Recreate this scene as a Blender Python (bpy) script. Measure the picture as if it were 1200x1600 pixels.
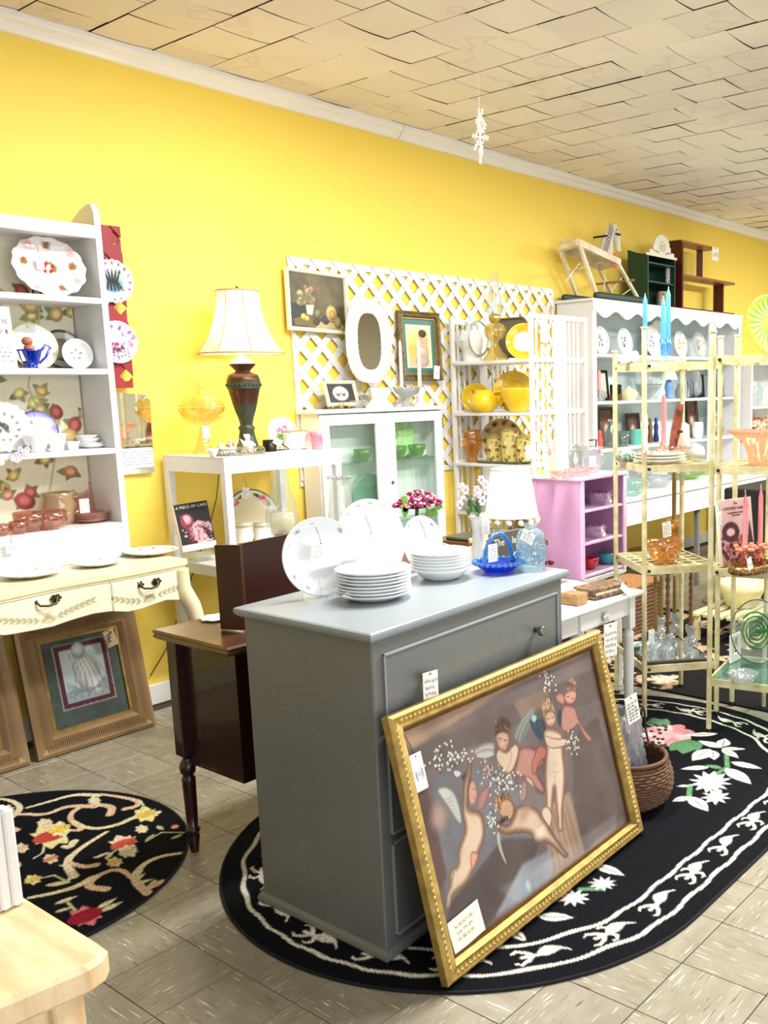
import bpy, math, random
import numpy as np
from mathutils import Vector, Matrix
random.seed(7); RNG = np.random.RandomState(5)
for o in list(bpy.data.objects): bpy.data.objects.remove(o)
SC = bpy.context.scene; COL = SC.collection
PI = math.pi

# ---------------------------------------------------------------- camera (solved from the photograph)
F = 1474.86; PX, PY = 843.34, 861.05; H = 1.45
def _rot(yaw, pitch, roll):
    cy, sy, cp, sp = math.cos(yaw), math.sin(yaw), math.cos(pitch), math.sin(pitch)
    f = np.array([sy*cp, cy*cp, sp]); r = np.array([cy, -sy, 0]); d = np.cross(f, r)
    cr, sr = math.cos(roll), math.sin(roll)
    return np.array([cr*r+sr*d, -sr*r+cr*d, f])
R = _rot(0.920832423, -0.167764806, 0.0193125956)
cam_d = bpy.data.cameras.new('camera'); cam = bpy.data.objects.new('camera', cam_d); COL.objects.link(cam)
cam_d.sensor_fit = 'HORIZONTAL'; cam_d.sensor_width = 36; cam_d.lens = F/1200*36
cam_d.shift_x = (600-PX)/1200; cam_d.shift_y = (PY-800)/1200; cam_d.clip_start = .05; cam_d.clip_end = 100
mw = Matrix.Identity(4)
for i in range(3):
    mw[i][0], mw[i][1], mw[i][2] = R[0][i], -R[1][i], -R[2][i]
mw[2][3] = H; cam.matrix_world = mw; SC.camera = cam

# ---------------------------------------------------------------- light and exposure
W = bpy.data.worlds.new('world'); SC.world = W; W.use_nodes = True
bg = W.node_tree.nodes['Background']; bg.inputs[0].default_value = (.95, .97, 1, 1); bg.inputs[1].default_value = .30
def area(name, loc, sx, sy, power, rot=(0, 0, 0), col=(1, .98, .95)):
    d = bpy.data.lights.new(name, 'AREA'); d.shape = 'RECTANGLE'; d.size = sx; d.size_y = sy; d.energy = power; d.color = col
    o = bpy.data.objects.new(name, d); COL.objects.link(o); o.location = loc; o.rotation_euler = rot; return o
# rows of ceiling fluorescents in front of the display wall, and the shop window behind the photographer
area('ceiling_fluorescent', (4.7, .9, 2.93), 2.4, .35, 125)
area('ceiling_fluorescent', (8.6, 1.2, 2.93), 2.4, .35, 135)
area('ceiling_fluorescent', (2.7, 2.15, 2.93), 1.2, .3, 62)
area('ceiling_fluorescent', (.2, .2, 2.93), 2.4, .35, 14)
area('shop_window', (1.0, -3.3, 1.5), 4.5, 2.0, 75, (math.radians(82), 0, math.radians(-8)), (.95, .975, 1))
vs = SC.view_settings; SC.display_settings.display_device = 'sRGB'
vs.view_transform = 'Standard'; vs.look = 'None'; vs.gamma = 1; vs.use_curve_mapping = False; vs.exposure = .84

# ---------------------------------------------------------------- pixel <-> place helpers
def at(u, v, x=None, y=None, z=None):
    d = R.T @ np.array([(u-PX)/F, (v-PY)/F, 1.0])
    t = x/d[0] if x is not None else (y/d[1] if y is not None else (z-H)/d[2])
    return Vector((d[0]*t, d[1]*t, H+d[2]*t))
def atp(u, v, p0, n):
    d = Vector(R.T @ np.array([(u-PX)/F, (v-PY)/F, 1.0])); c = Vector((0, 0, H))
    return c + d*((Vector(p0)-c).dot(n)/d.dot(n))
def proj(p):
    q = R @ (np.array(p)-np.array([0, 0, H])); return PX+F*q[0]/q[2], PY+F*q[1]/q[2], q[2]
def mpp(p):  # metres per pixel at p
    return proj(p)[2]/F
def on(u, y, z):  # the point at height z and depth y seen in image column u
    x = at(u, 700, y=y).x
    for _ in range(12):
        x += (u-proj((x, y, z))[0])*mpp((x, y, z))*1.2
    return Vector((x, y, z))

# ---------------------------------------------------------------- colours and materials
def lin(c):
    c = np.asarray(c, float)/255.0
    return np.where(c <= .04045, c/12.92, ((c+.055)/1.055)**2.4)
MATS = {}
def mat(name, col=(200, 200, 200), rough=.5, metal=0, bump=0, bscale=40, var=0, vscale=6, attr=False, rnd=0, coat=0, emit=0, stretch=None, spec=.5, var2=None):
    if name in MATS: return MATS[name]
    m = bpy.data.materials.new(name); m.use_nodes = True; nt = m.node_tree; N = nt.nodes; L = nt.links
    b = N['Principled BSDF']; b.inputs['Roughness'].default_value = rough; b.inputs['Metallic'].default_value = metal
    b.inputs['Coat Weight'].default_value = coat; b.inputs['Specular IOR Level'].default_value = spec
    c = tuple(lin(col))+(1,); b.inputs['Base Color'].default_value = c
    out = None
    tc = N.new('ShaderNodeTexCoord'); mp = N.new('ShaderNodeMapping'); L.new(tc.outputs['Object'], mp.inputs[0])
    if stretch: mp.inputs['Scale'].default_value = stretch
    if attr:
        a = N.new('ShaderNodeAttribute'); a.attribute_name = 'Col'; out = a.outputs['Color']
    if var or var2:
        n = N.new('ShaderNodeTexNoise'); n.inputs['Scale'].default_value = vscale; n.inputs['Detail'].default_value = 5
        L.new(mp.outputs[0], n.inputs['Vector'])
        r = N.new('ShaderNodeValToRGB'); e = r.color_ramp.elements
        c2 = tuple(lin(var2))+(1,) if var2 else tuple(min(1, x*(1-var)) for x in c[:3])+(1,)
        e[0].position = .35; e[1].position = .65; e[0].color = c2; e[1].color = c
        L.new(n.outputs['Fac'], r.inputs[0])
        if out is not None:
            mx = N.new('ShaderNodeMixRGB'); mx.blend_type = 'MULTIPLY'; mx.inputs[0].default_value = 1
            L.new(out, mx.inputs[1]); L.new(r.outputs[0], mx.inputs[2]); out = mx.outputs[0]
        else: out = r.outputs[0]
    if rnd:
        oi = N.new('ShaderNodeObjectInfo'); hs = N.new('ShaderNodeHueSaturation'); mr = N.new('ShaderNodeMapRange')
        mr.inputs[3].default_value = 1-rnd; mr.inputs[4].default_value = 1+rnd*.5
        L.new(oi.outputs['Random'], mr.inputs[0]); L.new(mr.outputs[0], hs.inputs['Value'])
        if out is not None: L.new(out, hs.inputs['Color'])
        else: hs.inputs['Color'].default_value = c
        out = hs.outputs[0]
    if out is not None: L.new(out, b.inputs['Base Color'])
    if bump:
        n2 = N.new('ShaderNodeTexNoise'); n2.inputs['Scale'].default_value = bscale; n2.inputs['Detail'].default_value = 4
        L.new(mp.outputs[0], n2.inputs['Vector']); bp = N.new('ShaderNodeBump'); bp.inputs['Strength'].default_value = bump
        bp.inputs['Distance'].default_value = .004; L.new(n2.outputs['Fac'], bp.inputs['Height']); L.new(bp.outputs[0], b.inputs['Normal'])
    if emit:
        b.inputs['Emission Color'].default_value = c; b.inputs['Emission Strength'].default_value = emit
    MATS[name] = m; return m
def glass(name, col=(240, 250, 250), body=.22, refl=.2, rough=.04, see=None, cut=0):
    """pressed or blown glass: tinted see-through, clear reflections and a little body colour"""
    if name in MATS: return MATS[name]
    m = bpy.data.materials.new(name); m.use_nodes = True; nt = m.node_tree; N = nt.nodes; L = nt.links
    N.remove(N['Principled BSDF']); o = N['Material Output']; c = tuple(lin(col))+(1,)
    tr = N.new('ShaderNodeBsdfTransparent'); tr.inputs[0].default_value = (tuple(lin(see))+(1,)) if see else tuple(.35+.65*x for x in c[:3])+(1,)
    df = N.new('ShaderNodeBsdfDiffuse'); df.inputs[0].default_value = c
    tl = N.new('ShaderNodeBsdfTranslucent'); tl.inputs[0].default_value = c
    a = N.new('ShaderNodeMixShader'); a.inputs[0].default_value = .5; L.new(df.outputs[0], a.inputs[1]); L.new(tl.outputs[0], a.inputs[2])
    bmix = N.new('ShaderNodeMixShader'); bmix.inputs[0].default_value = body; L.new(tr.outputs[0], bmix.inputs[1]); L.new(a.outputs[0], bmix.inputs[2])
    gl = N.new('ShaderNodeBsdfGlossy'); gl.inputs['Roughness'].default_value = rough
    fr = N.new('ShaderNodeLayerWeight'); fr.inputs[0].default_value = .5
    pw = N.new('ShaderNodeMath'); pw.operation = 'POWER'; pw.inputs[1].default_value = 4; L.new(fr.outputs['Facing'], pw.inputs[0])
    mul = N.new('ShaderNodeMath'); mul.operation = 'MULTIPLY_ADD'; mul.inputs[1].default_value = .75; mul.inputs[2].default_value = .03+refl*.12; mul.use_clamp = True
    L.new(pw.outputs[0], mul.inputs[0])
    g = N.new('ShaderNodeMixShader'); L.new(mul.outputs[0], g.inputs[0]); L.new(bmix.outputs[0], g.inputs[1]); L.new(gl.outputs[0], g.inputs[2])
    if cut:
        tc = N.new('ShaderNodeTexCoord'); vo = N.new('ShaderNodeTexVoronoi'); vo.inputs['Scale'].default_value = cut; L.new(tc.outputs['Object'], vo.inputs['Vector'])
        bp = N.new('ShaderNodeBump'); bp.inputs['Strength'].default_value = .8; bp.inputs['Distance'].default_value = .006; L.new(vo.outputs['Distance'], bp.inputs['Height'])
        for q in (gl, df, fr): L.new(bp.outputs[0], q.inputs['Normal'])
    L.new(g.outputs[0], o.inputs[0]); MATS[name] = m; return m

WHITE = mat('white_paint', (224, 224, 220), .45, bump=.15, bscale=30)
WHITE2 = mat('white_satin', (228, 228, 228), .35)
CREAM = mat('cream_paint', (236, 226, 186), .4, var=.06, vscale=9, bump=.2)
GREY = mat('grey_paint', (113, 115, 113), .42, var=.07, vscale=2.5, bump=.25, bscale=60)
GREYLIT = mat('grey_paint_lit', (142, 151, 157), .3, var=.05, vscale=3)  # lighter, bluer copy of the grey: the dresser top's reflected light put into the colour
MAHOG = mat('mahogany', (42, 13, 10), .3, var=.35, vscale=8, stretch=(1, 8, 8), coat=.3)
BROWN = mat('brown_wood', (112, 66, 34), .35, var=.3, vscale=9, stretch=(1, 6, 6), coat=.2)
GOLD = mat('gilt', (196, 164, 92), .38, .6, var=.35, vscale=30)
GOLDD = mat('gilt_dark', (120, 84, 30), .45, .5, var=.3, vscale=30)
CHINA = mat('white_china', (232, 236, 236), .12, coat=.5)
STANDM = mat('cream_chipped_metal', (220, 214, 170), .4, var2=(186, 176, 124), vscale=16, bump=.3)
BLACKM = mat('black_metal', (22, 20, 18), .4, .5)
PRINT = mat('printed', attr=True, rough=.6)
GLOSSP = mat('glazed_print', attr=True, rough=.12, coat=.6)
SATINP = mat('satin_print', attr=True, rough=.4)
PILE = mat('wool_pile', attr=True, rough=.95, bump=1.0, bscale=260, var=.25, vscale=140, spec=.15, col=(255, 255, 255))
CLEAR = glass('clear_glass', (235, 242, 240), .14)
PRESSED = glass('pressed_glass', (214, 222, 224), .34, 1.0, cut=90)
PANE = glass('window_pane', (235, 245, 243), .03, .2, .02, see=(250, 254, 252))
BLUEG = glass('sky_blue_glass', (90, 176, 232), .45, .6, see=(150, 215, 250))
COBALT = glass('cobalt_glass', (10, 70, 205), .6, .5, see=(20, 110, 235))
AMBER = glass('amber_glass', (216, 156, 66), .34, 1.0, see=(248, 216, 150))
HONEY = glass('honey_glass', (246, 226, 130), .30, .8, see=(254, 240, 180), cut=40)
PINKG = glass('pink_glass', (238, 196, 182), .28, .8, see=(252, 232, 226))
GREENG = glass('green_glass', (110, 190, 90), .5, .4, see=(150, 225, 130))
MIRROR = mat('mirror_silver', (225, 228, 228), .03, 1)
STRING = mat('string', (35, 28, 22), .8)
WAXB = mat('blue_wax', (70, 142, 186), .35); WAXP = mat('pink_wax', (238, 150, 158), .4); WAXW = mat('white_wax', (246, 238, 228), .4)
WAXBR = mat('olive_wax', (122, 100, 36), .4); LEAF = mat('leaf_green', (70, 120, 50), .5, var=.3); DRY = mat('dark_berry', (100, 12, 24), .3)
CARD = mat('card', (244, 243, 238), .7)
YELLOWC = mat('yellow_glaze', (238, 200, 36), .12, coat=.6)
WICKER = mat('wicker', (118, 82, 56), .7, var=.55, vscale=60)

# ---------------------------------------------------------------- mesh builders
class B:
    def __init__(s): s.v = []; s.f = []; s.smooth = []
    def add(s, vs, fs, smooth=False):
        n = len(s.v); s.v += [tuple(p) for p in vs]; s.f += [tuple(i+n for i in f) for f in fs]; s.smooth += [smooth]*len(fs); return s
    def box(s, x0, y0, z0, x1, y1, z1, bev=0):
        if x0 > x1: x0, x1 = x1, x0
        if y0 > y1: y0, y1 = y1, y0
        if z0 > z1: z0, z1 = z1, z0
        b = min(bev, (x1-x0)*.45, (y1-y0)*.45, (z1-z0)*.45)
        if b <= 0:
            vs = [(x, y, z) for z in (z0, z1) for x, y in ((x0, y0), (x1, y0), (x1, y1), (x0, y1))]
            return s.add(vs, [(3, 2, 1, 0), (4, 5, 6, 7), (0, 1, 5, 4), (1, 2, 6, 5), (2, 3, 7, 6), (3, 0, 4, 7)])
        r = [(x0+b, y0), (x1-b, y0), (x1, y0+b), (x1, y1-b), (x1-b, y1), (x0+b, y1), (x0, y1-b), (x0, y0+b)]
        cx, cy = (x0+x1)/2, (y0+y1)/2
        def ins(p): return (p[0]-math.copysign(b, p[0]-cx)*.8, p[1]-math.copysign(b, p[1]-cy)*.8)
        vs = [ins(p)+(z0,) for p in r]+[p+(z0+b,) for p in r]+[p+(z1-b,) for p in r]+[ins(p)+(z1,) for p in r]
        fs = [tuple(range(7, -1, -1)), tuple(range(24, 32))]
        for k in range(3):
            for i in range(8):
                j = (i+1) % 8; fs.append((k*8+i, k*8+j, k*8+8+j, k*8+8+i))
        return s.add(vs, fs)
    def loft(s, rings, smooth=True, caps=True, closed=True):
        n = len(rings[0]); vs = [p for r in rings for p in r]; fs = []
        for k in range(len(rings)-1):
            for i in range(n if closed else n-1):
                j = (i+1) % n; fs.append((k*n+i, k*n+j, (k+1)*n+j, (k+1)*n+i))
        s.add(vs, fs, smooth)
        if caps:
            s.add(rings[0], [tuple(range(n-1, -1, -1))]); s.add(rings[-1], [tuple(range(n))])
        return s
    def lathe(s, prof, c=(0, 0, 0), n=24, caps=False, flute=0, nf=0, sx=1, sy=1):
        rings = []
        for r, z in prof:
            rings.append([(c[0]+sx*r*(1+flute*math.cos(nf*2*PI*i/n))*math.cos(2*PI*i/n), c[1]+sy*r*(1+flute*math.cos(nf*2*PI*i/n))*math.sin(2*PI*i/n), c[2]+z) for i in range(n)])
        return s.loft(rings, True, caps)
    def tube(s, pts, r, n=8, closed=False, r2=None):
        pts = [Vector(p) for p in pts]; m = len(pts); rings = []
        up = Vector((0, 0, 1)); prev = None
        for i, p in enumerate(pts):
            if closed: t = pts[(i+1) % m]-pts[i-1]
            else: t = pts[min(i+1, m-1)]-pts[max(i-1, 0)]
            t = t.normalized() if t.length > 1e-9 else Vector((0, 0, 1))
            if prev is None:
                a = t.cross(up); a = t.cross(Vector((1, 0, 0))) if a.length < .1 else a
            else:
                a = prev-t*prev.dot(t)
                if a.length < 1e-6: a = t.orthogonal()
            a.normalize(); prev = a; b = t.cross(a)
            rr = r[i] if isinstance(r, (list, tuple)) else (r if r2 is None else r+(r2-r)*i/(m-1))
            rings.append([tuple(p+(a*math.cos(2*PI*k/n)+b*math.sin(2*PI*k/n))*rr) for k in range(n)])
        if closed: rings.append(rings[0]); return s.loft(rings, True, False)
        return s.loft(rings, True, True)
    def prism(s, poly, d, fn=lambda a, b, c: (a, b, c)):
        """2-D polygon (a,b) extruded from c=d[0] to c=d[1], mapped by fn"""
        n = len(poly); area2 = sum(poly[i][0]*poly[(i+1) % n][1]-poly[(i+1) % n][0]*poly[i][1] for i in range(n))
        if area2 < 0: poly = poly[::-1]
        vs = [fn(a, b, d[0]) for a, b in poly]+[fn(a, b, d[1]) for a, b in poly]
        fs = [tuple(range(n-1, -1, -1)), tuple(range(n, 2*n))]+[(i, (i+1) % n, n+(i+1) % n, n+i) for i in range(n)]
        return s.add(vs, fs)
    def ball(s, c, rx, ry=None, rz=None, n=10, m=7):
        ry = ry or rx; rz = rz or rx
        rings = [[(c[0]+rx*math.sin(PI*k/m)*math.cos(2*PI*i/n), c[1]+ry*math.sin(PI*k/m)*math.sin(2*PI*i/n), c[2]-rz*math.cos(PI*k/m)) for i in range(n)] for k in range(1, m)]
        n0 = len(s.v); s.loft(rings, True, True); return s
    def xf(s, M):
        s.v = [tuple(M @ Vector(p)) for p in s.v]; return s
    def build(s, name, m, parent=None, loc=None, rot=None, fix=True):
        me = bpy.data.meshes.new(name); me.from_pydata(s.v, [], s.f)
        me.polygons.foreach_set('use_smooth', s.smooth); me.update()
        if fix:
            import bmesh
            bm = bmesh.new(); bm.from_mesh(me); bmesh.ops.recalc_face_normals(bm, faces=bm.faces); bm.to_mesh(me); bm.free()
        o = bpy.data.objects.new(name, me); COL.objects.link(o); me.materials.append(m)
        if parent: o.parent = parent
        if loc is not None: o.location = loc
        if rot is not None: o.rotation_euler = rot
        return o
def tag(o, label=None, cat=None, group=None, kind=None):
    if label: o['label'] = label
    if cat: o['category'] = cat
    if group: o['group'] = group
    if kind: o['kind'] = kind
    return o
def thing(name, label, cat, loc=(0, 0, 0), rz=0, group=None):
    o = bpy.data.objects.new(name, None); COL.objects.link(o); o.empty_display_size = .05
    o.location = loc; o.rotation_euler = (0, 0, rz); return tag(o, label, cat, group)
def copy_tree(o, parent=None):
    c = o.copy(); COL.objects.link(c); c.parent = parent
    for ch in [q for q in bpy.data.objects if q.parent == o]: copy_tree(ch, c)
    return c
def struct(o): o['kind'] = 'structure'; return o

# ---------------------------------------------------------------- painted sheets (colour attributes computed here)
class Paint:
    def __init__(s, S, T, base=(255, 255, 255)):
        s.S = S; s.T = T; s.C = np.empty(S.shape+(3,)); s.C[:] = base
        s.px = max((S.max()-S.min()), (T.max()-T.min()))/max(S.shape)
    def _box(s, x0, x1, y0, y1):
        return (s.S >= x0) & (s.S <= x1) & (s.T >= y0) & (s.T <= y1)
    def _mix(s, m, a, col):
        c = s.C[m]; s.C[m] = c*(1-a[:, None])+np.asarray(col, float)*a[:, None] if np.ndim(col) == 1 else c*(1-a[:, None])+col*a[:, None]
    def blob(s, cx, cy, rx, ry=None, ang=0, col=(0, 0, 0), shade=0, soft=.12, al=1):
        ry = ry or rx; R0 = max(rx, ry)*1.3; m = s._box(cx-R0, cx+R0, cy-R0, cy+R0)
        if not m.any(): return s
        x = s.S[m]-cx; y = s.T[m]-cy; c, n = math.cos(ang), math.sin(ang)
        X = (x*c+y*n)/rx; Y = (-x*n+y*c)/ry; d = np.hypot(X, Y)
        w = max(soft, s.px/min(rx, ry)*.7); a = np.clip((1-d)/w+.5, 0, 1)*al
        if shade:
            lx = (x*-.5+y*.8)/R0; k = 1-shade*d**2*.6+shade*.35*np.clip(lx, -1, 1)
            cc = np.clip(np.asarray(col)[None]*k[:, None], 0, 255); s._mix(m, a, cc)
        else: s._mix(m, a, np.asarray(col, float))
        return s
    def line(s, pts, w, col, w2=None, shade=0, al=1, soft=1):
        pts = [tuple(p) for p in pts]; w2 = w if w2 is None else w2; n = len(pts)-1
        mw_ = max(w, w2)+s.px*2; xs = [p[0] for p in pts]; ys = [p[1] for p in pts]
        m = s._box(min(xs)-mw_, max(xs)+mw_, min(ys)-mw_, max(ys)+mw_)
        if not m.any(): return s
        x = s.S[m]; y = s.T[m]; best = np.full(x.shape, 9e9)
        for i in range(n):
            (ax, ay), (bx, by) = pts[i], pts[i+1]; dx, dy = bx-ax, by-ay; L2 = dx*dx+dy*dy+1e-12
            t = np.clip(((x-ax)*dx+(y-ay)*dy)/L2, 0, 1); ww = w+(w2-w)*(i+t)/n
            best = np.minimum(best, np.hypot(x-ax-t*dx, y-ay-t*dy)/np.maximum(ww, 1e-6))
        a = np.clip((1-best)*max(w, w2)/(s.px*.8*soft)+.5, 0, 1)*al
        if shade:
            cc = np.clip(np.asarray(col)[None]*(1.05-shade*best**2)[:, None], 0, 255); s._mix(m, a, cc)
        else: s._mix(m, a, np.asarray(col, float))
        return s
    def leaf(s, p, q, k, col, bend=0, shade=0):
        p = Vector(p[:2]); q = Vector(q[:2]); d = q-p; nrm = Vector((-d.y, d.x)); poly = []
        for i in range(9):
            t = i/8; wd = math.sin(PI*t**.8)*k*.5; poly.append(p+d*t+nrm*(wd+bend*math.sin(PI*t)))
        for i in range(7, 0, -1):
            t = i/8; wd = math.sin(PI*t**.8)*k*.5; poly.append(p+d*t+nrm*(-wd+bend*math.sin(PI*t)))
        return s.poly([tuple(a) for a in poly], col)
    def poly(s, pts, col, al=1, rim=None, rw=.01, lx=0, ly=0):
        xs = [p[0] for p in pts]; ys = [p[1] for p in pts]; e = s.px
        m = s._box(min(xs)-e, max(xs)+e, min(ys)-e, max(ys)+e)
        if not m.any(): return s
        x = s.S[m]; y = s.T[m]; ins = np.zeros(x.shape, bool); dist = np.full(x.shape, 9e9); n = len(pts)
        for i in range(n):
            (ax, ay), (bx, by) = pts[i], pts[(i+1) % n]
            c = ((ay > y) != (by > y)) & (x < (bx-ax)*(y-ay)/((by-ay) or 1e-12)+ax); ins ^= c
            dx, dy = bx-ax, by-ay; t = np.clip(((x-ax)*dx+(y-ay)*dy)/(dx*dx+dy*dy+1e-12), 0, 1)
            dist = np.minimum(dist, np.hypot(x-ax-t*dx, y-ay-t*dy))
        a = np.clip(np.where(ins, dist, -dist)/(s.px*.8)+.5, 0, 1)*al
        if rim is not None:
            k = np.clip(dist/rw+lx*(x-np.mean(xs))/(np.ptp(xs)+1e-9)+ly*(y-np.mean(ys))/(np.ptp(ys)+1e-9), 0, 1)[:, None]; k = k*k*(3-2*k)
            s._mix(m, a, np.asarray(rim, float)[None]*(1-k)+np.asarray(col, float)[None]*k); return s
        s._mix(m, a, np.asarray(col, float)); return s
    def blur(s, n):
        for _ in range(n):
            for ax in (0, 1): s.C = (np.roll(s.C, 1, ax)+np.roll(s.C, -1, ax)+2*s.C)/4
        return s
    def grain(s, amt, sc=1):
        h = s.S.shape; n = RNG.rand(*[max(2, int(k/sc)+2) for k in h]) if len(h) == 2 else RNG.rand(*h)
        if len(h) == 2:
            i = (np.arange(h[0])/sc).astype(int); j = (np.arange(h[1])/sc).astype(int); n = n[np.ix_(i, j)]
        s.C = np.clip(s.C*(1+amt*(n-.5))[..., None], 0, 255); return s
    def cloud(s, amt, k=5):
        X = (s.S-s.S.min())/(np.ptp(s.S)+1e-9); Y = (s.T-s.T.min())/(np.ptp(s.S)+1e-9); z = 0
        for i in range(7):
            a, b, c = RNG.uniform(-k, k)*(1+i*.5), RNG.uniform(-k, k)*(1+i*.5), RNG.uniform(0, 6)
            z = z+np.sin(a*X*3+b*Y*3+c+1.3*np.sin(b*X*2-a*Y*2))/(1+i*.4)
        s.C = np.clip(s.C*(1+amt*z/3)[..., None], 0, 255); return s
def scribble(P, x0, x1, y0, y1, rows, col=(40, 40, 60), w=.0006, seed=1):
    r = random.Random(seed); h = (y1-y0)/rows
    for k in range(rows):
        yc = y1-h*(k+.5); x = x0+r.random()*.1*(x1-x0); xe = x1-r.random()*.25*(x1-x0)
        while x < xe:
            ln = r.uniform(.12, .3)*(x1-x0); pts = []; n = 9
            for i in range(n): pts.append((x+ln*i/(n-1), yc+h*.33*math.sin(i*2.1+r.random()*2)*r.uniform(.4, 1)))
            P.line(pts, w, col); x += ln*1.35
def sheet(name, m, fn, nu, nv, size, paint, parent=None, thick=0, mask=None, smooth=True, loc=None, rot=None, noise=0, offset=-1, origin=(0, 0)):
    """grid sheet: S,T metric coordinates over size; fn(S,T)->XYZ; paint(P) draws on it"""
    s = np.linspace(0, size[0], nu)+origin[0]; t = np.linspace(0, size[1], nv)+origin[1]; S, T = np.meshgrid(s, t, indexing='ij')
    P = Paint(S, T); paint(P) if paint else None
    X, Y, Z = fn(S, T); co = np.stack([X+0*S, Y+0*S, Z+0*S], -1).reshape(-1, 3)
    i = np.arange(nu*nv).reshape(nu, nv); q = np.stack([i[:-1, :-1], i[1:, :-1], i[1:, 1:], i[:-1, 1:]], -1)
    if mask is not None:
        Sc = (S[:-1, :-1]+S[1:, 1:])/2; Tc = (T[:-1, :-1]+T[1:, 1:])/2; q = q[mask(Sc, Tc)]
    q = q.reshape(-1, 4); used = np.unique(q); rm = np.zeros(nu*nv, int); rm[used] = np.arange(len(used))
    q = rm[q]; co = co[used]; C = lin(P.C.reshape(-1, 3)[used])
    return grid_obj(name, m, co, q, C, parent, thick, smooth, loc, rot, offset)
def grid_obj(name, m, co, q, C, parent=None, thick=0, smooth=True, loc=None, rot=None, offset=-1):
    me = bpy.data.meshes.new(name); me.vertices.add(len(co)); me.vertices.foreach_set('co', co.astype(np.float32).ravel())
    me.loops.add(len(q)*4); me.loops.foreach_set('vertex_index', q.astype(np.int32).ravel())
    me.polygons.add(len(q)); me.polygons.foreach_set('loop_start', np.arange(0, len(q)*4, 4, dtype=np.int32))
    me.polygons.foreach_set('use_smooth', np.full(len(q), smooth)); me.update(calc_edges=True); me.validate()
    ca = me.color_attributes.new('Col', 'FLOAT_COLOR', 'POINT')
    ca.data.foreach_set('color', np.concatenate([C, np.ones((len(C), 1))], 1).astype(np.float32).ravel())
    o = bpy.data.objects.new(name, me); COL.objects.link(o); me.materials.append(m)
    if parent: o.parent = parent
    if loc is not None: o.location = loc
    if rot is not None: o.rotation_euler = rot
    if thick:
        md = o.modifiers.new('thickness', 'SOLIDIFY'); md.thickness = thick; md.offset = offset
    return o
def vplane(w, h, th=0):  # upright sheet facing -y, centred in x, standing on z=0
    return lambda S, T: (S-w/2, 0*S, T)
def text_part(name, txt, size, m, parent, loc, rot, align='CENTER', ex=.0006):
    cu = bpy.data.curves.new(name, 'FONT'); cu.body = txt; cu.size = size; cu.extrude = ex; cu.align_x = align; cu.align_y = 'CENTER'; cu.resolution_u = 3
    t = bpy.data.objects.new(name, cu); COL.objects.link(t)
    dg = bpy.context.evaluated_depsgraph_get(); dg.update(); me = bpy.data.meshes.new_from_object(t.evaluated_get(dg)); me.name = name
    bpy.data.objects.remove(t); bpy.data.curves.remove(cu)
    o = bpy.data.objects.new(name, me); COL.objects.link(o); me.materials.clear(); me.materials.append(m)
    o.parent = parent; o.location = loc; o.rotation_euler = rot; return o
INK = mat('ink', (30, 26, 30), .6)
# ================================================================= THE SETTING
WY = 4.13; CZ = 2.97
YEL = mat('yellow_wall_paint', (249, 220, 98), .55, bump=.12, bscale=12, spec=.35)
o = struct(B().box(-3, WY, 0, 12, WY+.12, 3.05).build('wall_back', YEL))
o = struct(B().box(12, -3.5, 0, 12.12, WY+.12, 3.05).build('wall_right', mat('far_wall', (200, 196, 188), .7)))
struct(B().box(3.6, -3.62, 0, 12, -3.5, 3.05).build('wall_front', mat('pale_wall', (250, 240, 205), .6)))
base = struct(B().box(-3, WY-.016, 0, 12, WY, .1, .004).build('baseboard_back', WHITE))
# crown moulding in three lengths with open joints
prof = [(0, 0), (.025, .0), (.04, .012), (.05, .03), (.072, .038), (.078, .05), (.078, .07), (0, .07)]
jx = [-3, at(626, 193, y=WY-.05).x, at(1120, 345, y=WY-.05).x, 12]
cr = None
for k in range(3):
    b = B(); b.prism(prof, (jx[k]+.004, jx[k+1]-.004), lambda a, c, x: (x, WY-a, 2.9+c))
    struct(b.build('trim_%d' % (k+1), mat('trim_gloss', (248, 248, 248), .3)))
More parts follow.
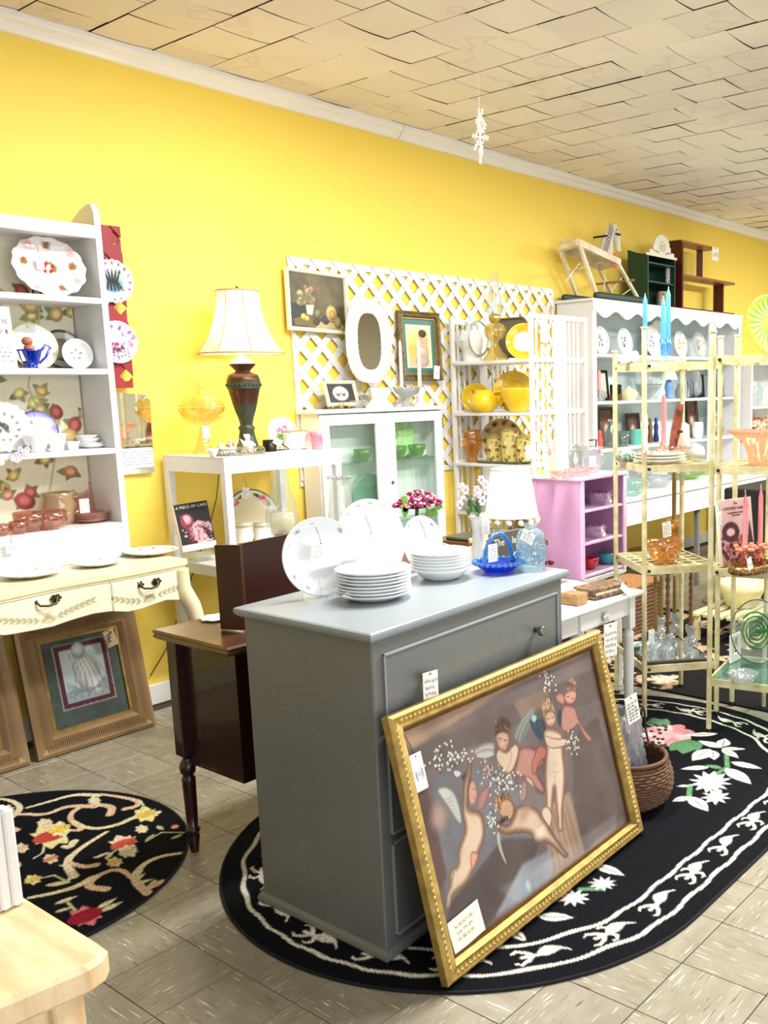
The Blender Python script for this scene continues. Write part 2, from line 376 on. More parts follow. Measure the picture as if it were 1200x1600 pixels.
# ---- floor: nine-inch vinyl tiles on a dark slab, each tile its own piece
T9 = .2286
n0 = at(290, 1469, z=0)
FL = struct(B().box(-3, -3.5, -.06, 12, WY+.1, -.004).build('floor', mat('floor_joint', (60, 52, 42), .8)))
def tile_mat():
    m = bpy.data.materials.new('vinyl_tile'); m.use_nodes = True; N = m.node_tree.nodes; L = m.node_tree.links; b = N['Principled BSDF']
    b.inputs['Roughness'].default_value = .33
    tc = N.new('ShaderNodeTexCoord'); oi = N.new('ShaderNodeObjectInfo'); add = N.new('ShaderNodeVectorMath'); add.operation = 'ADD'
    sc = N.new('ShaderNodeVectorMath'); sc.operation = 'SCALE'; sc.inputs['Scale'].default_value = 37
    cm = N.new('ShaderNodeCombineXYZ')
    for i in range(3): L.new(oi.outputs['Random'], cm.inputs[i])
    L.new(cm.outputs[0], sc.inputs[0]); L.new(tc.outputs['Object'], add.inputs[0]); L.new(sc.outputs[0], add.inputs[1])
    def streak(scale, lo, hi, vec):
        mp = N.new('ShaderNodeMapping'); mp.inputs['Scale'].default_value = vec; L.new(add.outputs[0], mp.inputs[0])
        n = N.new('ShaderNodeTexNoise'); n.inputs['Scale'].default_value = scale; n.inputs['Detail'].default_value = 2; L.new(mp.outputs[0], n.inputs['Vector'])
        r = N.new('ShaderNodeMapRange'); r.inputs[1].default_value = lo; r.inputs[2].default_value = hi; L.new(n.outputs['Fac'], r.inputs[0]); return r
    base = N.new('ShaderNodeMixRGB'); base.inputs[1].default_value = tuple(lin((138, 131, 113)))+(1,); base.inputs[2].default_value = tuple(lin((150, 144, 126)))+(1,)
    a = streak(9, .35, .65, (1, 2.5, 1)); L.new(a.outputs[0], base.inputs[0])
    m1 = N.new('ShaderNodeMixRGB'); m1.inputs[2].default_value = tuple(lin((226, 220, 200)))+(1,); L.new(base.outputs[0], m1.inputs[1]); s1 = streak(17, .66, .70, (.8, 13, 1)); L.new(s1.outputs[0], m1.inputs[0])
    m2 = N.new('ShaderNodeMixRGB'); m2.inputs[2].default_value = tuple(lin((84, 72, 54)))+(1,); L.new(m1.outputs[0], m2.inputs[1]); s2 = streak(15, .66, .70, (.8, 17, 1.3)); L.new(s2.outputs[0], m2.inputs[0])
    hs = N.new('ShaderNodeHueSaturation'); mr = N.new('ShaderNodeMapRange'); mr.inputs[3].default_value = .9; mr.inputs[4].default_value = 1.06
    L.new(oi.outputs['Random'], mr.inputs[0]); L.new(mr.outputs[0], hs.inputs['Value']); L.new(m2.outputs[0], hs.inputs['Color']); L.new(hs.outputs[0], b.inputs['Base Color'])
    n2 = N.new('ShaderNodeTexNoise'); n2.inputs['Scale'].default_value = 18; L.new(tc.outputs['Object'], n2.inputs['Vector']); bp = N.new('ShaderNodeBump')
    bp.inputs['Strength'].default_value = .12; bp.inputs['Distance'].default_value = .003; L.new(n2.outputs['Fac'], bp.inputs['Height']); L.new(bp.outputs[0], b.inputs['Normal'])
    return m
TM = tile_mat(); g = T9/2-.0011
cells = []
for i in range(-12, 50):
    for j in range(-28, 14):
        cx, cy = n0.x+(i+.5)*T9, n0.y+(j+.5)*T9
        if cy > WY-T9*.02 or cx > 11.9: continue
        u, v, dd = proj((cx, cy, 0))
        vis = dd > .3 and -90 < u < 1290 and 800 < v < 1720
        cells.append((-(F/dd) if vis else 9, cx, cy, (i+j) % 2))
cells.sort(); me = None
rest = B()
for k, (pr_, cx, cy, par) in enumerate(cells):
    y1 = min(g, WY-cy)
    if k < 300 and pr_ < 0:
        if me is None or y1 < g:
            o = B().box(-g, -g, -.004, g, y1, 0, .0008).build('tile', TM)
            if y1 >= g: me = o.data
        else:
            o = bpy.data.objects.new('tile', me); COL.objects.link(o)
        o.parent = FL; o.location = (cx, cy, 0)
        if y1 >= g: o.rotation_euler = (0, 0, PI/2*par+PI*random.choice((0, 1)))
    elif pr_ < 0 or (-1 < cx < 11 and -1 < cy):
        rest.box(cx-g, cy-g, -.004, cx+g, cy+y1, 0)
o = rest.build('tile', TM, FL, fix=False); o['kind'] = 'stuff'
# ---- ceiling: bowed twelve-inch fibre tiles laid in staggered rows
CL = struct(B().box(-3, -3.5, CZ+.0098, 12, WY+.1, CZ+.1).build('ceiling', mat('ceiling_void', (30, 22, 18), .9)))
def ceil_mat():
    m = bpy.data.materials.new('ceiling_fibre_tile'); m.use_nodes = True; N = m.node_tree.nodes; L = m.node_tree.links; b = N['Principled BSDF']
    b.inputs['Roughness'].default_value = .85; b.inputs['Specular IOR Level'].default_value = .2
    tc = N.new('ShaderNodeTexCoord'); oi = N.new('ShaderNodeObjectInfo'); ge = N.new('ShaderNodeNewGeometry')
    n = N.new('ShaderNodeTexNoise'); n.inputs['Scale'].default_value = .9; n.inputs['Detail'].default_value = 2; L.new(ge.outputs['Position'], n.inputs['Vector'])
    r = N.new('ShaderNodeValToRGB'); e = r.color_ramp.elements; e[0].position = .42; e[1].position = .6
    e[0].color = tuple(lin((228, 219, 210)))+(1,); e[1].color = tuple(lin((240, 234, 220)))+(1,); L.new(n.outputs['Fac'], r.inputs[0])
    # tide marks of old leaks
    n3 = N.new('ShaderNodeTexNoise'); n3.inputs['Scale'].default_value = 1.6; n3.inputs['Detail'].default_value = 6; L.new(ge.outputs['Position'], n3.inputs['Vector'])
    r3 = N.new('ShaderNodeValToRGB'); q = r3.color_ramp.elements; q[0].position = .57; q[0].color = (0, 0, 0, 1); q[1].position = .60; q[1].color = (0, 0, 0, 1)
    x = r3.color_ramp.elements.new(.585); x.color = (.22, .22, .22, 1); L.new(n3.outputs['Fac'], r3.inputs[0])
    mx = N.new('ShaderNodeMixRGB'); mx.inputs[2].default_value = tuple(lin((176, 150, 120)))+(1,); L.new(r3.outputs[0], mx.inputs[0]); L.new(r.outputs[0], mx.inputs[1])
    hs = N.new('ShaderNodeHueSaturation'); mr = N.new('ShaderNodeMapRange'); mr.inputs[3].default_value = .94; mr.inputs[4].default_value = 1.04
    L.new(oi.outputs['Random'], mr.inputs[0]); L.new(mr.outputs[0], hs.inputs['Value']); L.new(mx.outputs[0], hs.inputs['Color']); L.new(hs.outputs[0], b.inputs['Base Color'])
    n2 = N.new('ShaderNodeTexNoise'); n2.inputs['Scale'].default_value = 40; L.new(tc.outputs['Object'], n2.inputs['Vector']); bp = N.new('ShaderNodeBump')
    bp.inputs['Strength'].default_value = .3; bp.inputs['Distance'].default_value = .002; L.new(n2.outputs['Fac'], bp.inputs['Height']); L.new(bp.outputs[0], b.inputs['Normal'])
    return m
CM = ceil_mat(); TW, TL = .288, .294
def bowed(k):
    """a thin tile whose ends curl away from the battens along x"""
    b = B(); n = 6; hw, hl = TW/2-.0024, TL/2-.0020; cur = [.003, .0045, .0055, .004][k]; rows = []
    top = []; bot = []
    for i in range(n+1):
        t = i/n*2-1; z = -.004-cur*(1-t*t)+[0, .002, -.002, 0][k]*t; bot.append((t*hw, z))
    rings = [[(x, -hl, z), (x, hl, z), (x, hl, z+.0055), (x, -hl, z+.0055)] for x, z in bot]
    b.loft(rings, False, True); b.dark = [i for i, f in enumerate(b.f) if sum(1 for q in f if b.v[q][2] > min(b.v[w][2] for w in f)+.0047) > 0]; return b
EDGE = mat('tile_edge', (44, 32, 24), .9)
variants = []
for k in range(4):
    b = bowed(k); m_ = b.build('tile', CM, fix=False).data; m_.materials.append(EDGE)
    for i in b.dark: m_.polygons[i].material_index = 1
    variants.append(m_)
for q in [o for o in bpy.data.objects if o.data in variants]: bpy.data.objects.remove(q)
cells = []
x0c = 1.992
for i in range(-8, 32):
    for j in range(-1, 26):
        cx = x0c+(i+.5)*TW; cy = WY+.06-(j+.5)*TL-(TL/2 if i % 2 else 0)
        y1 = cy+TL/2
        u, v, dd = proj((cx, cy, CZ)); vis = dd > .3 and -110 < u < 1310 and -150 < v < 420
        if cx > 11.8 or cy > WY+.1: continue
        cells.append((dd if vis else 99+i*.01, cx, cy, vis))
cells.sort(key=lambda c: c[0]); rest = B(); cnt = 0; edge_i = []
for dd, cx, cy, vis in cells:
    k = random.choice((0, 0, 0, 1, 1, 2, 3)); jz = CZ+.004+random.uniform(-.0006, .0008)+(.002 if random.random() < .03 else 0)
    if vis and cnt < 300:
        o = bpy.data.objects.new('tile', variants[k]); COL.objects.link(o); o.parent = CL; o.location = (cx, cy, jz); cnt += 1
        o.rotation_euler = (random.uniform(-.006, .006), random.uniform(-.004, .004), 0)
    elif vis or cy > -1:
        n = len(rest.v); mm = variants[k]; edge_i += [len(rest.f)+q for q, p_ in enumerate(mm.polygons) if p_.material_index]; rest.add([(p.co.x+cx, p.co.y+cy, p.co.z+jz) for p in mm.vertices], [tuple(p.vertices) for p in mm.polygons])
o = rest.build('tile', CM, CL, fix=False); o['kind'] = 'stuff'; o.data.materials.append(EDGE)
for i in edge_i: o.data.polygons[i].material_index = 1

# ================================================================= RUGS
CRM = (238, 232, 214); NAVY = (6, 8, 16)
def fl(u, v, z=.014):
    p = at(u, v, z=z); return (p.x, p.y)
ca, cb, RR, cyy = 2.17, 3.0, .80, 1.93
def stad(S, T): return np.hypot(S-np.clip(S, ca, cb), T-cyy)
def paint_oval(P):
    P.C[:] = NAVY; d = stad(P.S, P.T); wob = .004*np.sin(P.S*37)+.003*np.sin(P.T*51)
    for rr in (.735, .625):
        a = np.clip((.0085-np.abs(d+wob-rr))/.003, 0, 1)[..., None]; P.C = P.C*(1-a)+np.array(CRM)*a
    # border sprigs every 20 cm
    Ls = (cb-ca); per = 2*Ls+2*PI*.68; nmo = 28
    for k in range(nmo):
        s = per*k/nmo
        if s < Ls: x, y, tx, ty = ca+s, cyy-.68, 1, 0
        elif s < Ls+PI*.68: a = (s-Ls)/.68-PI/2; x, y, tx, ty = cb+.68*math.cos(a), cyy+.68*math.sin(a), -math.sin(a), math.cos(a)
        elif s < 2*Ls+PI*.68: x, y, tx, ty = cb-(s-Ls-PI*.68), cyy+.68, -1, 0
        else: a = (s-2*Ls-PI*.68)/.68+PI/2; x, y, tx, ty = ca+.68*math.cos(a), cyy+.68*math.sin(a), -math.sin(a), math.cos(a)
        def q(a_, b_): return (x+tx*a_-ty*b_, y+ty*a_+tx*b_)
        c = CRM; P.leaf(q(-.005, 0), q(.075, .012), .5, c, .08)
        P.line([q(.07, .008), q(.085, .0), q(.09, -.006)], .004, c, .002)
        P.line([q(.0, 0), q(-.02, .0), q(-.045, 0)], .006, c)
        for sg in (1, -1): P.line([q(-.015, 0), q(-.03, sg*.018), q(-.052, sg*.03), q(-.066, sg*.022)], .008, c, .003)
        if k % 2:
            for sg in (1, -1): P.line([q(.0, 0), q(.012, sg*.022), q(.0, sg*.036), q(-.012, sg*.034)], .007, c, .003)
    def m(x, y): return fl(800+x/3, 1080+y/3)
    WH = (240, 238, 226); GR = (92, 138, 96); PK = (226, 168, 166)
    for l in [((1005, 290), (1010, 345)), ((1010, 345), (950, 385)), ((835, 430), (830, 480)), ((960, 440), (960, 480)), ((420, 915), (320, 915)), ((660, 120), (700, 175))]:
        P.line([m(*l[0]), m(*l[1])], .010, GR)
    c0 = m(720, 195); P.blob(c0[0], c0[1], .13, .08, .6, PK, soft=.2)
    for a in range(9):
        P.blob(c0[0]+.10*math.cos(a*.7), c0[1]+.075*math.sin(a*.7), .045, .032, a, (235, 190, 186) if a % 2 else (214, 140, 146))
    for p, q, k in [((830, 220), (870, 270), .7), ((820, 225), (740, 270), .6), ((830, 215), (800, 285), .6), ((700, 160), (660, 115), .8), ((690, 150), (725, 120), .8), ((985, 352), (905, 335), .5)]: P.leaf(m(*p), m(*q), k, GR)
    for p, q, k in [((985, 255), (872, 222), .45), ((985, 250), (1000, 212), .6), ((985, 258), (1096, 262), .35), ((985, 260), (1062, 304), .4), ((930, 262), (845, 316), .5), ((940, 268), (948, 312), .5), ((925, 345), (790, 355), .35), ((1026, 322), (1174, 354), .38), ((1002, 350), (1122, 426), .4), ((830, 485), (750, 506), .5), ((832, 482), (920, 553), .45), ((830, 432), (772, 436), .45), ((965, 190), (800, 198), .3),
                    ((390, 800), (527, 852), .4), ((120, 1042), (292, 1048), .42), ((-10, 1105), (66, 1158), .45), ((-120, 1170), (-60, 1120), .5)]: (P.leaf(m(*p), m(*q), k, WH), P.line([m(p[0]*.85+q[0]*.15, p[1]*.85+q[1]*.15), m(p[0]*.25+q[0]*.75, p[1]*.25+q[1]*.75)], .0022, (70, 66, 60)))
    for (cx, cy, r, n) in [(930, 415, 105, 12), (955, 485, 75, 9), (425, 890, 70, 10), (285, 955, 85, 10), (-40, 1010, 90, 10)]:
        for a in range(n):
            an = 2*PI*a/n+.2; ctr = m(cx, cy); pp = m(cx+r*math.cos(an), cy+r*.5*math.sin(an)); P.leaf(ctr, pp, .30, WH)
    P.grain(.25)
def rug(name, label, paint, mask, box, step, edge, th=.005, z0=0.0):
    nu = int((box[2]-box[0])/step)+1; nv = int((box[3]-box[1])/step)+1
    t = thing(name, label, 'rug', ((box[0]+box[2])/2, (box[1]+box[3])/2, z0)); cx, cy = t.location.x, t.location.y
    sheet('pile', PILE, lambda S, T: (S-cx, T-cy, th+.0012*RNG.rand(*S.shape)), nu, nv, (box[2]-box[0], box[3]-box[1]), paint, t, origin=(box[0], box[1]), mask=mask)
    b = B(); b.tube([(x-cx, y-cy, .004) for x, y in edge], .0045, 6, True); b.build('bound_edge', mat('rug_edge', NAVY, .95, bump=.6, bscale=200), t)
    return t
ed = [(ca+RR*math.cos(a)+(cb-ca if math.cos(a) > 1e-9 else 0), cyy+RR*math.sin(a)) for a in [2*PI*(i+.5)/90 for i in range(90)]]
rug('oval_rug', 'large black oval hooked rug with white lilies under the grey dresser', paint_oval, lambda S, T: stad(S, T) < RR-.002, (ca-RR-.01, cyy-RR-.01, cb+RR+.01, cyy+RR+.01), .005, ed)
def paint_round(P):
    P.C[:] = NAVY
    def m(x, y): return fl(x/2.857, 940+y/2.857)
    C1 = (226, 214, 176); C2 = (222, 190, 160)
    vines = [[(0, 870), (60, 880), (95, 910), (60, 950), (0, 970)], [(0, 960), (90, 935), (200, 945), (300, 900), (420, 905)], [(120, 910), (230, 880), (330, 850), (440, 855)], [(310, 1010), (380, 1012), (300, 960), (340, 910), (430, 895), (505, 905), (490, 940)], [(330, 970), (400, 1008), (520, 990), (600, 950), (700, 932)], [(450, 850), (540, 862), (625, 880), (610, 905), (560, 915)], [(475, 1018), (400, 1062), (330, 1110), (290, 1160), (330, 1215)], [(300, 1150), (370, 1175), (425, 1165)], [(805, 1112), (700, 1128), (625, 1170), (590, 1230), (660, 1290)], [(645, 1282), (580, 1210), (520, 1178), (430, 1212), (380, 1262), (472, 1272)], [(130, 1310), (230, 1292), (340, 1262), (410, 1222)], [(-100, 1000), (20, 990), (70, 1010)], [(280, 1080), (310, 1090), (330, 1060)], [(690, 1235), (660, 1270), (720, 1240)]]
    for i, v in enumerate(vines):
        # smooth the polyline
        pts = [m(*p) for p in v]
        for _ in range(2):
            n = [pts[0]]
            for a, b in zip(pts, pts[1:]): n += [(.75*a[0]+.25*b[0], .75*a[1]+.25*b[1]), (.25*a[0]+.75*b[0], .25*a[1]+.75*b[1])]
            pts = n+[pts[-1]]
        P.line(pts, .007, C1 if i % 2 == 0 else C2, .015)
    for v in [[(420, 1130), (500, 1110), (600, 1040)], [(650, 1060), (720, 1020), (820, 1020)], [(150, 1230), (240, 1210), (300, 1240)], [(300, 1330), (340, 1370), (400, 1400)], [(600, 950), (640, 900), (625, 880)], [(200, 1060), (190, 1110), (150, 1135)]]: P.line([m(*p) for p in v], .004, (214, 214, 180))
    for p, q in [((200, 1255), (320, 1240)), ((300, 1240), (320, 1210)), ((240, 1340), (350, 1300)), ((240, 1375), (330, 1350)), ((440, 1375), (550, 1325)), ((430, 1360), (520, 1310)), ((650, 1060), (690, 1025)), ((760, 1050), (820, 1025)), ((700, 990), (730, 1010)), ((420, 1135), (490, 1105)), ((470, 1140), (505, 1105)), ((590, 1225), (640, 1180)), ((590, 1240), (650, 1200)), ((600, 1250), (690, 1225)), ((290, 1150), (340, 1100)), ((300, 1170), (260, 1165)), ((-60, 1250), (40, 1300)), ((80, 1150), (60, 1200))]: P.leaf(m(*p), m(*q), .35, (216, 210, 170))
    fls = [(225, 1035, 95, (232, 220, 160), (190, 70, 62)), (550, 1070, 70, (236, 206, 176), (206, 90, 70)), (650, 940, 60, (232, 220, 150), (214, 190, 90)), (378, 1392, 80, (206, 120, 120), (150, 24, 48)), (632, 1005, 34, C1, C1), (510, 1152, 40, C1, (214, 190, 90)), (225, 1137, 38, C1, (200, 130, 110)), (145, 1230, 40, C1, (214, 190, 90)), (780, 995, 22, (196, 60, 60), C1), (420, 880, 34, C1, C1), (570, 1105, 50, (226, 220, 190), C1), (265, 1005, 60, (236, 226, 180), (230, 200, 90)), (90, 1090, 40, C1, C2), (30, 920, 40, C1, C2), (200, 980, 40, C1, C1), (-80, 1100, 60, C1, (190, 70, 62)), (-120, 1300, 60, C2, C1)]
    for cx, cy, r, c1, c2 in fls:
        ctr = m(cx, cy)
        for a in range(7):
            an = 2*PI*a/7+cx; P.leaf(ctr, m(cx+r*math.cos(an), cy+r*.62*math.sin(an)), .5, c1)
        P.blob(ctr[0], ctr[1], r*.0006, r*.00045, 0, c2)
    P.grain(.25)
rcx, rcy, rr_ = 1.10, 3.06, .62
rug('round_rug', 'round black rug with cream scrolling vines and red blossoms beside the brown desk leg', paint_round, lambda S, T: np.hypot(S-rcx, T-rcy) < rr_-.002, (rcx-rr_-.01, rcy-rr_-.01, rcx+rr_+.01, rcy+rr_+.01), .005, [(rcx+rr_*math.cos(2*PI*i/72), rcy+rr_*math.sin(2*PI*i/72)) for i in range(72)])
def paint_back(P):
    P.C[:] = (24, 20, 22); r = random.Random(3)
    for k in range(120):
        cx, cy = r.uniform(3.0, 5.3), r.uniform(2.2, 3.35); c = r.choice([(206, 180, 146), (190, 160, 128), (214, 196, 170)])
        for a in range(5): P.leaf((cx, cy), (cx+r.uniform(.05, .15)*math.cos(a*1.3+cx*9), cy+r.uniform(.04, .11)*math.sin(a*1.3+cx*9)), .4, c, r.uniform(-.2, .2))
    P.grain(.2)
e4 = [(3.0, 2.84), (3.0, 3.4), (5.3, 3.4), (5.3, 2.3), (4.0, 2.3), (3.75, 2.5)]
b0 = (3.1, 2.62, 5.3, 3.42)
rug('runner_rug', 'black rug with dense beige floral pattern behind the oval rug', paint_back, None, (3.0, 2.78, 5.4, 3.5), .012, [(3.0, 2.78), (5.4, 2.78), (5.4, 3.5), (3.0, 3.5)], .008)
rug('runner_rug', 'dark and beige flowered rug end beneath the cream metal stands, by the picture edge', lambda P: (paint_back(P)), None, (3.86, 1.55, 5.4, 2.76), .012, [(3.86, 1.55), (5.4, 1.55), (5.4, 2.76), (3.86, 2.76)], .008)
# ================================================================= GENERIC PIECES
def plate(name, label, cat, c, r, paint=None, yaw=0, tilt=None, group=None, m=None, depth=.12, scal=0, ns=12, sx=1, nr=12, seg=48, base=(232, 236, 236), parent=None, th=.003, roll=0):
    """round dish; tilt None = lying flat, else leaning back by tilt degrees and facing -y turned by yaw"""
    rr = np.linspace(0, 1, nr+1); th_ = np.linspace(0, 2*PI, seg, endpoint=False); A, Q = np.meshgrid(rr, th_, indexing='ij')
    sc = 1+scal*np.cos(ns*Q)*A**2; X = r*A*np.cos(Q)*sc*sx; Y = r*A*np.sin(Q)*sc
    Z = r*depth*np.clip((A-.55)/.45, 0, 1)**1.3
    P = Paint(X, Y, base); P.px = r/nr; paint and paint(P, r)
    i = np.arange((nr+1)*seg).reshape(nr+1, seg); j = np.roll(i, -1, 1); q = np.stack([i[:-1], i[1:], j[1:], j[:-1]], -1).reshape(-1, 4)
    co = np.stack([X, Y, Z], -1).reshape(-1, 3)
    rot = (0, 0, math.radians(yaw)) if tilt is None else (math.radians(90-tilt), math.radians(roll), math.radians(-yaw))
    o = grid_obj(name, m or GLOSSP, co, q, lin(P.C.reshape(-1, 3)), parent, th, True, c, rot, -1)
    if cat: tag(o, label, cat, group)
    return o
def settle(o, z):
    """rest a tilted dish on the surface at height z"""
    m = o.rotation_euler.to_matrix(); row = np.array(m)[2]; co = np.empty(len(o.data.vertices)*3, np.float32); o.data.vertices.foreach_get('co', co); co = co.reshape(-1, 3)
    lo = min((co @ row).min(), ((co-np.array([0, 0, .004])) @ row).min()); o.location.z = z-lo+.0015; return o
def leanplate(name, label, cat, u, y, z, r, paint=None, yaw=8, tilt=12, **k):
    c = on(u, y, z+r*math.cos(math.radians(tilt)))+Vector((0, 0, .004)); return settle(plate(name, label, cat, c, r, paint, yaw, tilt, **k), z)
def sprigs(n, rad, col, s=.05, col2=None, seed=1, rim=None, centre=None):
    def f(P, r):
        rd = random.Random(seed)
        if rim:
            d = np.hypot(P.S, P.T)/r; a = np.clip((d-.93)/.02, 0, 1)[..., None]; P.C = P.C*(1-a)+np.array(rim)*a
        for k in range(n):
            a = 2*PI*k/n+.3; x, y = r*rad*math.cos(a), r*rad*math.sin(a); P.blob(x, y, r*s, r*s*.8, a, col, soft=.6)
            if col2: P.blob(x+r*s, y+r*s*.6, r*s*.6, r*s*.5, a, col2, soft=.6)
        if centre:
            for k in range(9): P.blob(r*rd.uniform(-.22, .22), r*rd.uniform(-.16, .2), r*.1, r*.07, k, centre if k % 3 else (90, 130, 70), soft=.5)
    return f
def LZ(name, label, cat, loc, prof, m, group=None, n=20, k=None, parts=(), flute=0, nf=0, smooth=True, main=None, th=.0, sx=1, sy=1, rz=0):
    """turned or blown object, profile (radius, height) in photograph pixels at its place"""
    k = k or mpp(loc); sc = lambda pr: [(max(r*k, .0004), h*k) for r, h in pr]
    if not parts:
        o = B().lathe(sc(prof), n=n, flute=flute, nf=nf, sx=sx, sy=sy).build(name, m, loc=loc, rot=(0, 0, rz)); return tag(o, label, cat, group)
    t = thing(name, label, cat, loc, rz, group)
    B().lathe(sc(prof), n=n, flute=flute, nf=nf, sx=sx, sy=sy).build(main or 'body', m, t)
    for pn, pp, pm in parts:
        if callable(pp): b = B(); pp(b, k); b.build(pn, pm, t)
        else: B().lathe(sc(pp), n=n).build(pn, pm, t)
    return t
def price_tag(label, loc, w=.035, h=.055, yaw=10, roll=0, tilt=0, string=None, seed=1, rows=5, col=(247, 246, 240), ink=(120, 122, 150), name='price_tag', cat='tag', dens=1):
    t = thing(name, label, cat, loc)
    rot = Matrix.Rotation(math.radians(-yaw), 4, 'Z') @ Matrix.Rotation(math.radians(-tilt), 4, 'X') @ Matrix.Rotation(math.radians(roll), 4, 'Y')
    def pt(P):
        P.C[:] = col; rows and scribble(P, .1*w, .92*w, .08*h, .78*h, rows, ink, w*.014, seed); P.blob(w/2, h*.92, w*.06, w*.06, 0, (90, 80, 70))
    o = sheet('card', SATINP, lambda S, T: (S-w/2, 0*S, T-h), 30, 42, (w, h), pt, t, thick=.0008)
    o.rotation_euler = rot.to_euler()
    if string is not None:
        s = Vector(string)-Vector(loc); q = rot @ Vector((0, 0, -h*.08))
        B().tube([q, (q+s)*.5+Vector((.002, -.003, -.003)), s], .0008, 5).build('string', STRING, t)
    return t
def frame(name, label, w, h, fw, fd, matf, paint, loc, rot=(0, 0, 0), group=None, cat='picture', inner=None, step=.004, innermat=None, back=True, deco=None):
    """picture frame of four mitred rails standing on its lower edge, facing -y"""
    t = thing(name, label, cat, loc); t.rotation_euler = rot; t['group'] = group if group else ''
    if not group: del t['group']
    pf = [(0, 0), (0, -fd*.75), (fw*.18, -fd), (fw*.5, -fd*.8), (fw*.8, -fd*.95), (fw, -fd*.45), (fw, 0)]
    cs = [(-w/2, 0, 1, 1), (w/2, 0, -1, 1), (w/2, h, -1, -1), (-w/2, h, 1, -1)]
    for k in range(4):
        a, b = cs[k], cs[(k+1) % 4]
        r1 = [(a[0]+a[2]*p, d, a[1]+a[3]*p) for p, d in pf]; r2 = [(b[0]+b[2]*p, d, b[1]+b[3]*p) for p, d in pf]
        B().loft([r1, r2], False, True).build('frame_rail', matf, t)
    iw, ih = w-2*fw, h-2*fw
    if deco: deco(t, w, h, fw, fd)
    if inner:
        b = B(); li = inner
        for (x0, z0, x1, z1) in ((-iw/2, fw, iw/2, fw+li), (-iw/2, h-fw-li, iw/2, h-fw), (-iw/2, fw+li, -iw/2+li, h-fw-li), (iw/2-li, fw+li, iw/2, h-fw-li)): b.box(x0, -fd*.4, z0, x1, -fd*.15, z1)
        b.build('inner_slip', innermat or GOLD, t)
    sheet('print', SATINP, lambda S, T: (S-iw/2, 0*S-fd*.14, T+fw), int(iw/step)+2, int(ih/step)+2, (iw, ih), paint, t)
    if back: B().box(-iw/2-fw*.5, -fd*.1, fw*.5, iw/2+fw*.5, 0, h-fw*.5).build('backing', mat('board_back', (110, 86, 60), .8), t)
    return t
def easel(loc, s, yaw=0, m=BLACKM, label='small wire plate easel', group=None):
    b = B()
    for sg in (-1, 1):
        b.tube([(sg*s*.35, -s*.28, s*.18), (sg*s*.35, -s*.30, .003), (sg*s*.35, s*.1, .003), (sg*s*.3, s*.12, s*.8)], s*.02, 5)
    b.tube([(-s*.35, s*.1, .003), (s*.35, s*.1, .003)], s*.02, 5)
    o = b.build('plate_easel', m, loc=loc, rot=(0, 0, math.radians(-yaw))); return tag(o, label, 'stand', group)

# ================================================================= GREY DRESSER
DK = .0836
SHR = Matrix(((1, 0, 0, 0), (DK, 1, 0, 0), (0, 0, 1, 0), (0, 0, 0, 1)))
D0 = Vector((1.527, 1.683, 0))
dr = thing('dresser', 'grey painted dresser with moulded top standing on the oval rug', 'dresser', D0)
def dz(v, u=676): return at(u, v, y=1.70).z
DW, DD, DT = .90, .51, .88
b = B().box(0, 0, .03, DW, DD, .853, .004); b.xf(SHR).build('carcass', GREY, dr)
b = B(); b.prism([(0, 0), (.006, -.006), (.012, -.018), (.012, -.028), (0, -.028)], (0, 1), lambda a, c, t: (0, 0, 0)); b = B()
def ring_box(b, x0, y0, x1, y1, steps):
    rings = [[(x0-o, y0-o, z), (x1+o, y0-o, z), (x1+o, y1+o, z), (x0-o, y1+o, z)] for o, z in steps]; return b.loft(rings, False, True)
ring_box(B(), 0, 0, DW, DD, [(-.002, .852), (.010, .854), (.018, .862), (.020, .870), (.018, .877), (.012, .880)]).xf(SHR).build('top', GREYLIT, dr)
ring_box(B(), 0, 0, DW, DD, [(.012, .0075), (.014, .014), (.011, .024), (.004, .034)]).xf(SHR).build('base_moulding', GREY, dr)
rows = [(.625, .815), (.335, .605), (.055, .315)]
for i, (z0, z1) in enumerate(rows):
    b = B().box(.035, -.004, z0, DW-.035, .01, z1, .003)
    d = b.xf(SHR).build('drawer', mat('grey_drawer', (112, 116, 116), .4, var=.06, vscale=3, bump=.2, bscale=60), dr)
    b = B()
    for (x0, a0, x1, a1) in ((.035, z0, DW-.035, z0+.006), (.035, z1-.006, DW-.035, z1), (.035, z0, .041, z1), (DW-.041, z0, DW-.035, z1)): b.box(x0, -.009, a0, x1, -.003, a1, .001)
    b.xf(SHR).build('bead', GREYLIT, d)
    for kx in (.19, .73):
        kb = B().lathe([(.004, 0), (.009, 0), (.007, .01), (.012, .016), (.0165, .022), (.0165, .03), (.012, .036), (.0004, .037)], n=16)
        kb.xf(Matrix.Translation((kx, -.004+DK*kx, (z0+z1)/2)) @ Matrix.Rotation(PI/2, 4, 'X')); kb.build('knob', mat('silver_grey_knob', (120, 122, 124), .3, .6), d)
price_tag('white tag hanging from the left drawer knob of the grey dresser', at(672, 1050, y=1.655), .048, .075, 10, string=at(676, 1042, y=1.675), seed=4, rows=3)

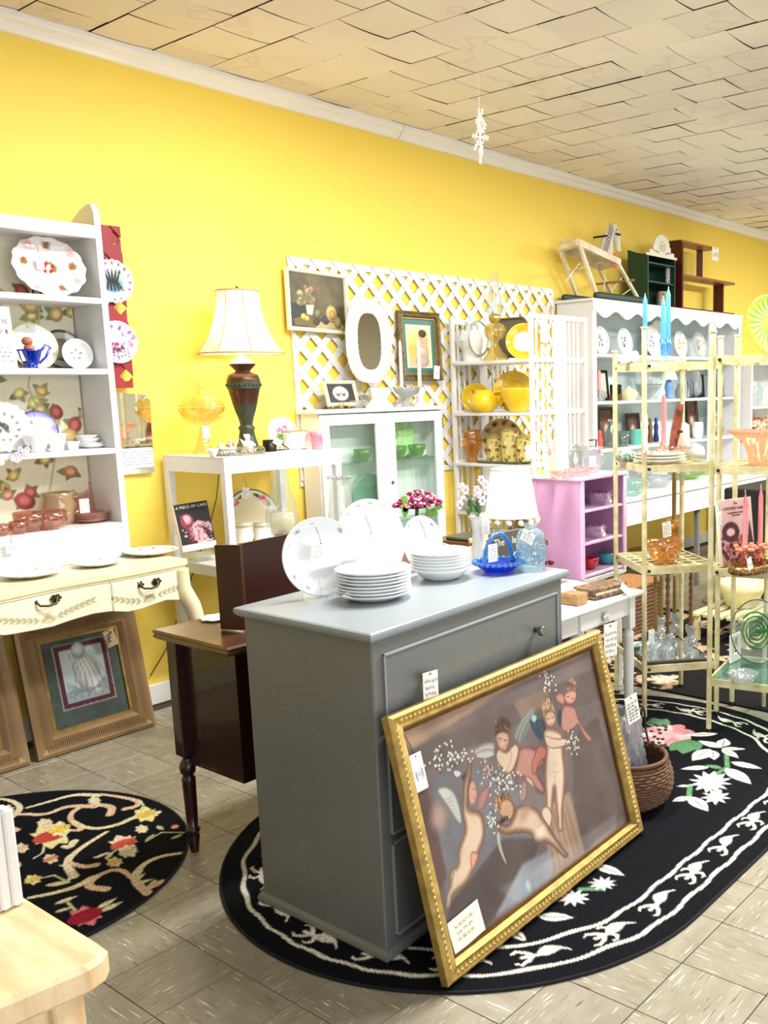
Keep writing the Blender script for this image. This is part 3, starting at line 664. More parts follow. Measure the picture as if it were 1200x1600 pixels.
# ================================================================= BROWN DESK
dk = thing('writing_desk', 'dark mahogany desk with turned legs behind the grey dresser', 'desk', (1.56, 2.318, 0))
DX, DY, DH = .80, .35, .745
ring_box(B(), 0, 0, DX, DY-.01, [(0, .712), (.018, .716), (.024, .724), (.020, .732), (.026, .738), (.020, .745)]).build('top', mat('desk_top', (88, 56, 34), .28, var=.3, vscale=8, stretch=(1, 7, 7), coat=.4), dk)
B().box(.035, .03, .30, DX-.035, DY-.04, .712).build('cabinet', MAHOG, dk)
for x in (.03, DX-.03):
    for y in (.03, DY-.03):
        lx_ = x+.12 if (y < .1 and x < .1) else x
        l = B().box(lx_-.024, y-.024, .33, lx_+.024, y+.024, .712, .003)
        l.lathe([(.022, .33), (.014, .322), (.014, .315), (.022, .305), (.026, .29), (.024, .272), (.015, .262), (.020, .255), (.022, .25), (.0215, .24), (.019, .13), (.017, .085), (.023, .08), (.023, .072), (.016, .066), (.020, .055), (.013, .0 if y > .2 and x < .2 else .0075)], (lx_, y, 0), 16, True)
        l.build('leg', MAHOG, dk)
# tri-fold dark panel standing on it
pf = thing('folding_screen', 'dark brown hinged tabletop panels standing open on the desk', 'screen', at(345, 984, z=.747))
p0 = pf.location; hp = .262
a2 = on(384, 2.40, .75)-p0; a1 = Vector((0, 0, 0)); b1 = on(386, 2.44, .75)-p0; b2 = b1+Vector((.25, .045, 0))
def slab(a, b, z1, th):
    d = (b-a); d.z = 0; n = Vector((-d.y, d.x, 0)).normalized()*th
    return B().loft([[tuple(a), tuple(b), tuple(b+n), tuple(a+n)], [tuple(a+Vector((0, 0, z1))), tuple(b+Vector((0, 0, z1))), tuple(b+n+Vector((0, 0, z1))), tuple(a+n+Vector((0, 0, z1)))]], False, True)
slab(a1, a2, hp, .012).build('panel', mat('dark_walnut', (74, 38, 20), .35, var=.3, vscale=7), pf); slab(b1, b2, hp-.004, .012).build('panel', mat('oxblood_panel', (48, 16, 12), .35, var=.2), pf)
B().lathe([(.003, .03), (.003, .22)], tuple(b1+Vector((-.004, .005, 0))), 8).build('hinge_rod', GOLDD, pf)
tag(plate('doily', 'white scalloped doily dish on the brown desk top', 'doily', at(338, 966, z=.748)+Vector((0, 0, .001)), .05, scal=.08, ns=8, depth=.05), 'white scalloped doily dish on the brown desk top', 'doily')

# ================================================================= CREAM VANITY TABLE
vt = thing('vanity_table', 'cream painted french-style table with scroll drawers and brass pulls', 'table', (1.70, 3.85, 0))
VX0, VX1 = -.70, .512
VF = [(-.75, -.32), (-.35, -.350), (-.2, -.338), (-.1, -.310), (.0, -.296), (.1, -.304), (.2, -.306), (.32, -.300), (.42, -.285), (.52, -.272), (.7, -.27)]
def vfront(x): return sum(np.interp(x+d, [p[0] for p in VF], [p[1] for p in VF]) for d in (-.06, -.03, 0, .03, .06))/5
xs = [VX0+(VX1-VX0)*i/40 for i in range(41)]
outl = [(x, vfront(x)) for x in xs]+[(VX1+.012, -.26), (VX1, .25), (VX0, .25)]
for z0, z1, e, nm in ((.758, .78, .018, 'top'), (.744, .758, .006, 'top_moulding')):
    poly = [(x*(1+e*.8), y-e if y < 0 else y) for x, y in outl]
    B().prism(poly, (z0, z1)).build(nm, CREAM, vt)
_vl = [(at(u, v, y=y_).x-1.70, at(u, v, y=y_).z) for u, v, y_ in ((-60, 985, 3.53), (0, 991, 3.52), (44, 986, 3.51), (84, 980, 3.51), (118, 967, 3.53), (145, 958, 3.54), (168, 954, 3.55), (195, 955, 3.55), (215, 951, 3.55), (235, 944, 3.55), (255, 937, 3.56), (279, 937, 3.57))]
def vlow(x): return float(np.interp(x, [p[0] for p in _vl], [p[1] for p in _vl]))
def drawer_paint(flip):
    def f(P):
        P.C[:] = (246, 238, 204); w = P.S.max()-P.S.min(); c = (P.S.max()+P.S.min())/2; g = (168, 164, 130); z = .60
        for s in (-1, 1):
            for k in range(7):
                x = c+s*(.04+k*.022); y = z+.006*k; P.leaf((x, y), (x+s*.022, y+.025), .38, g); P.leaf((x, y), (x+s*.026, y-.012), .38, g)
            P.line([(c+s*.02, z), (c+s*.10, z+.012), (c+s*.19, z+.05)], .0015, g)
        for a in range(7): P.leaf((c, z-.005), (c+.035*math.cos(a*PI/6), z-.01+.04*math.sin(a*PI/6)), .4, g)
        P.blob(c, z-.01, .018, .014, 0, (206, 196, 160))
        P.grain(.04)
    return f
xb_ = at(171, 925, y=3.54).x-1.70; xr_ = at(277, 905, y=3.57).x-1.70; HZ_ = [at(73, 938, y=3.51).z, at(224, 911, y=3.55).z]
for (x0, x1, nm) in ((2*(at(73, 942, y=3.51).x-1.70)-xb_+.004, xb_-.003, 0), (xb_+.003, xr_, 1)):
    w = x1-x0
    def fn(S, T, x0=x0):
        y = np.vectorize(vfront)(S)-.001; zl = np.vectorize(vlow)(S); return (S, y, zl+(.742-zl)*((T-.56)/.162))
    d = sheet('drawer', SATINP, fn, 70, 34, (w, .162), drawer_paint(nm), vt, thick=.02, origin=(x0, .56), offset=1)
    xc = (x0+x1)/2; hb = B(); yv = vfront(xc)-.026; hz0 = HZ_[nm]-.652
    for s in (-1, 1):
        hx = xc+s*.038
        for a in range(6): hb.ball((hx+.015*math.cos(a*PI/3), yv+.004, .652+.011*math.sin(a*PI/3)), .008, .004, .007, 6, 4)
        hb.ball((hx, yv, .652), .009, .009, .009, 8, 5)
    hb.tube([(xc-.038, yv-.006, .652), (xc-.03, yv-.016, .638), (xc, yv-.018, .633), (xc+.03, yv-.016, .638), (xc+.038, yv-.006, .652)], .0045, 6)
    hb.v = [(a, b_, c_+hz0) for a, b_, c_ in hb.v]; hb.build('pull', mat('antique_brass', (84, 74, 48), .4, .6, var=.4, vscale=60), d)
B().box(VX0+.02, -.25, .64, VX1-.01, .24, .744).build('case', CREAM, vt)
for sx, x in ((1, VX1-.02), (-1, VX0+.02)):
    for sy, y in ((-1, -.285), (1, .21)):
        pts = [(x, y, .743), (x+sx*.002, y, .66), (x+sx*.03, y+sy*.02, .58), (x+sx*.045, y+sy*.035, .50), (x+sx*.03, y+sy*.02, .36), (x, y, .18), (x-sx*.0, y, .06), (x+sx*.02, y+sy*.02, .0)]
        B().tube(pts, [.034, .036, .036, .03, .021, .016, .016, .024], 10).build('leg', CREAM, vt)
# three dishes on it
sp = sprigs(8, .75, (120, 110, 90), .05)
for lab, u, v, r in (('white oval-patterned plate lying at the left end of the cream table', 48, 897, .115), ('white plate lying on the cream table below the middle of the bookcase', 152, 880, .095), ('white plate with dark leaf border at the right corner of the cream table', 236, 863, .115)):
    c = at(u, v, z=.79); plate('plate', lab, 'plate', (c.x, c.y, .784), r*.98, sprigs(10, .8, (110, 104, 84), .06, (60, 50, 50), centre=(150, 140, 110)), group=None, depth=.16)

# ================================================================= WHITE BOOKCASE ON THE TABLE
HXL, HXR, HY0, HY1 = 1.12, 2.146, 3.86, 4.105
hc = thing('bookcase', 'tall white bookcase with floral lined back on the cream table', 'bookcase', (1.62, 3.97, .7812))
ox, oy, oz = hc.location; oz = .78
def hb_(x0, y0, z0, x1, y1, z1, nm, m=WHITE2, bev=.003): return B().box(x0-ox, y0-oy, z0-oz, x1-ox, y1-oy, z1-oz, bev).build(nm, m, hc)
# side panels with a rounded ear on top
for x0, x1 in ((HXL, HXL+.022), (HXR-.026, HXR)):
    poly = [(HY0, .78), (HY1, .78), (HY1, 2.17), (HY1-.06, 2.185), (HY0+.10, 2.225), (HY0+.05, 2.238), (HY0+.02, 2.236), (HY0, 2.20)]
    B().prism(poly, (x0-ox, x1-ox), lambda a, c, x: (x, a-oy, c-oz)).build('side_panel', WHITE2, hc)
hb_(HXL+.022, HY0+.005, 2.105, HXR-.026, HY1, 2.135, 'shelf'); hb_(HXL+.022, HY0-.001, 2.098, HXR-.026, HY0+.02, 2.15, 'rail')
HS = [1.838, 1.552, 1.222, .905]
for z in HS: hb_(HXL+.022, HY0, z, HXR-.026, HY1-.012, z+.024, 'shelf')
hb_(HXL+.022, HY0+.001, .78, HXR-.026, HY0+.02, .905, 'plinth')
hb_(HXL+.03, HY1-.012, .78, HXR-.03, HY1, 2.13, 'back_panel', mat('hutch_back', (226, 220, 200), .6))
def paper(P):
    P.C[:] = (240, 234, 206); rd = random.Random(11)
    st = (np.sin(P.S*2*PI/.012) > .6); P.C[st] *= .975
    for k in range(130):
        cx, cy = rd.uniform(-.5, .5), rd.uniform(0, 1.2); c = rd.choice([(232, 196, 120), (214, 150, 110), (240, 220, 140), (190, 90, 84), (240, 214, 130)])
        for a in range(3): P.leaf((cx, cy), (cx+.06*math.cos(a*1.3+k)*rd.uniform(.6, 1.1), cy+.042*math.sin(a*1.3+k)), .55, rd.choice([(130, 146, 96), (110, 120, 80), (160, 160, 110)]))
        r_ = rd.uniform(.022, .046); P.blob(cx, cy, r_, r_*.85, k, c, shade=.4, soft=.2); P.blob(cx, cy, r_*.5, r_*.4, k, tuple(min(255, q+30) for q in c), soft=.5)
    for k in range(5): P.line([(-.5+k*.25, 0), (-.42+k*.25, .3), (-.5+k*.25, .6), (-.42+k*.25, .9), (-.5+k*.25, 1.3)], .004, (196, 190, 140))
wp = sheet('floral_paper', PRINT, lambda S, T: (S+1.645-ox, 0*S+HY1-.0135-oy, T+.91-oz), 230, 290, (.93, 1.17), paper, hc, origin=(-.465, 0))
# things on its shelves (z of shelf tops: HS + .024)
def roses(P, r):
    P.C[:] = (246, 244, 240)
    for a, c in ((1.5, (170, 40, 50)), (.1, (190, 60, 60)), (2.9, (180, 50, 50)), (-1.2, (200, 70, 70))):
        for k in range(5): P.blob(r*.75*math.cos(a)+r*.07*math.cos(k*1.3), r*.75*math.sin(a)+r*.07*math.sin(k*1.3), r*.07, r*.06, 0, c if k % 2 else (110, 130, 60), soft=.5)
    for a in (.6, 2.2, -2.2, -.5): P.blob(r*.9*math.cos(a), r*.9*math.sin(a), r*.16, r*.12, a, (228, 150, 160), soft=1.2, al=.8)
    for k in range(9): P.blob(r*.17*math.cos(k*1.9)+.01*r, r*.14*math.sin(k*1.3), r*.09, r*.06, k, (176, 40, 44) if k % 3 else (110, 140, 60), soft=.5)
c = leanplate('serving_dish', 'large scalloped white dish with red roses on the bookcase top shelf', 'dish', 76, 3.955, 1.862, .125, roses, 6, 18, sx=1.12, scal=.03, ns=14, nr=24)
price_tag('white tag hanging on the rose-painted dish of the top shelf', at(62, 404, y=3.945), .03, .045, 6, string=at(56, 382, y=3.945), seed=9)
easel((c.location.x, 3.975, 1.862), .16, label='black wire easel under the rose-painted dish')
leanplate('plate', 'cream rimmed white plate behind the cobalt creamer on the second shelf', 'plate', 52, 4.035, 1.576, .095, sprigs(9, .85, (190, 190, 130), .05, rim=(226, 220, 170)), 4, 12, nr=20)
def darkrim(P, r):
    d = np.hypot(P.S, P.T)/r; P.C[:] = (200, 196, 184); P.C[d > .86] = (70, 44, 36); P.C[d < .6] = (110, 108, 98)
leanplate('plate', 'brown rimmed oval tray leaning behind the small white dish on the second shelf', 'plate', 97, 4.08, 1.576, .085, darkrim, 4, 12, nr=20)
leanplate('plate', 'small round white bowl standing on edge at the right of the second shelf', 'bowl', 119, 3.975, 1.576, .062, sprigs(5, .3, (120, 116, 130), .08, (150, 150, 170)), 4, 8, depth=.3)
# cobalt creamer with two speckled eggs
k = mpp((1.9, 3.925, 1.6)); lc = on(49, 3.915, 1.576)
t = LZ('creamer', 'small cobalt blue glass creamer at the front of the second shelf', 'creamer', lc, [(9, 0), (11, 2), (9, 4), (13, 12), (17, 26), (19, 29), (17, 28), (11, 12), (1, 5)], COBALT, parts=[('handle', lambda b, k: b.tube([(13*k, 0, 8*k), (24*k, 0, 18*k), (33*k, 0, 33*k), (26*k, 0, 37*k), (18*k, 0, 28*k)], 2*k, 7), COBALT)])
for i, (du, dzv) in enumerate(((0, 30), (-2, 41))):
    q = lc+Vector((du*k, 0, dzv*k)); tag(B().ball((0, 0, 0), 8*k, 8*k, 7*k, 12, 8).build('painted_egg', mat('speckled_egg', (206, 140, 104), .5, var2=(170, 90, 70), vscale=90), loc=q), 'speckled orange egg, %s of the two piled on the cobalt creamer' % ('lower', 'upper')[i], 'egg')
price_tag('white tag leaning on the cobalt creamer', at(36, 548, y=3.895), .03, .04, 5, roll=-12, seed=21)
# folded handwritten sign at far left
def signp(P):
    P.C[:] = (248, 248, 248); scribble(P, .02, .105, .12, .2, 2, (30, 30, 40), .0012, 5); scribble(P, .01, .10, .02, .085, 4, (30, 30, 40), .001, 8)
    P.line([(.012, .21), (.012, .1)], .0004, (150, 150, 150))
q = at(6, 520, y=3.895)
sg = thing('shelf_sign', 'white handwritten card sign at the left edge of the second shelf', 'sign', (q.x, 3.885, 1.576)); sheet('card', SATINP, lambda S, T: (S-.075, T*.1, T), 60, 80, (.11, .235), signp, sg, thick=.001)
# third shelf
def bluerim(P, r):
    d = np.hypot(P.S, P.T)/r; a = np.clip((d-.2)/.75, 0, 1)[..., None]**2; P.C = np.array((240, 242, 250))*(1-a)+np.array((150, 140, 226))*a; P.C[d > .93] = (44, 36, 120)
leanplate('plate', 'white plate with deep violet-blue rim on the third shelf', 'plate', 58, 4.035, 1.246, .082, bluerim, 6, 10, nr=26)
price_tag('thin tag string and label on the violet-rimmed plate', at(54, 652, y=4.025), .018, .03, 6, string=at(50, 640, y=4.025), seed=31)
for lab, u, sx_ in (('white teacup with grey flower sprig, left of two on the third shelf', 58, 1), ('white teacup with grey flower sprig, right of two on the third shelf', 86, 1)):
    l = on(u, 3.9, 1.246); kk = mpp(l)
    def cupp(P):
        P.C[:] = (246, 247, 247)
        for i in range(9):
            for j in range(4): P.blob(i*.022+.006*(j % 2), .014+.004*j, .0035, .0028, 0, (70, 74, 96), soft=.5)
    r0 = 19*kk; hh = 27*kk
    cup = thing('teacup', lab, 'cup', l)
    sheet('bowl', GLOSSP, lambda S, T: ((r0*(.55+.45*(T/hh)**.7))*np.cos(S/r0), (r0*(.55+.45*(T/hh)**.7))*np.sin(S/r0), T), 40, 14, (2*PI*r0, hh), cupp, cup, thick=.002)
    B().lathe([(.0004, .001), (r0*.5, .001), (r0*.56, .004)], n=20).build('foot', CHINA, cup)
c = on(112, 3.915, 1.246); bx = thing('creamer', 'square white creamer with a black mark at the front of the third shelf', 'creamer', c); ring_box(B(), -.018, -.018, .018, .018, [(0, 0), (.003, .02), (.008, .035), (.006, .035), (.0, .01)]).build('body', CHINA, bx)
for i, (dx, z, r) in enumerate(((0, 0, .058), (-.002, .008, .056), (-.004, .016, .044), (-.004, .03, .044))):
    tag(plate('saucer', 'white dish number', 'dish', on(144-i*3, 3.985, 1.248+z), r, depth=.24 if i < 2 else .55, seg=32, nr=8), ['bottom white saucer', 'second white saucer from the bottom', 'third dish, a white shallow bowl,', 'topmost white bowl'][i]+' of the pile at the right of the third shelf', 'dish', 'pile of white dishes on the third shelf')
# ruffled floral doily dish at left edge
leanplate('plate', 'white lacy plate with dark sprigs at the left edge of the third shelf', 'plate', 6, 3.975, 1.246, .10, sprigs(12, .55, (60, 60, 60), .06, (120, 130, 110), centre=(70, 70, 80)), 4, 14, scal=.05, ns=20)
fl_ = thing('silk_flower_sprig', 'pale mauve flower sprig hanging over the third shelf edge', 'flowers', on(18, 3.845, 1.245)); rd = random.Random(2)
for i in range(11):
    b = B(); cx, cz = rd.uniform(-.05, .06), rd.uniform(-.03, .02)
    for a in range(5): b.ball((cx+.007*math.cos(a*1.26), -.01, cz+.007*math.sin(a*1.26)), .006, .003, .006, 6, 4)
    b.build('blossom', mat('mauve_petal', (224, 206, 220), .6), fl_)
B().tube([(0, -.01, 0), (.004, -.012, -.06), (.012, -.012, -.10)], .001, 5).build('stem', mat('tan_stem', (150, 120, 90), .7), fl_)
# fourth shelf: pink glass
zs = .929
for i, (u, w, h, y) in enumerate(((48, 23, 30, 3.935), (80, 24, 28, 3.925), (30, 13, 20, 3.895), (0, 16, 18, 3.905))):
    l = on(u, y, zs)
    LZ('bowl', ['ribbed amber-pink glass bowl at the middle left of the bottom shelf', 'ribbed amber-pink glass cup with a tag on the bottom shelf', 'small dark amber glass tumbler on the bottom shelf', 'dark amber dish cut by the left picture edge on the bottom shelf'][i], 'bowl', l, [(w*.5, 0), (w*.7, 2), (w*.95, h*.4), (w, h*.55), (w*1.0, h*.65), (w, h), (w*.93, h), (w*.9, h*.5), (w*.6, 4), (1, 3)], glass('rose_amber_glass', (206, 146, 120), .26, 1.0, see=(244, 208, 190)), n=24, flute=.015, nf=12,
       parts=([('handle', lambda b, k: b.tube([(22*k, 0, 22*k), (32*k, 0, 22*k), (33*k, 0, 14*k), (24*k, 0, 8*k)], 1.8*k, 6), PINKG)] if i == 1 else ()))
price_tag('white tag on the ribbed pink glass cup', at(88, 812, y=3.895), .035, .055, 5, seed=41)
price_tag('white tag propped on the pink glass at the right of the bottom shelf', at(131, 780, y=3.955), .04, .06, 5, seed=42)
price_tag('white scalloped tag hanging in front of the bookcase plinth', at(17, 845, y=3.84), .045, .05, 5, string=at(15, 828, y=3.845), seed=43)
for i in range(4):
    tag(plate('plate', '', None, on(144, 3.985, zs+.004+i*.009), .073, m=None, base=(206, 130, 110), depth=.2, seg=36, nr=8, th=.002), ['bottom', 'second', 'third', 'top'][i]+' pink glass plate of the pile on the bottom shelf', 'plate', 'pink glass plates on the bottom shelf')
    bpy.data.objects[-1] if False else None
tag(plate('plate', '', None, on(140, 4.08, zs+.085), .082, m=PINKG, yaw=6, tilt=14, depth=.1), 'clear pink glass plate leaning at the back of the bottom shelf', 'plate')
for q in [o for o in bpy.data.objects if o.get('group') == 'pink glass plates on the bottom shelf']: q.data.materials[0] = PINKG
LZ('sugar_bowl', 'tall cream glass pitcher with rings at the back of the bottom shelf', 'pitcher', on(96, 4.035, zs), [(16, 0), (22, 6), (24, 30), (20, 42), (23, 50), (20, 50), (17, 42), (21, 28), (15, 6), (1, 4)], glass('cream_glass', (226, 200, 160), .6, .4), parts=[('handle', lambda b, k: b.tube([(22*k, 0, 40*k), (36*k, 0, 42*k), (36*k, 0, 22*k), (22*k, 0, 14*k)], 2.2*k, 6), PINKG)])

# ================================================================= FRAMED PRINTS ON THE FLOOR
def ribs(t, w, h, fw, fd):
    return
def drape(P):
    iw, ih = P.S.max(), P.T.max(); P.C[:] = (78, 92, 90); P.cloud(.12, 6); P.grain(.18)
    x0, x1, z0, z1 = iw*.2, iw*.8, ih*.24, ih*.88
    P.poly([(x0-.012, z0-.012), (x1+.012, z0-.012), (x1+.012, z1+.012), (x0-.012, z1+.012)], (226, 220, 214)); P.poly([(x0-.009, z0-.009), (x1+.009, z0-.009), (x1+.009, z1+.009), (x0-.009, z1+.009)], (92, 44, 60))
    for k in range(9): P.blob(x0+(x1-x0)*k/8, z0-.004, .0018, .0018, 0, (210, 180, 170))
    P.poly([(x0+.012, z0+.012), (x1-.012, z0+.012), (x1-.012, z1-.012), (x0+.012, z1-.012)], (206, 222, 226))
    P.poly([(x0+.012, z0+.012), (x1-.012, z0+.012), (x1-.012, z0+.09), (x0+.012, z0+.06)], (168, 188, 196))
    cx, cz = (x0+x1)/2+.01, (z0+z1)/2
    P.blob(cx, cz, .055, .085, .2, (232, 236, 236), shade=.5); P.blob(cx-.02, cz+.1, .03, .035, 0, (222, 226, 228), shade=.5); P.blob(cx+.03, cz-.06, .04, .05, .4, (240, 242, 240), shade=.4)
    for k in range(7): P.line([(cx-.06+k*.014, cz+.09), (cx-.05+k*.02, cz), (cx-.07+k*.03, cz-.1)], .001, (110, 124, 130))
    for k in range(10): P.line([(x0+.02, z0+.03+k*.008), (cx, z0+.06-k*.003), (x1-.02, z0+.04+k*.006)], .0009, (130, 148, 156))
RIB = mat('bronze_gilt', (156, 126, 88), .42, .4)
def ribbed(t, w, h, fw, fd):
    for (x0, z0, x1, z1, vert) in ((-w/2, fw*.2, w/2, fw*.8, 0), (-w/2, h-fw*.8, w/2, h-fw*.2, 0), (-w/2+fw*.15, 0, -w/2+fw*.8, h, 1), (w/2-fw*.8, 0, w/2-fw*.15, h, 1)):
        b = B(); L = (x1-x0) if not vert else (z1-z0); n = int(L/.008)
        for i in range(n):
            s = L*(i+.5)/n; ins = fw*.8
            if vert:
                zc = z0+s
                if zc < fw*.5 or zc > h-fw*.5: continue
                b.box(x0, -fd*.99, zc-.0022, x1, -fd*.75, zc+.0022)
            else:
                xc = x0+s
                if abs(xc) > w/2-fw*.5: continue
                b.box(xc-.0022, -fd*.99, z0, xc+.0022, -fd*.75, z1)
        o = b.build('reeding', RIB, t); o['kind'] = 'stuff'
A = math.atan2(.22, .62)
for lab, x in (('bronze reeded frame with grey-blue classical print leaning under the cream table, nearer the desk', 1.92), ('bronze reeded frame leaning at the left picture edge under the cream table', 1.372)):
    t = frame('framed_print', lab, .517, .56, .085, .03, RIB, drape, (x, 3.862, .0), (-A*.55, 0, 0), group=None, inner=.012, deco=ribbed, step=.005)
price_tag('brown paper tag with black handwriting hanging on the reeded frame', at(168, 985, y=3.90), .05, .075, 0, roll=-12, tilt=8, string=at(160, 960, y=3.92), seed=17, rows=0, col=(226, 196, 160), ink=(20, 18, 18))

_pt = [q for q in bpy.data.objects if q.get('label', '').startswith('brown paper tag')][0]
for i_, (w_t, sz) in enumerate((('Cloud', .017), ('Print', .017), ('39.95', .017))): text_part('handwriting', w_t, sz, INK, _pt, (-.008-.003*i_+.006, -.004-.0022*i_, -.022-.017*i_), (math.radians(82), math.radians(-38), 0))
# ================================================================= RED LATTICE WITH TWO PLATES, CUT MIRROR
RED = mat('red_lattice', (150, 24, 38), .5, var=.2, vscale=12)
rl = thing('red_lattice', 'red wooden lattice strip on the wall beside the bookcase', 'lattice', (2.24, 4.10, 1.5))
RW, RH, r0x = .205, .70, -.087
def clip_poly(poly, x0, x1, z0, z1):
    for ax, lim, sgn in ((0, x0, 1), (0, x1, -1), (1, z0, 1), (1, z1, -1)):
        out = []
        for i in range(len(poly)):
            a, b = poly[i-1], poly[i]; da, db = (a[ax]-lim)*sgn, (b[ax]-lim)*sgn
            if (da >= 0) != (db >= 0):
                t = da/(da-db); out.append((a[0]+(b[0]-a[0])*t, a[1]+(b[1]-a[1])*t))
            if db >= 0: out.append(b)
        poly = out
        if not poly: return []
    return poly
def lattice(t, W_, H_, per, sw, m, x0=0, z0=0, th=.006, nm='slat', first=0):
    for sgn, y0 in ((1, -th), (-1, -2*th-.0005)):
        c = -H_ if sgn > 0 else 0
        n = int((W_+H_)/per)+2
        for i in range(n):
            c0 = (c if sgn > 0 else 0)+i*per+first
            d = sw/2*math.sqrt(2)
            if sgn > 0: poly = [(c0-d-.2, -.2), (c0+d-.2, -.2), (c0+d+H_+.2, H_+.2), (c0-d+H_+.2, H_+.2)]
            else: poly = [(c0-d+.2, -.2), (c0+d+.2, -.2), (c0+d-H_-.2, H_+.2), (c0-d-H_-.2, H_+.2)]
            p = clip_poly(poly, 0, W_, 0, H_)
            if len(p) < 3: continue
            B().prism(p, (y0, y0-th), lambda a, cc, y: (x0+a, y, z0+cc)).build(nm, m, t)
lattice(rl, RW, RH, .15, .06, RED, r0x, 0)
for z0, z1 in ((.0, .03), (RH-.07, RH)): B().box(r0x, -.006, z0, r0x+RW, 0, z1).build('rail', RED, rl)
def blueberry(P, r):
    P.C[:] = (240, 240, 236); P.blob(0, 0, r*.66, r*.66, 0, (196, 214, 222)); P.blob(0, -.15*r, r*.5, r*.4, 0, (96, 150, 186), soft=.5)
    for k in range(5): P.line([(-.4*r+k*.2*r, .5*r), (-.2*r+k*.1*r, 0), (-.3*r+k*.2*r, -.4*r)], .05*r, (60, 50, 44))
    for k in range(16):
        a = 2*PI*k/16; P.blob(r*.85*math.cos(a), r*.85*math.sin(a), r*.07, r*.07, 0, (120, 40, 44))
plate('wall_plate', 'scalloped cut-edge plate with blue woodland scene hanging on the red lattice', 'plate', at(176, 440, y=4.07), .092, blueberry, 0, 0, scal=.04, ns=20, nr=26)
price_tag('white tag stuck to the lower edge of the woodland plate', at(166, 456, y=4.045), .06, .045, 0, roll=30, seed=51)
def violet(P, r):
    P.C[:] = (214, 190, 214); rd = random.Random(5)
    for k in range(60):
        a, q = rd.uniform(0, 6.3), r*math.sqrt(rd.random())*.9; P.blob(q*math.cos(a), q*math.sin(a)*.9+.1*r, r*.1, r*.07, a, rd.choice([(120, 80, 130), (236, 226, 240), (90, 60, 90), (196, 120, 160), (240, 240, 245)]), soft=.5)
    for k in range(7): P.line([(-.5*r+k*.17*r, -.25*r), (-.5*r+k*.17*r, -.8*r)], .02*r, (80, 70, 90))
    P.blob(0, -.1*r, r*.1, r*.08, 0, (206, 40, 90))
plate('wall_plate', 'round violet flower-basket plate hanging on the red lattice', 'plate', at(183, 535, y=4.07), .092, violet, 0, 0, nr=28)
mr = thing('wall_mirror', 'frameless wall mirror with clipped top corners below the red lattice', 'mirror', (2.345, 4.11, 1.11))
B().prism([(-.12, 0), (.09, 0), (.098, .33), (.075, .36), (-.08, .372), (-.12, .34)], (0, .006), lambda a, c, y: (a, -y, c)).build('glass', MIRROR, mr)
def mnote(P): P.C[:] = (246, 246, 244); scribble(P, .008, .19, .01, .08, 5, (50, 60, 120), .0013, 77)
q = at(214, 716, y=4.09)
nt_ = thing('handwritten_note', 'white handwritten note taped to the lower part of the wall mirror', 'note', (q.x, 4.10, q.z)); sheet('paper', SATINP, lambda S, T: (S-.085, 0*S-.004, T-.045), 90, 45, (.17, .09), mnote, nt_, thick=.0006)

# ================================================================= WHITE SHELF UNIT (under the big lamp)
su = thing('shelf_unit', 'white painted open shelf stand carrying the large brown lamp', 'shelf', (2.81, 3.86, 0))
UX, UY0, UY1, UT = .335, -.245, .235, 1.19
B().box(-UX, UY0, UT-.008, UX, UY1, UT, .002).build('top', WHITE2, su)
for (x0, y0, x1, y1) in ((-UX+.034, UY0+.0015, UX-.034, UY0+.02), (-UX+.034, UY1-.02, UX-.034, UY1-.0015), (-UX+.0015, UY0+.034, -UX+.02, UY1-.034), (UX-.02, UY0+.034, UX-.0015, UY1-.034)): B().box(x0, y0, UT-.075, x1, y1, UT-.0085).build('apron', WHITE2, su)
for x in (-UX, UX-.035):
    for y in (UY0, UY1-.035): B().box(x, y, 0, x+.035, y+.035, UT-.008, .002).build('post', WHITE2, su)
B().box(-UX-.04, UY0-.11, .69, UX+.02, UY1, .705, .002).build('shelf', WHITE2, su); B().box(-UX-.04, UY0-.11, .655, -UX-.025, UY1, .69).build('shelf_edge', WHITE2, su); B().box(-UX-.025, UY0-.11, .655, UX+.02, UY0-.09, .69).build('shelf_edge', WHITE2, su)
b = B(); cdp = [on(343, 4.10, 1.1), on(338, 4.11, .95), on(330, 4.115, .85), at(262, 1010, y=4.115), at(235, 1055, y=4.115)]; tag(B().tube(cdp, .0025, 6).build('lamp_cord', mat('cord', (90, 60, 30), .6)), 'brown lamp cord drooping along the yellow wall behind the shelf stand', 'cord')
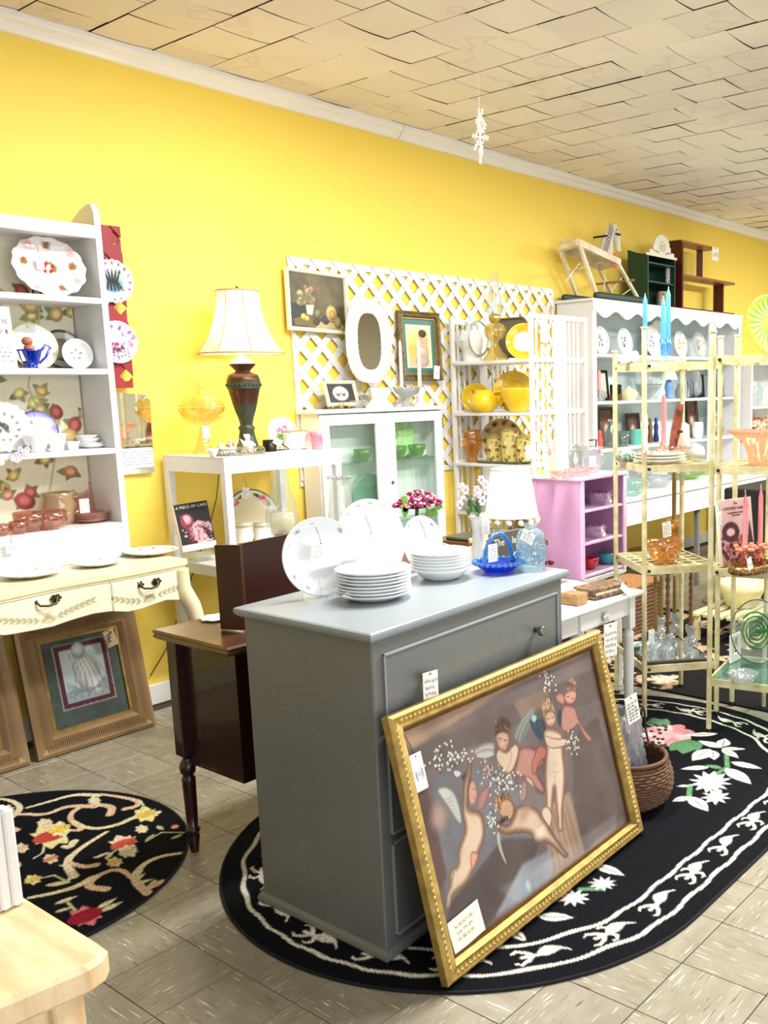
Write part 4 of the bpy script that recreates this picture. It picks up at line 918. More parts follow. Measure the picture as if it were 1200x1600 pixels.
# ================================================================= BIG FRAMED CHERUB PRINT
FB = on(690, 1.488, .013); fbl = Vector((1.524, 1.488, .008)); fbr = Vector((2.514, 1.527, .008)); ftl = Vector((1.520, 1.650, .666))
ux = (fbr-fbl); PWD = ux.length; ux.normalize(); uz = (ftl-fbl); uz = (uz-ux*uz.dot(ux)); PHT = uz.length*1.005; uz.normalize(); un_ = uz.cross(ux)  # normal pointing away (+y)
pm = Matrix((( ux.x, un_.x, uz.x), (ux.y, un_.y, uz.y), (ux.z, un_.z, uz.z))); po = (fbl+fbr)/2
FWD = .045
def inpic(x, y):
    p = atp(580+x/2.727, 980+y/2.727, po, un_)-po; return (p.dot(ux)+(PWD-2*FWD)/2, p.dot(uz)-FWD)
def putti(P):
    P.C[:] = (108, 96, 96); m = inpic; P.cloud(.14, 4)
    L = lambda pts, w, c, w2=None, sh=.25, al=1: P.line([m(*p) for p in pts], w, c, w2, sh, al)
    Bl = lambda x, y, rx, ry, a, c, sh=.5, soft=.12, al=1: P.blob(*m(x, y), rx, ry, a, c, sh, soft, al)
    P.poly([m(*p) for p in ((90, 430), (900, 60), (900, 120), (600, 250), (170, 520))], (160, 132, 112)); P.poly([m(*p) for p in ((150, 530), (600, 330), (980, 160), (1010, 300), (620, 420), (160, 640))], (96, 86, 84))
    P.poly([m(*p) for p in ((600, 320), (760, 260), (740, 330), (640, 400))], (132, 112, 98))
    P.poly([m(*p) for p in ((250, 640), (560, 560), (700, 900), (600, 1150), (320, 1200))], (112, 110, 116))
    P.poly([m(*p) for p in ((850, 480), (960, 380), (1075, 800), (900, 960), (860, 760))], (92, 80, 78))
    P.poly([m(*p) for p in ((560, 900), (720, 900), (640, 1120), (420, 1330), (300, 1380), (330, 1180))], (84, 74, 72))
    P.poly([m(*p) for p in ((160, 690), (228, 655), (318, 1060), (262, 1180))], (106, 82, 82))
    for k in range(5): L([(175+k*12, 690-k*6), (262+k*13, 1130-k*14)], .0022, (74, 54, 54), sh=0)
    P.poly([m(*p) for p in ((715, 790), (840, 700), (905, 960), (775, 1065))], (158, 132, 112))
    for k in range(6): L([(735+k*18, 800-k*10), (782+k*20, 1050-k*18)], .002, (112, 88, 74), sh=0)
    P.poly([m(*p) for p in ((640, 1010), (760, 950), (770, 1065), (520, 1240))], (140, 142, 150))
    Bl(655, 1110, .03, .025, 0, (120, 150, 170), .2, .8); Bl(665, 1105, .010, .018, 0, (206, 206, 180), .2, .9)
    for k in range(16):
        y = 1050+k*9; L([(540+k*6, y+70-k*5), (760+k*8, y-60-k*9), (1040, 800+k*8)], .0010, (188, 186, 190), sh=0, al=.5)
    Bl(285, 810, .03, .035, 0, (176, 152, 140), .2, .9)
    P.cloud(.06, 7); P.blur(9); P.cloud(.05, 11)
    def tr(sc, ox_, oy_):
        def g(pts):
            out = []
            for x, y in pts:
                p = atp(ox_+x/sc, oy_+y/sc, po, un_)-po; out.append((p.dot(ux)+(PWD-2*FWD)/2, p.dot(uz)-FWD))
            return out
        return g
    def smooth(pts):
        for _ in range(2):
            n = []
            for i in range(len(pts)): a, b = pts[i-1], pts[i]; n += [(.75*a[0]+.25*b[0], .75*a[1]+.25*b[1]), (.25*a[0]+.75*b[0], .25*a[1]+.75*b[1])]
            pts = n
        return pts
    SH = (122, 88, 72); LT = (206, 182, 160); PKL = (178, 130, 118); PKD = (118, 72, 66)
    def fig(g, pts, c=LT, r=SH, rw=.013, lx=-.3, ly=.2): P.poly(smooth(g(pts)), c, 1, r, rw, lx, ly)
    def sft(g, x, y, rx, ry, a, c, al=.6, soft=1.2): q = g([(x, y)])[0]; P.blob(q[0], q[1], rx, ry, a, c, 0, soft, al)
    def ln(g, pts, w, c, al=.8): P.line(g(pts), w, c, al=al)
    def curls(g, x, y, rx, ry, c, n, sd):
        rd = random.Random(sd); q = g([(x, y)])[0]; P.blob(q[0], q[1], rx, ry, 0, tuple(v*.7 for v in c), 0, .4)
        for i in range(n):
            a = rd.uniform(0, 6.28); f = math.sqrt(rd.random())*1.12; px_, py_ = q[0]+rx*f*math.cos(a), q[1]+ry*f*math.sin(a); k_ = rd.uniform(.5, 1.6); cc = tuple(min(235, v*k_) for v in c)
            P.line([(px_, py_), (px_+.004*math.cos(a), py_+.003), (px_+.004*math.cos(a+1), py_-.005)], .0012, cc)
    def feathers(g, pts, c, n, wd):
        pl_ = g(pts); (ax, ay), (bx, by), (tx, ty) = pl_
        for i in range(n):
            t = i/(n-1); P.leaf((ax+(bx-ax)*t, ay+(by-ay)*t), (tx+(bx-ax)*t*.6, ty+(by-ay)*t*.6), wd, tuple(v*(.78+.22*((i*7) % 3)/2) for v in c))
    g1, g2, g3, g4 = tr(5.714, 670, 1160), tr(8, 730, 1080), tr(5.517, 820, 1030), tr(8, 750, 1220)
    # the child at the upper right leaning down
    curls(g3, 395, 235, .022, .020, (140, 104, 88), 60, 1)
    fig(g3, [(250, 320), (300, 285), (340, 330), (330, 400), (300, 470), (300, 600), (340, 640), (420, 610), (450, 560), (480, 640), (540, 735), (585, 700), (540, 640), (480, 570), (440, 480), (430, 420), (380, 400), (310, 400), (270, 370)], PKL, PKD, .010)
    fig(g3, [(345, 290), (420, 260), (445, 310), (425, 370), (380, 408), (340, 370), (330, 320)], (190, 146, 130), PKD, .007); ln(g3, [(352, 325), (375, 330)], .0014, (80, 50, 46)); ln(g3, [(395, 345), (410, 338)], .0014, (80, 50, 46)); ln(g3, [(362, 378), (380, 380)], .0014, (170, 60, 60))
    P.poly(smooth(g3([(265, 470), (310, 420), (305, 600), (275, 560)])), (48, 66, 80))
    # the upper middle child
    feathers(g2, [(560, 590), (640, 660), (790, 200)], (138, 144, 138), 7, .16); feathers(g2, [(330, 660), (330, 790), (70, 740)], (180, 178, 170), 6, .18)
    fig(g2, [(640, 700), (760, 690), (870, 730), (960, 860), (940, 940), (840, 1000), (960, 1180), (960, 1300), (880, 1290), (700, 1070), (600, 1095), (560, 1060), (600, 900)], (172, 126, 116), (110, 70, 68), .016)
    fig(g2, [(690, 1068), (800, 1080), (850, 1260), (780, 1200)], LT, SH, .01)
    fig(g2, [(340, 800), (380, 710), (470, 780), (540, 690), (590, 640), (650, 720), (620, 860), (560, 1020), (480, 1060), (430, 990), (360, 900)], LT, SH, .010); ln(g2, [(545, 760), (520, 920), (480, 990)], .0016, (150, 112, 94), .6)
    curls(g2, 430, 470, .034, .029, (92, 70, 60), 90, 2)
    fig(g2, [(345, 540), (430, 500), (510, 530), (520, 640), (490, 740), (445, 785), (390, 740), (350, 640)], (190, 152, 132), (116, 76, 66), .008); sft(g2, 380, 640, .005, .004, 0, (206, 90, 84)); sft(g2, 480, 680, .005, .004, 0, (206, 90, 84)); ln(g2, [(375, 595), (405, 600)], .0014, (70, 46, 40)); ln(g2, [(450, 620), (485, 622)], .0014, (70, 46, 40)); ln(g2, [(425, 730), (455, 738)], .0016, (150, 50, 50)); sft(g2, 430, 660, .0028, .004, 0, (240, 210, 190))
    # the standing child
    feathers(g3, [(30, 520), (130, 500), (130, 720)], (60, 78, 92), 7, .2); sft(g3, 70, 515, .012, .010, 0, (150, 196, 206), .9, .4); sft(g3, 110, 640, .007, .02, .2, (44, 56, 74), .8, .5)
    fig(g3, [(110, 740), (180, 760), (180, 850), (110, 900), (90, 1000), (50, 1000), (45, 900), (80, 810)], (176, 108, 94), PKD, .008)
    fig(g3, [(150, 620), (200, 590), (300, 620), (330, 680), (320, 800), (345, 980), (335, 1160), (320, 1300), (320, 1410), (325, 1480), (290, 1500), (270, 1460), (270, 1390), (250, 1200), (245, 1080), (230, 1250), (225, 1350), (215, 1440), (180, 1430), (170, 1340), (175, 1200), (160, 1020), (170, 860), (180, 760), (155, 700)], (210, 188, 166), SH, .018)
    fig(g3, [(160, 650), (240, 690), (350, 680), (395, 700), (385, 740), (300, 770), (220, 780), (170, 740)], (208, 184, 162), SH, .007); ln(g3, [(250, 970), (252, 1060), (248, 1100)], .0016, (176, 132, 108), .8); sft(g3, 262, 900, .002, .003, 0, (170, 120, 96)); ln(g3, [(200, 960), (245, 985), (310, 965)], .0012, (190, 150, 124), .6)
    curls(g3, 190, 430, .027, .026, (158, 126, 104), 100, 3)
    fig(g3, [(165, 480), (210, 440), (255, 470), (262, 540), (235, 590), (195, 590), (165, 540)], (196, 160, 138), (120, 80, 66), .007); ln(g3, [(180, 518), (198, 520)], .0013, (60, 40, 36)); ln(g3, [(222, 508), (240, 502)], .0013, (60, 40, 36)); ln(g3, [(205, 565), (228, 560)], .0015, (150, 50, 50)); sft(g3, 212, 535, .002, .004, 0, (244, 214, 190))
    # the child stretched out at the bottom
    fig(g4, [(450, 270), (510, 0), (580, 0), (570, 280)], (150, 126, 118), (110, 88, 84), .008)
    fig(g4, [(740, 370), (830, 300), (900, 420), (870, 600), (800, 600)], LT, SH, .008)
    fig(g4, [(180, 480), (260, 540), (340, 560), (420, 400), (430, 320), (560, 290), (700, 340), (780, 470), (860, 590), (930, 700), (1030, 850), (1100, 920), (1070, 980), (1010, 950), (930, 860), (820, 780), (700, 760), (600, 660), (440, 660), (330, 690), (240, 660), (190, 580)], (204, 178, 152), (110, 82, 66), .024, 0, .0)
    sft(g4, 540, 420, .030, .018, .3, (168, 136, 116), .75); sft(g4, 740, 650, .026, .018, 0, (224, 204, 182), .9); ln(g4, [(700, 590), (760, 540), (810, 545)], .0014, (160, 124, 100)); ln(g4, [(1030, 930), (1060, 950)], .001, (140, 100, 84))
    curls(g4, 275, 270, .026, .019, (120, 90, 62), 80, 4)
    fig(g4, [(260, 240), (340, 220), (420, 290), (420, 420), (370, 510), (290, 500), (210, 400)], (190, 152, 124), (112, 78, 60), .009); ln(g4, [(380, 300), (400, 340), (390, 400)], .002, (170, 110, 90)); curls(g4, 270, 500, .018, .006, (80, 60, 46), 20, 5); curls(g4, 205, 270, .012, .018, (140, 108, 78), 40, 6)
    P.poly(smooth(g4([(200, 640), (235, 660), (245, 820), (345, 1110), (230, 900), (195, 740)])), (170, 166, 156))
    # the flying child at the left
    P.poly(smooth(g1([(50, 420), (130, 390), (210, 430), (260, 540), (295, 740), (250, 730), (170, 600), (110, 520)])), (196, 194, 188), 1, (120, 120, 120), .008)
    for q_ in range(7): ln(g1, [(120+q_*18, 520+q_*28), (190+q_*14, 500+q_*32)], .0012, (150, 148, 146), .7)
    P.poly(smooth(g1([(200, 250), (290, 270), (240, 330)])), (214, 208, 204)); curls(g1, 330, 320, .016, .016, (84, 62, 52), 30, 7)
    fig(g1, [(430, 470), (500, 400), (540, 370), (545, 410), (520, 480), (480, 600), (420, 620)], (160, 116, 112), (120, 84, 84), .008)
    fig(g1, [(340, 400), (380, 330), (410, 370), (430, 500), (390, 570), (350, 560)], (196, 152, 138), (140, 98, 90), .007); ln(g1, [(385, 420), (400, 425)], .001, (70, 46, 40)); sft(g1, 400, 500, .004, .004, 0, (190, 80, 80))
    fig(g1, [(280, 640), (290, 500), (290, 380), (330, 250), (330, 200), (360, 160), (375, 220), (375, 280), (350, 400), (345, 520), (340, 600), (400, 600), (470, 630), (500, 760), (490, 880), (440, 990), (420, 1090), (370, 1180), (340, 1250), (250, 1330), (200, 1370), (190, 1450), (160, 1505), (135, 1460), (145, 1350), (180, 1280), (170, 1200), (185, 1130), (250, 1110), (245, 980), (290, 850), (310, 790), (300, 720)], (208, 184, 160), (116, 86, 68), .020, -.35, 0)
    fig(g1, [(350, 970), (440, 980), (420, 1080), (370, 1170)], (204, 150, 134), (150, 100, 88), .009); ln(g1, [(340, 600), (400, 700), (405, 720)], .0016, (190, 150, 130), .6); ln(g1, [(190, 1150), (215, 1180), (190, 1260)], .002, (140, 104, 84), .7)
    rd = random.Random(4)
    for cx, cy, sx, sy, n, cc in ((320, 560, 95, 50, 90, (214, 218, 206)), (745, 240, 30, 55, 40, (230, 226, 220)), (560, 660, 70, 50, 80, (226, 212, 206)), (512, 820, 22, 55, 40, (214, 216, 206)), (850, 500, 30, 60, 40, (214, 208, 196)), (490, 610, 40, 40, 40, (206, 150, 150)), (700, 1290, 0, 0, 0, 0)):
        for k in range(n):
            p = m(cx+rd.gauss(0, sx*.5), cy+rd.gauss(0, sy*.5)); P.blob(p[0], p[1], .0038, .0028, rd.uniform(0, 3), cc if k % 3 else (70, 80, 60), 0, .6)
    P.cloud(.07, 9); P.grain(.10)
def beads(t, w, h, fw, fd):
    b = B()
    for vert, c, L in ((0, fw*.42, w), (0, h-fw*.42, w), (1, -w/2+fw*.42, h), (1, w/2-fw*.42, h)):
        n = int(L/.016)
        for i in range(n):
            s = -L/2+L*(i+.5)/n
            if abs(s) > L/2-fw*.55: continue
            x, z = (s, c) if not vert else (c, s+h/2); a = .0048; q = .0078
            sx_, sz_ = (a, q) if not vert else (q, a)
            b.add([(x-sx_, -fd*.82, z), (x, -fd*.82, z-sz_), (x+sx_, -fd*.82, z), (x, -fd*.82, z+sz_), (x, -fd*1.12, z)], [(0, 1, 4), (1, 2, 4), (2, 3, 4), (3, 0, 4)], True)
    o = b.build('beading', mat('bright_gilt', (216, 186, 104), .3, .7), t); o['kind'] = 'stuff'
pic = frame('cherub_print', 'large gilt framed print of five cherubs leaning on the grey dresser front', PWD, PHT, FWD, .03, GOLD, putti, po, (0, 0, 0), inner=.008, innermat=GOLDD, deco=beads, step=.002)
pic.rotation_euler = pm.to_euler()
def inw(x, y, off=-.008): return atp(580+x/2.727, 980+y/2.727, po+un_*off, un_)
def cardp(P): P.C[:] = (246, 244, 226); scribble(P, .02, .09, .02, .07, 3, (170, 150, 110), .0012, 3)
q = inw(400, 1290, -.01); cd = thing('price_card', 'cream handwritten card tucked at the lower left corner of the cherub print', 'card', q)
sheet('card', SATINP, lambda S, T: (S-.055, 0*S, T-.04), 60, 40, (.125, .085), cardp, cd, thick=.0008); cd.rotation_euler = (pm @ Matrix.Rotation(math.radians(-4), 3, 'Y')).to_euler()
tg = price_tag('white hang tag on a dark string at the upper left of the cherub print', inw(186, 540, -.012), .042, .095, 0, seed=6, rows=1, dens=0, string=inw(130, 440, -.012)); 
tg.children[0].rotation_euler = pm.to_euler()

# ================================================================= BASKET
bl = at(1010, 1238, z=.012); bl = Vector((2.70, 1.67, .008)); bk = thing('basket', 'round brown woven basket with looped handle on the oval rug', 'basket', bl)
bb = B(); pr_ = [(.10, .005), (.132, .03), (.146, .07), (.146, .11), (.135, .145), (.124, .165)]
for i in range(17):
    t = i/16; z = .006+t*.16
    r = np.interp(z, [p[1] for p in pr_], [p[0] for p in pr_]); nn = 44
    bb.tube([((r+.0035*((k+i) % 2))*math.cos(2*PI*k/nn), (r+.0035*((k+i) % 2))*math.sin(2*PI*k/nn), z) for k in range(nn)], .0058, 5, True)
bb.lathe([(.0004, .004), (.10, .004)], n=24); o = bb.build('woven_wall', WICKER, bk)
B().tube([(.128*math.cos(2*PI*k/40), .128*math.sin(2*PI*k/40), .172) for k in range(40)], .008, 7, True).build('rim', mat('wicker_dark', (96, 66, 42), .7, var=.3, vscale=30), bk)
for s in (-1, 1): B().tube([(s*.0+.09*math.cos(a), .125*math.cos(a)*0+s*.01, .0) for a in (0, 1)], .001, 3) if False else None
B().tube([(-.13*math.cos(PI*k/16)*1.0, .01*math.sin(k), .16+.20*math.sin(PI*k/16)) for k in range(17)], .004, 6).build('handle', mat('vine', (40, 34, 24), .7), bk)
lf = B(); rd = random.Random(8)
for k in range(26):
    x, y, z = .13+rd.uniform(-.03, .05), rd.uniform(-.06, .03), .16+rd.uniform(-.02, .10); lf.ball((x, y, z), .009, .008, .004, 6, 4)
lf.build('trailing_leaves', mat('dark_leaf', (44, 46, 36), .6), bk)
bg_ = thing('plastic_bag', 'clear crinkled plastic bag of goods standing in the woven basket', 'bag', bl+Vector((-.02, 0, .10)))
def bagf(S, T):
    a = S; r = .085*(1-.25*T/.27)+.008*np.sin(a*9+T*40)+.006*np.sin(a*17-T*70); return (r*np.cos(a)*1.05-.02*T/.2, r*np.sin(a)*.7, T-.02)
PLASTIC = glass('crinkled_plastic', (215, 220, 228), .30, .7, .12); 
sheet('film', PLASTIC, bagf, 70, 30, (2*PI, .27), None, bg_)
B().ball((-.01, 0, .10), .055, .04, .12, 14, 10).build('contents', mat('grey_pink_cloth', (160, 130, 134), .8, var2=(90, 92, 98), vscale=30), bg_)
price_tag('white handwritten notecard taped to the bag in the basket', at(985, 1088, y=1.62), .06, .10, 12, roll=-12, seed=61, rows=6, ink=(20, 20, 40), name='notecard', cat='card')

# ================================================================= ON THE DRESSER
def dtop(u, v): return at(u, v, z=.8805)
cS = dtop(585, 934)
for i in range(8):
    tag(plate('dinner_plate', '', None, (cS.x+random.uniform(-.002, .002), cS.y, .881+i*.0095), .105, depth=.2, seg=48, nr=9, th=.003, paint=sprigs(9, .85, (190, 196, 206), .03) if i == 7 else None), ['bottom', 'second', 'third', 'fourth', 'fifth', 'sixth', 'seventh', 'topmost'][i]+' white dinner plate of the stack at the front of the grey dresser'+(' counted upwards' if 0 < i < 7 else ''), 'plate', 'stack of white dinner plates')
cB = dtop(690, 903)
for i in range(6):
    tag(plate('soup_bowl', '', None, (cB.x, cB.y, .881+(0 if i == 0 else .006+i*.0095)), .094 if i else .090, depth=.42 if i == 0 else .36, seg=48, nr=9, th=.003), ['deep bottom', 'second', 'third', 'fourth', 'fifth', 'topmost'][i]+' white soup bowl of the stack beside the dinner plates'+(' counted upwards' if 0 < i < 5 else ''), 'bowl', 'stack of white soup bowls')
sg_ = sprigs(13, .86, (120, 126, 140), .032, (150, 160, 170), rim=(226, 228, 232))
leanplate('display_plate', 'white sprigged plate standing at the left end of the grey dresser', 'plate', 499, 2.12, .881, .113, sg_, 18, 10, nr=30)
leanplate('platter', 'largest white sprigged platter standing behind the plate stack', 'plate', 577, 2.17, .881, .126, sprigs(16, .88, (120, 126, 140), .03, (150, 160, 170), rim=(226, 228, 232)), 8, 10, nr=30, sx=1.0)
leanplate('display_plate', 'small white oval plate standing behind the soup bowls', 'plate', 658, 2.15, .881, .088, sg_, 2, 10, nr=26)
for nm, l in (('acrylic easel under the left sprigged plate', on(490, 2.08, .881)), ('acrylic easel under the big sprigged platter', on(577, 2.15, .881))): easel(l, .085, 12, CLEAR, 'clear '+nm)
for k, (u, v, l) in enumerate(((502, 848, 'white tag tied to the left sprigged plate'), (580, 832, 'white tag tied to the big sprigged platter'), (665, 838, 'white tag tied to the small oval plate'))): price_tag(l, on(u, 2.06, .0)*0+at(u, v, y=2.075), .035, .05, 12, roll=18-8*k, string=at(u-9, v-24, y=2.08), seed=70+k, ink=(150, 160, 176))
# blue glass basket
lb = dtop(779, 893); kb = mpp(lb)
gb = thing('glass_basket', 'bright blue hobnail glass basket with arched handle on the grey dresser', 'basket', lb)
B().lathe([(18*kb, 0), (22*kb, 1*kb), (24*kb, 3*kb), (36*kb, 12*kb), (38*kb, 14*kb), (36*kb, 14.5*kb), (30*kb, 11*kb), (18*kb, 5*kb), (.0004, 4*kb)], n=40, flute=.04, nf=12).build('bowl', COBALT, gb)
hnd = B(); pts = [(34*kb*math.cos(a), 0, (13+46*math.sin(a)*1.0)*kb) for a in [PI*i/24 for i in range(25)]]
hnd.tube(pts, 3.2*kb, 8)
for x, y, z in pts: hnd.ball((x, y-2*kb, z), 2.6*kb, 2.6*kb, 2.6*kb, 6, 4)
hnd.build('handle', BLUEG, gb)
rim = B()
for k in range(26):
    a = 2*PI*k/26; rim.ball((38*kb*math.cos(a), 38*kb*math.sin(a), 15*kb), 4*kb, 4*kb, 3.4*kb, 7, 5)
rim.tube([(36*kb, 0, 14*kb), (42*kb, 0, 22*kb), (50*kb, 0, 22*kb)], 3*kb, 7); rim.build('scalloped_rim', BLUEG, gb)
price_tag('white tag hanging inside the blue glass basket', at(770, 851, y=lb.y-.035), .040, .056, 6, string=at(777, 845, y=lb.y-.02), seed=81)
# sky blue bottle
lj = dtop(830, 889); k = mpp(lj)
jar = thing('glass_canister', 'pale blue pressed glass jar with small lid at the dresser back right', 'jar', lj)
B().lathe([(20*k, 0), (22*k, 3*k), (22.5*k, 20*k), (22.5*k, 46*k), (21.5*k, 54*k), (16*k, 62*k), (9*k, 64*k), (9*k, 67*k)], n=32, flute=.012, nf=16).build('body', glass('pale_blue_glass', (196, 222, 236), .35, .9, see=(218, 236, 246), cut=50), jar)
em = B()
for i in range(8):
    a0 = 2*PI*i/8
    for (rr_, nn) in ((11, 14), (7, 10), (3, 6)):
        em.tube([(23*k*math.cos(a0+rr_*k/(23*k)*math.cos(2*PI*j/nn)), 23*k*math.sin(a0+rr_*k/(23*k)*math.cos(2*PI*j/nn)), 26*k+rr_*k*1.2*math.sin(2*PI*j/nn)) for j in range(nn)], .7*k, 4, True)
em.build('embossing', MATS['pale_blue_glass'], jar); B().lathe([(9*k, 66*k), (11*k, 67*k), (11*k, 70*k), (4*k, 72*k), (.0004, 72*k)], n=18).build('lid', CLEAR, jar)
price_tag('white tag draped over the shoulder of the pale blue jar', at(828, 832, y=lj.y-.05), .055, .035, 10, roll=30, seed=82)
# bud vase with pale flowers
lv = Vector((2.47, 2.10, .8805)); lv = dtop(870, 872); lv.x = min(lv.x, 2.425); lv = on(868, 2.10, .8805); lv.x = min(lv.x, 2.42); k = mpp(lv)
LZ('bud_vase', 'slim white bud vase at the back right corner of the grey dresser', 'vase', lv, [(17, 0), (17, 3), (11, 22), (9, 45), (12, 62), (16, 70), (13, 68), (7, 60), (1, 30)], mat('milk_glass', (246, 244, 238), .15, coat=.4), n=24, flute=.05, nf=6)
fw_ = thing('flower_bunch', 'small bunch of pale pink-white silk blossoms in the slim white vase', 'flowers', lv+Vector((0, 0, 62*k))); rd = random.Random(12)
st = B(); blo = []
for i in range(13):
    a = rd.uniform(0, 6.28); rr_ = rd.uniform(10, 34)*k; z = rd.uniform(25, 62)*k; e = (rr_*math.cos(a), rr_*math.sin(a), z); st.tube([(0, 0, 0), (e[0]*.3, e[1]*.3, z*.5), e], .0013, 5); blo.append(e)
    st.ball((e[0]*.5, e[1]*.5, z*.55), 4*k, 2*k, 7*k, 6, 4)
st.build('stems', LEAF, fw_)
for e in blo:
    b = B()
    for a in range(6): b.ball((e[0]+5*k*math.cos(a*1.05), e[1]-1*k, e[2]+5*k*math.sin(a*1.05)), 4*k, 2.4*k, 3.2*k, 6, 4)
    b.build('blossom', mat('pale_petal', (236, 222, 226), .6), fw_)
price_tag('white scalloped tag on the slim white vase', lv+Vector((-.003, -.034, .135)), .035, .045, 10, seed=83)
for i, (u, v) in enumerate(((851, 877), (861, 877))):
    l = at(u, v, y=2.0); l = dtop(u, 884); tag(LZ('cherry', '', '', l+Vector((0, 0, .0)), [(.5, 0), (4, 1.5), (5, 5), (4, 8.5), (.5, 10)], DRY, n=12), '%s dark red bead berry beside the slim white vase' % ('left', 'right')[i], 'berry')

# ================================================================= TABLE BEHIND THE DRESSER
bt = thing('side_table', 'low brown wooden table behind the grey dresser under the small lamp', 'table', (2.86, 2.72, 0))
B().box(-.40, -.24, .77, .47, .24, .80, .006).build('top', BROWN, bt)
for x in (-.36, .42):
    for y in (-.2, .2): B().lathe([(.02, .0075), (.022, .3), (.018, .5), (.024, .77)], (x, y, 0), 12, True).build('leg', BROWN, bt)
bx_ = thing('keepsake_case', 'long wood edged case with dark green glass top behind the soup bowls', 'case', on(752, 2.58, .80)); ring_box(B(), -.17, -.08, .17, .08, [(0, 0), (.004, .02), (0, .05)]).build('case', BROWN, bx_)
B().box(-.15, -.07, .05, .15, .07, .064, .006).build('lid', mat('bottle_green', (70, 82, 60), .25, var=.4, vscale=5), bx_); B().box(-.165, -.083, .048, .165, -.072, .068, .003).build('front_edge', mat('pale_wood', (206, 176, 124), .5), bx_)
bc = thing('bead_chain', 'string of pale beads draped over the wood edged case', 'beads', on(735, 2.47, .80)); b = B()
for i in range(34):
    t = i/33; b.ball(((t-.5)*.30, -.0, .075-.035*math.sin(PI*t)), .004, .004, .004, 6, 4)
b.build('beads', WAXW, bc)
def signwood(P):
    P.C[:] = (96, 92, 80); P.cloud(.2, 4)
ws = thing('word_sign', 'grey board with white script lettering seen through the blue glass basket', 'sign', Vector((on(782, 2.06, .881).x, 2.03, .8815)))
B().box(-.085, 0, 0, .085, .012, .095, .002).build('board', mat('weathered_board', (96, 92, 82), .7, var=.3, vscale=12), ws)
text_part('lettering', 'The', .036, WAXW, ws, (-.042, -.0012, .060), (PI/2, 0, 0)); text_part('lettering', 'les', .036, WAXW, ws, (.045, -.0012, .060), (PI/2, 0, 0))
# small lamp with pompom fringe
ll = on(800, 2.60, .80); k = mpp(ll); sl = thing('table_lamp', 'small table lamp with white tapered shade and pompom fringe', 'lamp', ll)
B().lathe([(24*k, 0), (24*k, 2*k), (9*k, 6*k), (5*k, 12*k), (6*k, 26*k), (4*k, 30*k), (3.5*k, 52*k), (6*k, 54*k), (3*k, 58*k), (3*k, 80*k)], n=16).build('base', mat('pewter', (130, 122, 104), .4, .5, var=.3, vscale=30), sl)
zb = (proj(ll)[1]-806)*k*1.0; zt_ = (proj(ll)[1]-733)*k; SHADE = mat('white_shade', (250, 247, 232), .8)
for nd in [SHADE.node_tree.nodes['Principled BSDF']]: nd.inputs['Transmission Weight'].default_value = 0
B().lathe([(42*k, zb), (30*k, zt_), (29*k, zt_), (41*k, zb)], n=32).build('shade', SHADE, sl)
B().tube([(42*k*math.cos(2*PI*i/32), 42*k*math.sin(2*PI*i/32), zb) for i in range(32)], 1*k, 5, True).build('trim', SHADE, sl); B().tube([(30*k*math.cos(2*PI*i/32), 30*k*math.sin(2*PI*i/32), zt_) for i in range(32)], 1*k, 5, True).build('trim', SHADE, sl)
for i in range(14):
    a = 2*PI*(i+.3)/14; B().ball((41*k*math.cos(a), 41*k*math.sin(a), zb-7*k), 4.8*k, n=10, m=7).build('pompom', mat('pompom', (240, 232, 214), .95, bump=1, bscale=300), sl)
# flower pot with purple-pink blossoms
lp = on(655, 2.80, .80); k = mpp(lp); fp = thing('flower_pot', 'dense magenta and white flower head with green leaves above the small oval plate', 'flowers', lp)
B().lathe([(18*k, 0), (24*k, 4*k), (24*k, 20*k), (20*k, 26*k), (18*k, 24*k)], n=18).build('pot', mat('dark_wood_pot', (90, 40, 30), .5), fp)
zf = (proj(lp)[1]-783)*k; rd = random.Random(6); c1 = B(); c2 = B()
for i in range(420):
    a = rd.uniform(0, 6.28); r_ = math.sqrt(rd.random())*47*k; z = zf+rd.uniform(-.4, 1)*17*k*(1-(r_/(49*k))**2)-(r_*.1); b_ = (c1, c2)[i % 3 == 0]; b_.ball((r_*math.cos(a)+2*k, r_*math.sin(a)*.6, z), 2.6*k, 2.6*k, 2.2*k, 5, 4)
q1 = c1.build('florets', mat('magenta_petal', (150, 24, 84), .6), fp); q1['kind'] = 'stuff'; q2 = c2.build('florets', mat('pinkwhite_petal', (236, 190, 206), .6), fp); q2['kind'] = 'stuff'
B().ball((2*k, 0, zf-4*k), 34*k, 20*k, 8*k, 12, 6).build('foliage', mat('deep_green', (50, 60, 30), .7), fp)
def bigleaf(x0, z0, x1, z1, w, y=-.02): return B().prism([(x0, z0), ((x0+x1)/2-w*(z1-z0)/2, (z0+z1)/2+w*(x1-x0)/2), (x1, z1), ((x0+x1)/2+w*(z1-z0)/2, (z0+z1)/2-w*(x1-x0)/2)], (y, y+.001), lambda a, c, yy: (a, yy, c))
LFM = mat('bright_leaf', (110, 160, 50), .5, var=.3, vscale=20)
for (a, b_, c_, d_) in ((-30, 2, -46, 12), (-26, -8, -48, -2), (-36, 0, -40, -22), (16, -14, 34, -24), (26, -8, 46, -14), (8, -10, 16, -28)): bigleaf(a*k, zf+b_*k, c_*k, zf+d_*k, .7, -.03).build('leaf', LFM, fp)
B().tube([(-6*k, 0, 20*k), (-3*k, 0, zf*.6), (0, 0, zf)], 3*k, 6).build('stem', LEAF, fp)
